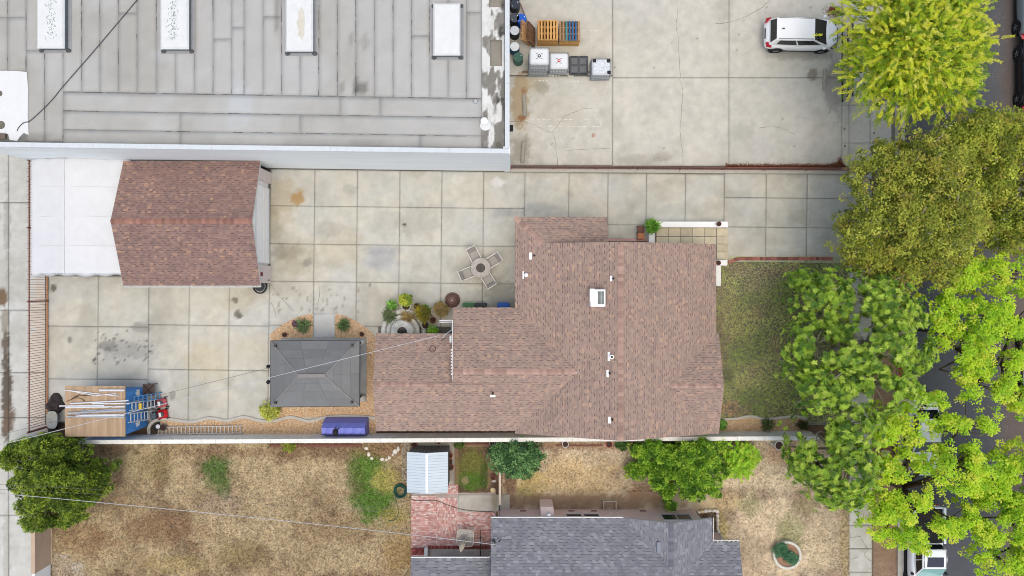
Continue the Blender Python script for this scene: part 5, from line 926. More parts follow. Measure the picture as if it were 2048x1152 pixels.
# ---------------------------------------------------------------- fire table and chairs
ft = thing('fire_table', 'round stone topped fire pit table on the yard slabs', 'table', P(962.3, 536.5)); mSt = M('speckled_stone', C(188, 180, 172), .8, .4, 16, 4, .2, 50)
MB().lathe([(.26, .64), (.58, .64), (.6, .66), (.6, .69), (.58, .71), (.28, .71), (.265, .69), (.265, .5)], 36, cap=False).obj('top', mSt, ft); MB().lathe([(.26, .5), (.27, .66), (.25, .66), (.24, .5)], 24).obj('bowl', mBlk, ft); MB().lathe([(.25, .5), (.25, .55)], 20).obj('embers', M('charcoal', C(44, 42, 40), .9, .4, 20), ft)
MB().box(-.25, -.012, .67, .25, .012, .69).box(-.012, -.25, .671, .012, .25, .691).obj('grate', M('dark_iron', C(70, 70, 70)), ft); MB().lathe([(.3, 0), (.24, .1), (.22, .5), (.3, .64)], 20).obj('pedestal', M('bronze_base', C(92, 84, 76), .6), ft)
mSl = M('taupe_sling', C(176, 170, 162), .85, .08, 6, 5, .2, 80); mFr = M('white_chair_frame', C(240, 236, 228), .45, .04)
def chair(px, py, label):
    q = P(px, py); d = P(962.3, 536.5) - q; t = thing('patio_chair', label, 'chair', q, math.atan2(d.y, d.x), 'chairs round the fire table'); t.scale = (1.12, 1.12, 1.0)
    MB().box(-.22, -.23, .40, .28, .23, .43, .01).obj('seat', mSl, t); MB().add([(-.24, -.23, .45), (-.24, .23, .45), (-.43, .23, .95), (-.43, -.23, .95), (-.26, -.23, .44), (-.26, .23, .44), (-.45, .23, .94), (-.45, -.23, .94)], [(0, 1, 2, 3), (7, 6, 5, 4), (0, 3, 7, 4), (2, 1, 5, 6), (3, 2, 6, 7)]).obj('backrest', mSl, t)
    for s in (-1, 1):
        y = s * .27; MB().tube([(.3, y, .0), (.3, y, .58), (.26, y, .62), (-.26, y, .62), (-.34, y * .98, .56)], .024, 6).obj('armrest', mFr, t); MB().tube([(-.3, y, 0), (-.24, y, .42), (-.44, y, .97)], .022, 6).obj('rear_leg', mFr, t)
    MB().tube([(-.44, -.27, .97), (-.44, .27, .97)], .022, 6).obj('top_bar', mFr, t); MB().tube([(.28, -.27, .41), (.28, .27, .41)], .02, 6).obj('front_bar', mFr, t)
chair(949.5, 511.5, 'taupe patio chair on the upper left of the fire table'); chair(986.5, 522, 'taupe patio chair on the right of the fire table, nearest the house'); chair(976.5, 559, 'taupe patio chair on the lower right of the fire table'); chair(936.5, 547, 'taupe patio chair on the lower left of the fire table')
# wheelie bins
def bin_(px, colr, label):
    q = P(px, 606, 1.05); t = thing('wheelie_bin', label, 'bin', (q.x, q.y - .3, 0), 0, 'bins under the eave'); m = M('bin_' + label.split()[0], colr, .55, .08, 4)
    MB().add([(-.26, -.27, .05), (.26, -.27, .05), (.26, .25, .05), (-.26, .25, .05), (-.33, -.31, .98), (.33, -.31, .98), (.33, .3, .98), (-.33, .3, .98)], [(3, 2, 1, 0), (4, 5, 6, 7), (0, 1, 5, 4), (1, 2, 6, 5), (2, 3, 7, 6), (3, 0, 4, 7)]).obj('body', m, t)
    MB().box(-.36, -.33, .98, .36, .31, 1.06, .03).obj('lid', m, t); MB().tube([(-.28, .36, 1.0), (.28, .36, 1.0)], .02, 6).obj('handle', m, t)
    for s in (-1, 1): MB().lathe([(.11, -.03), (.11, .03)], 12).obj('wheel', mBlk, t).matrix_local = Matrix.Translation((s * .27, -.3, .11)) @ Matrix.Rotation(math.pi / 2, 4, 'Y')
bin_(937, C(70, 118, 74), 'green wheelie bin under the eave of the brown roofed house'); bin_(962, C(56, 60, 62), 'black wheelie bin between the green and the blue one'); bin_(1007, C(34, 100, 190), 'blue wheelie bin in the corner of the brown roofed house')
# stone fountain
fo = thing('stone_fountain', 'round tiered mossy stone fountain beside the potted plants', 'fountain', P(808, 662)); mFo = M('mossy_stone', C(228, 226, 216), .9, .34, 3.5, 7, .6, 25)
MB().lathe([(1.35, 0), (1.35, .2), (1.28, .25), (1.12, .25), (1.06, .18), (1.06, .0)], 40).obj('outer_basin', mFo, fo); MB().lathe([(1.0, 0), (1.0, .38), (.95, .43), (.8, .43), (.76, .34), (.3, .34)], 36).obj('middle_basin', mFo, fo); MB().lathe([(.7, .3), (.7, .66), (.62, .75), (.3, .78), (.28, .7), (.02, .68)], 30).obj('upper_bowl', mFo, fo); MB().lathe([(.28, .69), (.27, .725)], 20).obj('water_hole', M('dark_water', C(48, 48, 42), .2), fo)
# front porch
mTile = M('sandstone_tile', C(216, 204, 176), .8, .14, 2.5, 6, .15, 50, objvar=.08)
po = thing('front_porch', 'tan tiled front porch with two steps beside the driveway', 'porch', P(1380, 470)); po.location = (0, 0, 0)
a = P(1300, 500, .3); b = P(1434, 446, .3); MB().box(a.x, P(0, 520, .3).y, 0, b.x, P(0, 450).y, .296).obj('base', mJoint, po)
for i in range(5):
    for j in range(2): x0 = P(1313 + i * 24, 0, .3).x; y0 = P(0, 454 + j * 19.5, .3).y; MB().box(x0 + .003, y0 - .55, .28, x0 + .699, y0 - .003, .305 + random.uniform(-.003, .003)).obj('tile', mTile, po)
for i in range(4): y0 = P(0, 456 + i * 16, .3).y; x0 = P(1434, 0, .3).x; MB().box(x0 + .004, y0 - .46, .0, x0 + .44, y0 - .006, .22).obj('tile', mTile, po); MB().box(x0 + .445, y0 - .46, .0, x0 + .72, y0 - .006, .11).obj('step', mTile, po)
def lowwall(x0, y0, x1, y1, z, label): a = P(x0, y1, z); b = P(x1, y0, z); return tag(MB().box(a.x, a.y, 0, b.x, b.y, z, .015).obj('porch_wall', mWhiteW), label, 'wall', 'porch walls')
lowwall(1305, 443, 1456, 454.5, .7, 'long low white wall on the north side of the porch'); lowwall(1431, 520, 1455, 531, .7, 'short white wall on the lawn side of the porch steps'); lowwall(1432, 531.6, 1442, 572, .55, 'narrow white wall along the lawn below the porch steps'); lowwall(1298.5, 466, 1309.5, 486, .72, 'stub of white wall at the house end of the porch')
for i, (x, y, l) in enumerate(((1439, 447.5, 'dark brown round pot on the long porch wall'), (1438, 525.5, 'dark brown round pot on the wall beside the lawn'))):
    q = P(x, y, 1.0); t = thing('finial_pot', l, 'pot', (q.x, q.y, .7), 0, 'brown pots on the porch walls'); MB().lathe([(.09, 0), (.14, .18), (.14, .24), (.12, .24), (.11, .2)], 16).obj('body', mTerraD, t); MB().lathe([(.11, .19), (.1, .215)], 14).obj('soil', MATS['potting_soil'], t)
for y, c_, l in ((458, C(132, 92, 80), 'dull brown cushioned stool by the porch'), (472, C(206, 134, 94), 'orange brown cushioned stool against the house')):
    q = P(1282, y, .45); t = thing('stool', l, 'stool', (q.x, q.y, 0), 0, 'stools by the porch'); MB().box(-.2, -.2, .38, .2, .2, .46, .04).obj('seat', M('stool_' + l[:4], c_, .8, .1, 6), t); [MB().box(sx * .17 - .02, sy * .17 - .02, 0, sx * .17 + .02, sy * .17 + .02, .38).obj('leg', mDB, t) for sx in (-1, 1) for sy in (-1, 1)]
MB().box(P(1215, 0).x, P(0, 482).y, 0, P(1296, 0).x, P(0, 477.5).y, .08).obj('brick_footing', mPatio)['kind'] = 'structure'

# ---------------------------------------------------------------- drums, totes, pallets
mDrB = M('drum_black', C(44, 48, 56), .5, .1, 4); mDrBl = M('drum_blue', C(20, 100, 214), .5, .08, 4); mDrN = M('drum_teal', C(34, 92, 120), .5, .1, 4); mDrG = M('drum_green', C(66, 108, 92), .5, .12, 4); mLidW = M('drum_lid_white', C(222, 228, 232), .5, .06, 4); mLidN = M('drum_navy', C(52, 60, 76), .5, .1, 4)
def drum(px, py, mb_, ml, label):
    q = P(px, py, .88); t = thing('drum', label, 'drum', (max(q.x, .16), q.y, 0), 0, 'drums beside the warehouse wall')
    MB().lathe([(.28, 0), (.285, .02), (.28, .28), (.292, .3), (.28, .32), (.28, .57), (.292, .59), (.28, .61), (.285, .84), (.29, .88), (.275, .88)], 24).obj('body', mb_, t); MB().lathe([(.275, .87), (.272, .888)], 22).obj('lid', ml, t)
    for x, y, r in ((.17, .1, .03), (-.15, -.12, .02)): MB().lathe([(r, .885), (r * .9, .91)], 8, (x, y, 0)).obj('bung', mWhM, t)
drum(1030, 8, mDrB, mLidN, 'dark navy drum by the warehouse, nearest the top edge'); drum(1028.5, 35, mDrB, M('drum_slate', C(78, 82, 92), .5), 'black drum with slate lid in front of the bright blue drum'); drum(1043, 37, mDrBl, mDrBl, 'bright blue drum beside the leaning pallet'); drum(1029, 61, mDrB, mLidW, 'black drum with a pale lid beside the leaning pallet'); drum(1029, 93, mDrN, M('drum_lid_bright', C(240, 242, 240), .5), 'teal blue drum with a bright white lid'); drum(1036.5, 114, mDrG, mDrG, 'dark green drum at the end of the row'); drum(1030, -12, mDrB, mLidN, 'navy drum cut off by the top edge of the photo')
mPalT = M('pallet_pine', C(214, 164, 100), .85, .16, 5, 6, .2, 40, objvar=.1); mPalB = M('pallet_blue_paint', C(34, 104, 158), .8, .25, 6, 6, objvar=.1); mPalO = M('pallet_old', C(170, 140, 108), .9, .25, 5, 6, objvar=.12); mPalTe = M('pallet_teal', C(70, 150, 158), .85, .2, 6)
def pallet(loc, rz, label, mats, group, nb=7, rot=None):
    t = thing('pallet', label, 'pallet', loc, rz, group)
    for i in range(nb):
        w = .1 if nb > 6 else .13; x = -.6 + w / 2 + (1.2 - w) * i / (nb - 1); m = mats[i % len(mats)]
        MB().box(x - w / 2, -.58, .115, x + w / 2, .58, .135).obj('deck_board', m, t)
    for y in (-.55, -.18, .18, .55): MB().box(-.6, y - .025, .02, .6, y + .025, .115).obj('stringer', mats[0], t)
    for x in (-.52, 0, .52): MB().box(x - .05, -.58, 0, x + .05, .58, .02).obj('bottom_board', mats[0], t)
    if rot: t.rotation_euler = rot
    return t
ordn = ['lowest', 'second', 'third', 'fourth', 'fifth', 'sixth', 'seventh', 'topmost']
q = P(1096, 61, 1.05)
for k in range(8): pallet((q.x + random.uniform(-.015, .015), q.y + random.uniform(-.02, .02), .035 + k * .137), random.uniform(-.01, .01), ordn[k] + ' pine pallet of the taller stack by the totes', [mPalT], 'pallets of the pine stack', 7)
q = P(1139.5, 63, .9)
for k in range(7): pallet((q.x + random.uniform(-.02, .02), q.y + random.uniform(-.02, .02), .035 + k * .137), random.uniform(-.012, .012), (ordn[k] if k < 6 else 'topmost blue and tan') + ' pallet of the shorter painted stack', [mPalT] if k < 6 else [mPalO, mPalO, mPalTe, mPalB, mPalB, mPalB, mPalO], 'pallets of the painted stack', 7)
q = P(1049, 68, .5); pallet((q.x, q.y, .62), 0, 'tan pallet standing on edge beside the drums', [M('pallet_tan', C(222, 170, 116), .85, .2, 6)], None, 6, (0, math.radians(66), 0)); 
q = P(1056, 72, .4); pallet((q.x + .12, q.y, .62), 0, 'brown pallet standing behind the tan one', [M('pallet_brown', C(140, 104, 78), .9, .25, 6)], None, 6, (0, math.radians(70), 0))
tag(MB().bar(P(1040, 6, .06), P(1060, 58, .9), .08, .04).obj('plank', M('grey_plank', C(150, 124, 108), .9, .2, 6)), 'loose plank leaning behind the bright blue drum', 'plank')
mTank = M('tote_white', C(238, 242, 244), .4, .04, 3); mCage = M('cage_steel', C(150, 156, 160), .4, .1, metal=.5); mPlG = M('dark_grey_plastic', C(86, 88, 92), .6, .08, 4); mTankO = M('tote_translucent', C(206, 216, 216), .5, .06, 3)
def tote(loc, rz, label, cap, tank=mTank, sx=.5, sy=.6):
    t = thing('bulk_tote', label, 'tote', loc, rz, 'caged plastic totes')
    b = MB().box(-.55, -.47, .14, .55, .47, 1.08, .09)
    for k in (-1, 1): b.box(k * .19 - .012, -.46, 1.08, k * .19 + .012, .46, 1.092)
    b.obj('tank', tank, t); c = MB()
    for z in (.2, .5, .8, 1.05): c.tube([(-.58, -.5, z), (.58, -.5, z), (.58, .5, z), (-.58, .5, z), (-.58, -.5, z)], .014, 5)
    for k in range(7):
        x = -.52 + k * .173
        for y in (-.5, .5): c.tube([(x, y, .14), (x, y, 1.06)], .012, 5)
    for k in range(6):
        y = -.42 + k * .168
        for x in (-.58, .58): c.tube([(x, y, .14), (x, y, 1.06)], .012, 5)
    c.obj('cage', mCage, t); MB().box(-.58, -.5, 0, .58, .5, .05).box(-.55, -.45, .05, -.4, .45, .14).box(.4, -.45, .05, .55, .45, .14).box(-.08, -.45, .05, .08, .45, .14).obj('pallet_base', mSteel, t)
    if cap: l = MB().lathe([(.09, 1.08), (.09, 1.12), (.07, 1.13), (.03, 1.13)], 16).obj('cap', M('cap_' + cap[0], cap[1], .5), t); MB().lathe([(.04, 1.13), (.035, 1.14)], 10).obj('cap_boss', mWhM, l)
    if cap:
        for a in range(4): an = a * 1.5708 + .78; MB().box(.19 * math.cos(an) - .05, .19 * math.sin(an) - .02, 1.081, .19 * math.cos(an) + .05, .19 * math.sin(an) + .02, 1.094).obj('moulded_mark', M('mark_grey', C(150, 154, 156), .6), t)
    return t
q = P(1078, 112, 2.3); tote((q.x, q.y, .035), .02, 'lower translucent tote of the stacked pair', None, mTankO); tote((q.x + .02, q.y + .02, 1.15), 0, 'upper white tote of the stacked pair with dark cap', ('dark', C(70, 66, 64)))
q = P(1118, 121.5, 1.12); tote((q.x, q.y, .035), 0, 'single white tote with a red cap', ('red', C(200, 40, 50)))
q = P(1201, 138, .7); o = tote((q.x, q.y, .035), .02, 'open battered tote in a bent cage, farthest from the drums', None, M('tote_scuffed', C(226, 232, 238), .5, .25, 9, 6))
for x, y in ((-.4, .36), (.42, .34), (.44, -.34)): MB().box(x - .1, y - .1, 1.085, x + .1, y + .1, 1.11, .01).obj('corner_block', mBlk, o)
for k in range(12): x = random.uniform(-.4, .4); y = random.uniform(-.35, .35); MB().box(x - .06, y - .006, 1.09, x + .06, y + .006, 1.10).obj('scuff_rib', mPVC2, o)
q = P(1157.5, 130, .2); bp2 = thing('plastic_pallet', 'dark grey plastic pallet with four square recesses', 'pallet', (q.x, q.y, .035)); MB().box(-.56, -.56, 0, .56, .56, .14, .02).obj('deck', mPlG, bp2)
for s in (-1, 1):
    for t_ in (-1, 1): MB().box(s * .26 - .19, t_ * .26 - .19, .14, s * .26 + .19, t_ * .26 + .19, .155, .01).obj('raised_square', M('lighter_plastic', C(112, 114, 116), .6), bp2); MB().box(s * .26 - .19, t_ * .49 - .03, .1401, s * .26 + .19, t_ * .49 + .03, .1425).obj('slot', mBlk, bp2)
MB().box(P(1044, 0).x, P(0, 147).y, .04, P(1180, 0).x, P(0, 143).y, .09).obj('timber_bearer', M('grey_plank', C(150, 124, 108)))['kind'] = 'structure'
mWS = M('wheel_stop_concrete', C(170, 164, 152), .9, .2, 5, 6, .4, 30)
for x0, y0, x1, y1, l in ((1047.5, 191, 1050, 233, 'with rust stains by the warehouse, nearer the totes'), (1047.5, 282, 1044.5, 326, 'by the warehouse, nearest the driveway wall'), (1649, 140, 1647.5, 181, 'below the white car')):
    a, b = P(x0, y0), P(x1, y1); L = (b - a).length; d = b - a; o = MB(); pr = [(-.12, 0), (-.1, .1), (-.06, .13), (.06, .13), (.1, .1), (.12, 0)]; n_ = 6
    o.add([(x, y, z) for x in (0, L) for y, z in pr], [tuple(range(5, -1, -1)), tuple(range(6, 12))] + [(i, (i + 1) % 6, (i + 1) % 6 + 6, i + 6) for i in range(6)]); o = o.obj('wheel_stop', mWS); o.location = (a.x, a.y, .035); o.rotation_euler = (0, 0, math.atan2(d.y, d.x)); tag(o, 'grey concrete wheel stop ' + l, 'wheel stop', 'wheel stops in the parking lot')
gp = thing('lot_gate', 'black sliding gate folded beside the bright lime tree', 'gate', P(1681, 200))
for z in (.2, .9, 1.5): MB().box(-.03, -.2, z, .03, 4.2, z + .05).obj('rail', mBI, gp)
for k in range(30): MB().box(-.012, -.15 + k * .145, .1, .012, -.125 + k * .145, 1.6).obj('bar', mBI, gp)
gp2 = thing('lot_gate', 'black gate leaf at the east end of the driveway wall', 'gate', P(1697, 341), .15); MB().box(0, -.03, 1.3, 1.0, .03, 1.36).obj('rail', mBI, gp2); MB().box(0, -.03, .2, 1.0, .03, .26).obj('rail', mBI, gp2)
for k in range(7): MB().box(.05 + k * .14, -.012, .1, .075 + k * .14, .012, 1.45).obj('bar', mBI, gp2)
ub = P(1770, 907); tag(MB().box(ub.x - .24, ub.y - .2, .0, ub.x + .24, ub.y + .2, .05, .01).obj('utility_cover', mCurb), 'pale square utility cover in the parkway soil', 'cover')
sl2 = thing('street_lamp', 'dark street lamp arm reaching over the street between the trees', 'street lamp', P(1788, 655)); mLamp = M('dark_lamp_metal', C(44, 44, 46), .5)
MB().tube([(0, 0, 0), (0, 0, 6.2)], [.09, .06], 10).obj('pole', mLamp, sl2); MB().tube([(0, 0, 6.1), (.6, 0, 6.35), (1.9, 0, 6.4)], .04, 8).obj('arm', mLamp, sl2); MB().box(1.6, -.14, 6.36, 2.4, .14, 6.48, .04).obj('lamp_head', mLamp, sl2)
# ---------------------------------------------------------------- cars: x forward, origin on the ground at the middle
mTyre = M('tyre', C(30, 30, 32), .85); mRim = M('alloy_rim', C(180, 184, 188), .3, .05, metal=.8); mCarGl = M('car_glass', C(24, 34, 34), .05, 0, spec=.7); mTail = M('tail_lamp', C(200, 26, 48), .25, .05, spec=.6); mHead = M('head_lamp', C(60, 64, 70), .15, 0, spec=.7); mTrim = M('black_trim', C(32, 34, 40), .6)
def loft(rings, close=True):
    mb = MB(); n = len(rings[0]); vs = [p for r in rings for p in r]
    fs = [(i * n + k, i * n + (k + 1) % n, (i + 1) * n + (k + 1) % n, (i + 1) * n + k) for i in range(len(rings) - 1) for k in range(n)]
    return mb.add(vs, fs + [tuple(range(n - 1, -1, -1)), tuple(range(len(vs) - n, len(vs)))])
def car(label, loc, rz, paint, kind='suv', L=4.25, W=1.78, group='parked cars', glass=None, sunroof=False, name='parked_car'):
    t = thing(name, label, 'car', loc, rz, group); hl = L / 2; hw = W / 2; gl = glass or mCarGl
    Ht = {'suv': 1.66, 'sedan': 1.46, 'pickup': 1.8, 'van': 1.75}[kind]; belt = {'suv': 1.02, 'sedan': .92, 'pickup': 1.12, 'van': 1.08}[kind]; hood = {'suv': 1.0, 'sedan': .88, 'pickup': 1.1, 'van': 1.0}[kind]
    if kind == 'suv': st = [(-hl, .78, .55, .62), (-hl + .12, .9, .42, 1.0), (-hl + .5, .97, .26, 1.06), (-.6, 1, .24, belt), (.6, 1, .24, belt), (1.2, .99, .25, belt), (hl - .6, .97, .28, hood), (hl - .25, .9, .34, .86), (hl, .68, .42, .66)]
    elif kind == 'pickup': st = [(-hl, .93, .5, 1.1), (-hl + .12, .97, .45, 1.14), (-.6, 1, .4, 1.14), (.6, 1, .36, belt), (1.3, 1, .36, belt), (hl - .7, .97, .4, 1.08), (hl - .2, .92, .42, 1.0), (hl, .82, .48, .8)]
    else: st = [(-hl, .74, .5, .66), (-hl + .15, .88, .4, .86), (-hl + .8, .97, .28, belt), (-.6, 1, .24, belt), (.6, 1, .24, belt), (1.0, .99, .25, belt), (hl - .8, .96, .28, hood), (hl - .25, .88, .34, .76), (hl, .66, .42, .6)]
    rings = []
    for x, w, z0, z1 in st:
        h = hw * w; zm = z0 + (z1 - z0) * .55
        rings.append([(x, -h * .8, z0), (x, -h * .98, z0 + .08), (x, -h, zm), (x, -h * .96, z1 - .1), (x, -h * .84, z1), (x, -h * .3, z1 + .025), (x, h * .3, z1 + .025), (x, h * .84, z1), (x, h * .96, z1 - .1), (x, h, zm), (x, h * .98, z0 + .08), (x, h * .8, z0)])
    body = loft(rings).obj('body', paint, t, True, 0, 1)
    g0, g1, r0, r1 = {'suv': (-hl + .18, 1.42, -hl + .42, .42), 'sedan': (-hl + .75, 1.0, -hl + 1.35, .22), 'pickup': (-.55, 1.4, -.45, .68), 'van': (-hl + .2, 1.3, -hl + .45, .6)}[kind]
    bw, tw = hw * .9, hw * .72
    if kind == 'pickup': bw = hw * .88; tw = hw * .72
    B = [(g0, -bw * .93, belt - .03), (g1, -bw * .92, belt - .05), (g1, bw * .92, belt - .05), (g0, bw * .93, belt - .03)]; T = [(r0, -tw, Ht - .05), (r1, -tw, Ht - .06), (r1, tw, Ht - .06), (r0, tw, Ht - .05)]
    B2 = [((g0 + g1) / 2, -bw, belt - .03), ((g0 + g1) / 2, bw, belt - .03)]; T2 = [((r0 + r1) / 2, -tw * 1.03, Ht), ((r0 + r1) / 2, tw * 1.03, Ht)]
    V = [Vector(p) for p in (B[0], B2[0], B[1], B[2], B2[1], B[3], T[0], T2[0], T[1], T[2], T2[1], T[3])]
    cab = MB().add(V, [(0, 1, 7, 6), (1, 2, 8, 7), (2, 3, 9, 8), (3, 4, 10, 9), (4, 5, 11, 10), (5, 0, 6, 11), (6, 7, 10, 11), (7, 8, 9, 10)]).obj('cabin', paint, t, False, .07)
    def pane(a, b, c, d, nm, ins=(.08, .92, .12, .9), off=.012, gl=gl):
        a, b, c, d = [V[i] for i in (a, b, c, d)]; n = (b - a).cross(d - a).normalized(); f = lambda u, v: (a * (1 - u) + b * u) * (1 - v) + (d * (1 - u) + c * u) * v
        p = [f(ins[0], ins[2]), f(ins[1], ins[2]), f(ins[1], ins[3]), f(ins[0], ins[3])]
        MB().add([q + n * off for q in p] + [q - n * .03 for q in p], [(0, 1, 2, 3), (4, 5, 1, 0), (5, 6, 2, 1), (6, 7, 3, 2), (7, 4, 0, 3)]).obj(nm, gl, t)
    pane(2, 3, 9, 8, 'windscreen', (.03, .97, .04, .97)); pane(5, 0, 6, 11, 'rear_window', (.06, .94, .2, .95), gl=mCarGl)
    for s in (0, 1):
        if s == 0: pane(0, 1, 7, 6, 'side_window', (.22, .97, .2, .85), gl=mCarGl); pane(1, 2, 8, 7, 'side_window', (.03, .86, .2, .85), gl=mCarGl)
        else: pane(4, 5, 11, 10, 'side_window', (.03, .78, .2, .85), gl=mCarGl); pane(3, 4, 10, 9, 'side_window', (.14, .97, .2, .85), gl=mCarGl)
    if sunroof: MB().box(r0 + .45, -tw * .68, Ht - .05, r1 - .12, tw * .68, Ht + .014).obj('sunroof', M('sunroof_glass', C(58, 64, 84), .3, 0, spec=.2), t)
    for s in (-1, 1):
        MB().bar((r0 + .1, s * tw * .92, Ht - .0), (r1 - .05, s * tw * .92, Ht - .02), .03, .03).obj('roof_rail', M('rail_grey', C(150, 152, 156), .5), t)
        MB().box(g1 - .28, s * (hw + .03) - .07, belt - .02, g1 - .12, s * (hw + .03) + .1 * s * 0 + .07, belt + .13, .03).obj('mirror', paint if kind != 'pickup' else mTrim, t)
        MB().add([(-hl + .03, s * hw * .62, .82), (-hl + .10, s * hw * .9, .80), (-hl + .34, s * hw * .96, .86), (-hl + .30, s * hw * .93, 1.0), (-hl + .08, s * hw * .66, .98)] if kind == 'suv' else [(-hl + .0, s * hw * .5, .68), (-hl + .04, s * hw * .82, .68), (-hl + .3, s * hw * .95, .74), (-hl + .26, s * hw * .9, .86), (-hl + .06, s * hw * .5, .84)], [(0, 1, 2, 3, 4)]).obj('tail_lamp', mTail, t).modifiers.new('s', 'SOLIDIFY').thickness = .08
        MB().add([(hl - .12, s * hw * .55, .74), (hl - .18, s * hw * .86, .74), (hl - .52, s * hw * .95, .8), (hl - .5, s * hw * .9, .92), (hl - .22, s * hw * .6, .88)], [(0, 1, 2, 3, 4)]).obj('head_lamp', mHead, t).modifiers.new('s', 'SOLIDIFY').thickness = .08
        for x in (-hl + .82, hl - .85):
            w = bpy.data.objects.new('wheel', WHEEL[0]); link(w, t); w.matrix_local = Matrix.Translation((x, s * (hw - .1), .33)) @ Matrix.Rotation(-s * math.pi / 2, 4, 'X'); r = bpy.data.objects.new('rim', WHEEL[1]); link(r, w)
            MB().lathe([(.41, -.05), (.41, .02), (.36, .02)], 20).obj('wheel_arch', mTrim, t).matrix_local = Matrix.Translation((x, s * (hw - .035), .36)) @ Matrix.Rotation(-s * math.pi / 2, 4, 'X')
    MB().box(-hl + .4, -hw * .94, .2, hl - .4, hw * .94, .34).obj('sill', mTrim, t)
    if kind == 'pickup':
        bd = MB().box(-hl + .12, -hw * .8, 1.12, -.62, hw * .8, 1.19); bd.obj('bed_floor', M('bed_liner', C(40, 40, 42), .9), t); r = MB()
        for s in (-1, 1): r.box(-hl + .02, s * hw * .9 - .07, 1.1, -.6, s * hw * .9 + .07, 1.3)
        r.box(-hl + .02, -hw * .83, 1.1, -hl + .1, hw * .83, 1.24).obj('bed_rail', paint, t)
    if kind == 'suv': MB().box(r0 + .28, -.05, Ht + .005, r0 + .42, -.01, Ht + .06).obj('antenna', mTrim, t); MB().box(-hl + .005, -.3, .72, -hl + .05, .3, .8).obj('plate_recess', mTrim, t)
    MB().box(hl - .06, -hw * .5, .45, hl + .01, hw * .5, .62).obj('grille', mTrim, t)
    return t
wm = MB().lathe([(.2, -.1), (.31, -.1), (.335, -.07), (.335, .07), (.31, .1), (.2, .1)], 24, cap=False).mesh('wheel', mTyre)
rm = MB().lathe([(.22, .02), (.22, .085), (.2, .085), (.19, .05), (.05, .06), (.05, .095), (.03, .1)], 24)
for k in range(5): a = k * 1.2566; rm.bar((.04 * math.cos(a), .04 * math.sin(a), .09), (.21 * math.cos(a), .21 * math.sin(a), .085), .05, .03)
WHEEL = (wm, rm.mesh('rim', mRim))
pWh = M('white_car_paint', C(240, 243, 246, k=1.0), .25, .02, 2, spec=.5, coat=.3); pSi = M('silver_car_paint', C(156, 170, 174), .3, .03, 2, metal=.3, coat=.3); pBk = M('black_car_paint', C(26, 27, 30), .25, .02, 2, coat=.4); pWs = M('white_sedan_paint', C(236, 240, 244, k=1.05), .3, .03, 2, coat=.2)
car('white hatchback parked in the concrete lot under the bright lime tree', (17.22, 15.1, .035), -.015, pWh, 'suv', 4.4, 1.82)
car('white sedan under the trees on the near side of the street', (24.55, -8.8, -.03), -math.pi / 2, pWs, 'sedan', 4.9, 1.82)
car('white pickup truck with sunroof at the bottom edge of the street', (24.6, -15.65, -.03), -math.pi / 2, pWs, 'pickup', 5.5, 1.92, glass=M('pale_glass', C(150, 200, 196), .08, 0, spec=.7), sunroof=True)
car('silver car at the top right edge with red tail lamp', (31.2, 17.15, -.03), math.pi / 2, pSi, 'van', 4.6, 1.85)
car('black car on the far side of the street behind the silver one', (31.25, 12.75, -.03), math.pi / 2, pBk, 'sedan', 4.4, 1.8)
car('black car partly hidden by the olive tree at the right edge', (31.3, 7.9, -.03), math.pi / 2, pBk, 'sedan', 4.5, 1.8)
car('pale car at the right edge glimpsed through the lime yellow tree', (31.4, -4.6, -.03), math.pi / 2, pWs, 'sedan', 4.5, 1.8)
# ---------------------------------------------------------------- vegetation
mLeaf = M('leaf', (.1, .2, .05), .55, 0, attr='Col', trans=.4, spec=.3)
mLeafD = M('dense_leaf', (.1, .2, .05), .6, 0, attr='Col', trans=.06, spec=.3)
mBarkG = M('grey_bark', C(182, 172, 158), .9, .2, 6, 6, .4, 30); mBark = M('brown_bark', C(96, 80, 68), .9, .25, 6, 6, .4, 30)
def lc(*cols, k=.8): return np.array([C(*c, k=k) for c in cols])
def unit(v): return v / (np.linalg.norm(v, axis=1, keepdims=True) + 1e-9)
def leaves(cent, axis, up, ln, wd, cols, curl=.15):      # one folded diamond leaf per row
    n = len(cent); side = unit(np.cross(axis, up)); nrm = unit(np.cross(side, axis)); ln = ln[:, None]; wd = wd[:, None]
    V = np.stack([cent, cent + axis * ln * .45 + side * wd / 2 + nrm * ln * curl * .5, cent + axis * ln - nrm * ln * curl, cent + axis * ln * .45 - side * wd / 2 + nrm * ln * curl * .5], 1).reshape(-1, 3)
    return V, np.arange(4 * n).reshape(n, 4), cols
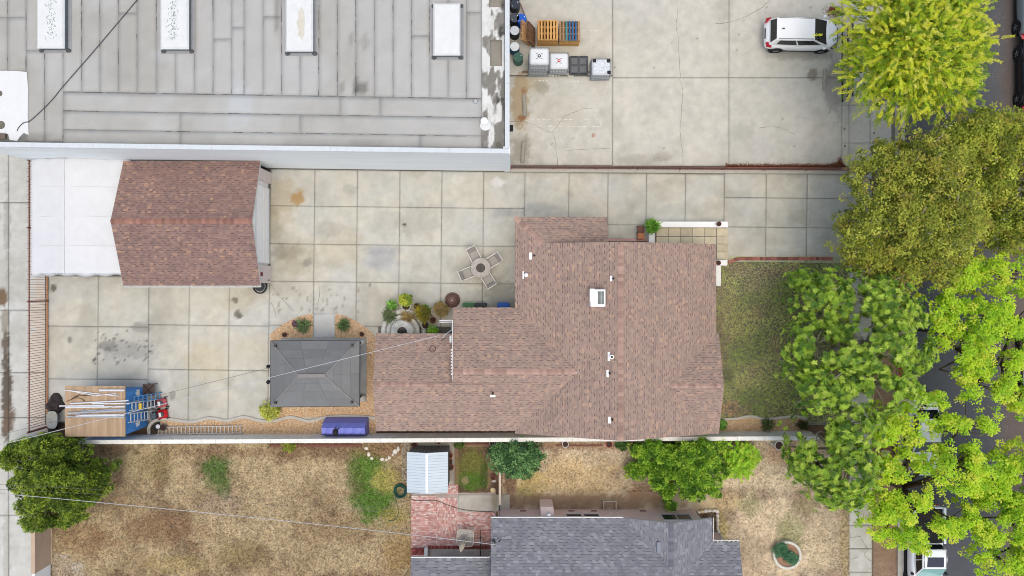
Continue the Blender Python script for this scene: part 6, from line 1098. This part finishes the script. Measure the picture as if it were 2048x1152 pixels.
def puff_leaves(pc, pr, out, style, pal, R):
    """pc puff centres, pr puff radii, out outward directions of each puff"""
    npf = len(pc); cid = R.integers(0, len(pal), npf); pcol = pal[cid] * (1 + (R.random((npf, 1)) - .5) * .25)
    if style == 'rosette': m, L, W = 10, .18, .06
    elif style == 'clump': m, L, W = 30, .11, .075
    elif style == 'fine': m, L, W = 22, .115, .075
    elif style == 'spray': m, L, W = 22, .11, .045
    elif style == 'cypress': m, L, W = 34, .13, .045
    elif style == 'glossy': m, L, W = 14, .13, .065
    elif style == 'spiky': m, L, W = 12, .34, .05
    else: m, L, W = 16, .1, .05
    idx = np.repeat(np.arange(npf), m); n = len(idx); d = unit(R.normal(size=(n, 3))); rr = pr[idx][:, None]; o = out[idx]
    if style == 'rosette':
        a = (np.tile(np.arange(m), npf) / m * 6.283) + np.repeat(R.random(npf) * 6.28, m); e1 = unit(np.cross(o, np.array([[.31, .2, .93]]))); e2 = np.cross(o, e1)
        t = .25 + .5 * R.random((n, 1)); ax = unit((e1 * np.cos(a)[:, None] + e2 * np.sin(a)[:, None]) * (1 - t * .4) + o * t * .6); c = pc[idx] + ax * .01; up = o * .5 + np.array([[0, 0, .8]]) + R.normal(size=(n, 3)) * .2
    elif style == 'spray':
        ax0 = unit(out * 1.0 + R.normal(size=out.shape) * .45 + np.array([0, 0, -.15])); s = np.tile(np.arange(m), npf) / m; sd = np.where(np.tile(np.arange(m), npf) % 2 == 0, 1., -1.)[:, None]
        A = ax0[idx]; side = unit(np.cross(A, np.array([[0, 0, 1.]]) + R.normal(size=(n, 3)) * .3)); c = pc[idx] + A * (s[:, None] * rr * 2.4) + np.array([0, 0, -1.]) * (s[:, None] ** 2 * rr * .5); ax = unit((A * .8 + side * sd * .8 + d * .25) * np.array([[1, 1, .5]])); up = np.array([[0, 0, 1.]]) + d * .3
    elif style == 'cypress':
        dd = unit(d + o * .9); c = pc[idx] + dd * rr * (.55 + .5 * R.random((n, 1))); ax = unit(dd * .9 + np.array([[0, 0, .15]]) + R.normal(size=(n, 3)) * .35); up = dd * .4 + np.array([[0, 0, 1.]]) + R.normal(size=(n, 3)) * .3
    elif style == 'spiky':
        dd = unit(d + np.array([[0, 0, .55]])); c = pc[idx] + dd * .02; ax = dd; up = np.array([[0, 0, 1.]]) + d * .2
    else:
        dd = unit(d + o * .8); c = pc[idx] + dd * rr * (.35 + .65 * R.random((n, 1)) ** .6); ax = unit((dd + R.normal(size=(n, 3)) * .55) * np.array([[1, 1, .45]])); up = unit(dd * .3 + np.array([[0, 0, 1.]]) + R.normal(size=(n, 3)) * .25)
    sc_ = .7 + .6 * R.random(n); cols = pcol[idx] * (1 + (R.random((n, 1)) - .5) * .35); return leaves(c, ax, up, L * sc_, W * sc_, np.clip(cols, 0, .8))
def crown_points(lobes, npuff, R, gap=.0, shell=.5, seed=1, up=.25, gscale=.6):
    C_, Rr, O = [], [], []; w = np.array([l[2] * l[3] for l in lobes], float); w /= w.sum()
    for li, (px, py, rx, ry, z, rz) in enumerate(lobes):
        k = int(npuff * w[li]) + 1; c = np.array(P(px, py, z)); s = (H - z) / H / S; d = unit(R.normal(size=(k * 3, 3)) + np.array([0, 0, up])); r = (shell + (1 - shell) * R.random((k * 3, 1)) ** .7) * (1 + .14 * R.normal(size=(k * 3, 1)))
        p = c + d * r * np.array([rx * s, ry * s, rz]); nz = fbm(p[:, 0] * gscale + p[:, 2] * .7 + seed, p[:, 1] * gscale - p[:, 2] * .4, seed, 3); keep = nz > gap; p = p[keep][:k]; d = d[keep][:k]; C_.append(p); O.append(unit(d / np.array([rx * s, ry * s, rz]) + np.array([0, 0, .35 / max(rz, .3)])))
    return np.concatenate(C_), np.concatenate(O)
def tree(name, label, base, lobes, npuff, style, pal, pr=.3, gap=.0, seed=1, bark=None, r0=.2, fork=.35, shell=.5, twigs=60, up=.25, cat='tree', group=None, gscale=.6, tw=1.):
    R = np.random.default_rng(seed); rd_ = random.Random(seed); b = P(*base); t = thing(name, label, cat, b, 0, group); bark = bark or mBark
    pc, out = crown_points(lobes, npuff, R, gap, shell, seed, up, gscale); rad = pr * (.7 + .6 * R.random(len(pc))); V, F, cols = puff_leaves(pc, rad, out, style, pal, R)
    zmin = .03; V[:, 2] = np.maximum(V[:, 2], zmin); V -= np.array(b)
    o = link(bpy.data.objects.new('crown', rawmesh('crown', V, F, mLeafD if style in ('cypress', 'glossy') else mLeaf, cols)), t)
    tr = MB(); lz = [l[4] for l in lobes]; zf = max(.1, min(lz) * fork); fk = Vector((0, 0, zf)); tr.tube([(0, 0, 0), (r0 * .2, 0, zf * .5), fk], [r0 * 1.25, r0, r0 * .9], 10)
    cs = []
    for (px, py, rx, ry, z, rz) in lobes:
        c = P(px, py, z) - b; c.z -= rz * .25; mid = fk.lerp(c, .5) + Vector((rd_.uniform(-.3, .3), rd_.uniform(-.3, .3), .25)) * min(1, rz); tr.tube(smooth_pts([fk, mid, c], 4), [r0 * .75 * (1 - .7 * k / 8) for k in range(9)], 7); cs.append(c)
    for i in R.choice(len(pc), min(twigs, len(pc)), replace=False):
        e = Vector(pc[i] + out[i] * rad[i] * (.9 if tw > 1 else .2)) - b; c = min(cs, key=lambda q: (q - e).length); m = c.lerp(e, .5) + Vector((rd_.uniform(-.2, .2), rd_.uniform(-.2, .2), rd_.uniform(-.05, .25))) * tw; tr.tube([c, c.lerp(m, .5) + Vector((0, 0, .05)), m, e], [r0 * .24, r0 * .19, r0 * .14, r0 * (.09 if tw > 1 else .05)], 5)
    tr.obj('trunk', bark, t, True); return t
LIME = lc((206, 214, 60), (192, 206, 52), (164, 188, 44), (220, 222, 90), (118, 148, 34), (96, 126, 34), (198, 208, 60)); OLIVE = lc((158, 164, 62), (136, 146, 54), (176, 176, 70), (108, 122, 44), (156, 146, 66), (184, 190, 78), (140, 150, 56), (92, 106, 40), k=.82); MAG = lc((150, 180, 60), (168, 194, 72), (116, 150, 50), (180, 202, 84), (154, 186, 62), (92, 128, 46), (132, 166, 54), (76, 112, 40), k=.86); CHART = lc((182, 214, 50), (168, 204, 48), (198, 220, 70), (140, 180, 44), (176, 208, 52)); CYP = lc((122, 146, 44), (92, 116, 36), (60, 82, 26), (146, 164, 56), (106, 130, 40), (70, 92, 28), k=.82); BUSH = lc((62, 100, 50), (88, 130, 70), (42, 76, 38), (112, 150, 88), k=1.0); JUN = lc((112, 156, 40), (88, 132, 32), (140, 180, 50), (64, 104, 28), (160, 192, 64), k=.9)
tree('lime_tree', 'bright yellow green feathery tree at the top beside the lot', (1775, 130), [(1765, 40, 78, 75, 6.0, 2.2), (1860, 35, 84, 75, 6.6, 2.2), (1755, 130, 66, 66, 5.6, 2.0), (1850, 130, 88, 74, 6.8, 2.2), (1815, 80, 80, 80, 7.6, 1.8), (1800, 195, 65, 42, 5.2, 1.6), (1880, 190, 55, 40, 5.4, 1.6), (1905, 90, 50, 60, 5.6, 1.6)], 5200, 'spray', LIME, .24, .0, 11, r0=.22, shell=.65, up=.9, twigs=50)
tree('olive_tree', 'olive brown green tree with pale bare twigs over the driveway end', (1775, 450), [(1770, 360, 75, 65, 5.6, 1.8), (1850, 330, 80, 60, 6.4, 1.8), (1800, 440, 95, 70, 6.2, 2.0), (1880, 430, 80, 75, 6.6, 2.0), (1725, 470, 55, 60, 4.8, 1.5), (1850, 520, 85, 55, 5.4, 1.6), (1760, 520, 60, 45, 4.6, 1.4), (1760, 310, 45, 30, 5, 1.2)], 3000, 'fine', OLIVE, .27, .33, 21, mBarkG, r0=.24, shell=.55, twigs=260, up=.8, group='olive toned street trees', tw=2., gscale=1.1)
tree('olive_tree', 'olive brown green tree at the right edge below the lime tree', (2010, 380), [(1950, 280, 70, 60, 6.2, 1.8), (2010, 330, 70, 70, 6.8, 2.0), (1960, 370, 60, 60, 6.0, 1.8), (2030, 430, 70, 70, 6.4, 1.8), (1900, 290, 45, 35, 5.4, 1.3), (1985, 460, 50, 45, 5.4, 1.5), (2020, 255, 40, 30, 5.5, 1.2), (2080, 350, 50, 90, 6.4, 1.8)], 2300, 'fine', OLIVE * np.array([1.04, 1.08, .95]), .27, .31, 22, mBarkG, r0=.22, shell=.55, twigs=180, up=.8, group='olive toned street trees', tw=2., gscale=1.1)
tree('magnolia_tree', 'mid green broad leaved tree over the front lawn', (1672, 700), [(1650, 600, 75, 65, 4.8, 1.6), (1740, 600, 80, 60, 5.6, 1.8), (1640, 690, 75, 60, 5.0, 1.7), (1740, 690, 90, 70, 6.2, 2.0), (1660, 775, 85, 60, 5.0, 1.7), (1755, 770, 75, 60, 5.6, 1.8), (1800, 640, 50, 60, 5.4, 1.6), (1828, 705, 38, 50, 5.0, 1.4), (1600, 740, 40, 40, 3.6, 1.2), (1610, 560, 45, 28, 3.8, 1.0)], 3600, 'rosette', MAG, .2, .40, 31, mBarkG, r0=.2, shell=.5, twigs=200, up=.8, gscale=1.5, tw=1.5, group='broad leaved trees on the front lawns')
tree('magnolia_tree', 'mid green broad leaved tree at the end of the block wall', (1680, 900), [(1640, 870, 65, 55, 4.6, 1.5), (1700, 850, 60, 55, 5.4, 1.6), (1640, 930, 65, 50, 4.6, 1.5), (1700, 930, 55, 60, 5.2, 1.6), (1680, 985, 60, 38, 4.4, 1.3), (1610, 900, 45, 55, 3.8, 1.2)], 2000, 'rosette', MAG, .2, .40, 32, mBarkG, r0=.18, shell=.5, twigs=120, up=.8, gscale=1.5, tw=1.5, group='broad leaved trees on the front lawns')
tree('chartreuse_tree', 'chartreuse clumpy street tree at the right edge in the middle', (1985, 640), [(1930, 560, 60, 45, 5.8, 1.4), (2010, 550, 60, 45, 6.2, 1.4), (1895, 620, 58, 55, 5.6, 1.4), (1885, 740, 34, 30, 5.2, 1.1), (1980, 640, 60, 60, 6.6, 1.5), (2040, 640, 45, 60, 6.2, 1.4), (1920, 700, 60, 50, 5.8, 1.4), (2010, 730, 60, 50, 6.0, 1.4), (1960, 770, 60, 40, 5.6, 1.3), (2050, 790, 40, 50, 5.6, 1.3)], 1050, 'clump', CHART, .22, .47, 41, mBark, r0=.16, shell=.35, twigs=110, up=.6, group='chartreuse street trees', gscale=1.5)
tree('chartreuse_tree', 'chartreuse clumpy street tree over the white sedan', (1772, 960), [(1780, 860, 60, 55, 5.0, 1.3), (1850, 812, 48, 32, 5.6, 1.2), (1930, 860, 55, 60, 5.6, 1.4), (1910, 930, 58, 58, 6.2, 1.5), (1800, 950, 60, 50, 5.2, 1.3), (1950, 930, 45, 50, 5.4, 1.3), (1760, 1020, 55, 45, 4.8, 1.2), (1840, 1020, 70, 50, 5.6, 1.4), (1905, 1040, 50, 40, 5.4, 1.2), (1835, 1078, 42, 24, 5.0, 1.0), (1770, 1070, 30, 24, 4.5, 1.0)], 1150, 'clump', CHART, .22, .485, 42, mBark, r0=.17, shell=.35, twigs=140, up=.6, group='chartreuse street trees', gscale=1.5)
tree('chartreuse_tree', 'chartreuse clumpy street tree in the bottom right corner', (2075, 1020), [(1990, 960, 50, 50, 5.4, 1.4), (2040, 930, 45, 50, 5.8, 1.4), (1970, 1040, 55, 50, 5.4, 1.4), (2030, 1040, 50, 60, 6.0, 1.4), (2000, 1115, 60, 45, 5.4, 1.4), (2060, 1120, 40, 50, 5.6, 1.3), (1965, 990, 30, 30, 5.0, 1.1), (2090, 1000, 50, 80, 6, 1.4)], 1000, 'clump', CHART * .97, .22, .45, 43, mBark, r0=.16, shell=.35, twigs=80, up=.6, group='chartreuse street trees', gscale=1.5)
R7 = random.Random(5); lob = [(115, 955, 60, 52, 1.4, 1.3)]
for k in range(54):
    a = R7.random() * 6.283; r = math.sqrt((k + .5) / 54); lob.append((114 + 103 * r * math.cos(a), 957 + 90 * r * math.sin(a), R7.uniform(12, 21), R7.uniform(10, 17), 3.8 - 2.6 * r * r + R7.uniform(-.6, .6), R7.uniform(.5, .9)))
tree('cypress_bush', 'large dark green conifer at the left edge by the alley', (115, 955), lob, 2600, 'cypress', CYP, .15, .0, 51, r0=.2, shell=.85, twigs=30, up=1.0, fork=.5)
tree('round_bush', 'round dark green glossy bush at the block wall', (1033, 912), [(1010, 905, 26, 22, 1.0, .7), (1045, 900, 30, 22, 1.2, .7), (1060, 915, 24, 24, 1.0, .7), (1030, 925, 32, 26, 1.1, .7), (1000, 920, 20, 22, .8, .6), (1045, 938, 22, 16, .8, .5)], 560, 'glossy', BUSH, .16, .0, 61, r0=.06, shell=.7, twigs=20, up=.7, cat='bush')
lob = []
for x, y, r, z in ((1295, 905, 24, 1.3), (1285, 940, 22, 1.0), (1330, 905, 26, 1.6), (1320, 945, 28, 1.5), (1365, 900, 28, 1.8), (1360, 940, 32, 1.9), (1400, 905, 26, 1.7), (1405, 940, 30, 1.7), (1335, 985, 18, 1.0), (1370, 975, 24, 1.2), (1420, 965, 20, 1.0), (1425, 985, 10, .6), (1430, 925, 24, 1.4), (1410, 890, 18, 1.6), (1340, 1003, 12, .6), (1268, 938, 14, .8), (1278, 902, 16, 1.1), (1445, 945, 16, 1.0), (1442, 893, 16, 1.2), (1398, 985, 14, .8), (1310, 965, 16, .9)): lob += [(x + R7.uniform(-.6, .6) * r, y + R7.uniform(-.6, .6) * r, r * R7.uniform(.5, .7), r * R7.uniform(.45, .65), z + R7.uniform(-.35, .35), .4) for _ in range(3)]
tree('juniper', 'bright green cloud shaped juniper in the front yard of the grey house', (1355, 935), lob, 1500, 'cypress', JUN, .15, .0, 71, r0=.1, shell=.7, twigs=30, up=.8, cat='bush')
tree('juniper', 'yellow green feathery shrub beside the cloud shaped juniper', (1480, 918), [(1470, 905, 28, 20, 1.0, .5), (1495, 910, 20, 22, .9, .5), (1465, 930, 30, 20, 1.0, .5), (1490, 935, 18, 14, .7, .4)], 420, 'spray', lc((160, 200, 60), (140, 186, 44), (180, 206, 70)), .13, .2, 72, r0=.07, shell=.5, twigs=40, up=.6, cat='bush')
def plant(label, px, py, rpx, z, rz, style, pal, n, seed, pr=.1, name='plant', cat='plant', base=None):
    return tree(name, label, base or (px, py), [(px, py, rpx, rpx, z, rz)], n, style, pal, pr, 0, seed, r0=.025, shell=.4, twigs=6, up=.6, cat=cat)
YG = lc((180, 186, 56), (146, 162, 52), (110, 134, 50), k=1.0); GR = lc((100, 150, 60), (130, 176, 80), (80, 124, 50)); BRN = lc((150, 128, 84), (124, 112, 66), (170, 150, 100)); YL = lc((176, 160, 44), (150, 140, 46), (128, 120, 50), (110, 112, 48), k=1.1)
plant('yellow green bush at the corner of the gazebo', 540, 822, 17, .5, .5, 'other', lc((180, 186, 80), (150, 160, 60), (200, 200, 110)), 160, 81, .12, 'bush', 'bush')
pt = pot; 
pt(788, 614, .2, .3, mTerra, 'terracotta pot holding a spiky plant, leftmost of the pots'); plant('spiky green plant in the leftmost terracotta pot', 784, 610, 4, .45, .15, 'spiky', GR, 10, 82)
pt(814, 611, .3, .42, mPotW, 'large white rimmed pot with a tall yellow green shrub'); plant('tall yellow green shrub in the large white rimmed pot', 811, 600, 9, 1.0, .5, 'glossy', YG, 70, 83, .12)
pt(834.5, 612, .18, .3, mTerraD, 'empty terracotta pot between two white rimmed pots'); pt(856.5, 622, .27, .4, mPotW, 'white rimmed dark pot under a yellow feathery plant'); plant('yellow feathery plant arching over the fountain', 845, 628, 14, .8, .5, 'spiky', YL, 34, 84); plant('green leafy plant in the white rimmed dark pot', 851, 620, 7, .6, .2, 'other', GR, 40, 85)
plant('dry brown green round shrub by the house corner', 883, 618, 12, .5, .4, 'other', BRN, 150, 86, .1, 'shrub', 'bush'); pt(883, 618, .22, .3, mPotG, 'grey pot hidden under the dry brown shrub')
plant('dark green low succulent beside the fountain', 780, 632, 9, .3, .25, 'spiky', lc((100, 116, 80), (80, 100, 60), (130, 140, 100)), 26, 87)
pt(867, 640, .2, .32, mTerra, 'terracotta pot with bare soil beside the white drain pipes'); pt(852, 650, .2, .35, mPotB, 'black pot between the fountain and the terracotta pot'); pt(871, 660, .28, .35, mPotG, 'wide grey pot with a spiky green plant under the eave'); plant('spiky green plant in the wide grey pot', 866, 660, 5, .5, .15, 'spiky', lc((120, 170, 50), (150, 190, 70)), 16, 88); pt(840, 661, .22, .25, mTerraD, 'brown pot against the fountain at the eave')
plant('dry tan ornamental grass spilling over the fountain rim', 815, 636, 9, .4, .2, 'spiky', BRN, 18, 89)
# round wicker fire screen
wk = thing('wire_dome', 'round rusty brown wire dome on the yard slabs', 'dome', P(905, 600)); mWk = M('rusty_wire', C(150, 116, 106), .8, .25, 10); b = MB()
for k in range(40): a = k * 6.283 / 40; b.tube([(.46 * math.cos(a), .46 * math.sin(a), .02), (.4 * math.cos(a), .4 * math.sin(a), .25), (.2 * math.cos(a + .1), .2 * math.sin(a + .1), .4), (0.02, 0, .44)], .012, 4)
for r, z in ((.46, .03), (.44, .12), (.4, .25), (.31, .33), (.2, .4), (.1, .43)): b.tube([(r * math.cos(k * .2618), r * math.sin(k * .2618), z) for k in range(25)], .014, 5)
b.obj('mesh', mWk, wk); MB().lathe([(.43, .0), (.38, .22), (.2, .36), (.03, .4)], 24).obj('inner_bowl', M('rusty_bowl', C(66, 50, 46), .85, .3, 8), wk); MB().lathe([(.05, .42), (.03, .5)], 10).obj('knob', mSteel, wk)
# gazebo bed plants and pots
for i, (x, y, c, l) in enumerate(((605, 651, GR, 'round succulent with lavender stems left of the gazebo path'), (688, 651, GR, 'round succulent right of the gazebo path'))):
    plant(l, x, y, 8, .25, .2, 'spiky', lc((96, 120, 76), (120, 140, 96), (80, 104, 60)), 22, 90 + i)
pt(571, 669, .14, .22, mTerraD, 'small dark pot in the gravel left of the gazebo path'); pt(725, 668, .14, .22, mTerraD, 'small dark pot in the gravel right of the gazebo path')
plant('little purple weed in the gravel by the gazebo', 592, 648, 6, .1, .1, 'other', lc((120, 90, 110), (100, 110, 70)), 16, 95, .05)
# porch plant, bed plants
pt(1305, 455, .22, .5, mPotW, 'white pot with a leafy green plant beside the porch wall'); plant('leafy green plant beside the white porch wall', 1305, 453, 10, .8, .35, 'spiky', lc((120, 170, 60), (150, 190, 80), (90, 140, 50)), 44, 96)
plant('bright green shrub at the house end of the front gravel', 1444, 849, 7, .3, .25, 'other', GR, 60, 97); plant('small round cactus in the middle of the front gravel', 1533, 849, 6, .2, .2, 'spiky', lc((100, 110, 70), (80, 96, 60)), 20, 98); plant('small dark round plant at the street end of the front gravel', 1605, 850, 7, .2, .2, 'other', lc((90, 84, 56), (70, 80, 44)), 50, 99, .08)
plant('green ground plant between the pots by the block wall', 1243, 887, 12, .2, .2, 'other', lc((84, 116, 54), (60, 90, 40)), 80, 100, .08); plant('green shrub at the wall behind the juniper', 1335, 888, 20, .3, .25, 'other', lc((84, 126, 44), (60, 96, 34)), 120, 101, .1); plant('blue green leafy plant in the round planter, left', 1562, 1100, 13, .35, .15, 'other', lc((70, 116, 84), (96, 140, 104)), 120, 102, .1); plant('blue green leafy plant in the round planter, lower right', 1583, 1116, 11, .35, .15, 'other', lc((70, 116, 84), (96, 140, 104)), 90, 103, .1)
plant('small yellow green weeds at the wall by the dry lawn', 578, 892, 10, .15, .15, 'other', lc((150, 156, 60), (120, 130, 50)), 60, 104, .08); plant('low green weeds by the wall behind the small grass patch', 920, 888, 8, .2, .2, 'other', lc((96, 112, 50), (70, 90, 40)), 50, 105, .08)

# fallen leaves under the street trees
fl = MB(); R9 = random.Random(99)
for i in range(2600):
    if i < 1500: q = P(R9.gauss(1690, 50), R9.uniform(0, 345)); z = .042
    elif i < 2100: q = P(R9.uniform(1560, 1700), R9.uniform(350, 512)); z = .042
    else: q = P(R9.uniform(1698, 1744), R9.uniform(520, 1152)); z = .037
    if q.x > 23 or q.x < 15: continue
    a = R9.random() * 6.28; l = R9.uniform(.015, .04); dx, dy = math.cos(a) * l, math.sin(a) * l; fl.add([(q.x - dx, q.y - dy, z), (q.x - dy * .5, q.y + dx * .5, z + .012), (q.x + dx, q.y + dy, z + .003)], [(0, 1, 2)])
tag(fl.obj('fallen_leaves', M('fallen_leaf', C(150, 130, 80), .9, 0, pal=[(0, C(120, 90, 60)), (.5, C(160, 140, 84)), (1, C(186, 176, 110))])), 'scattered fallen leaves on the paving under the street trees', 'leaves', None, 'stuff')
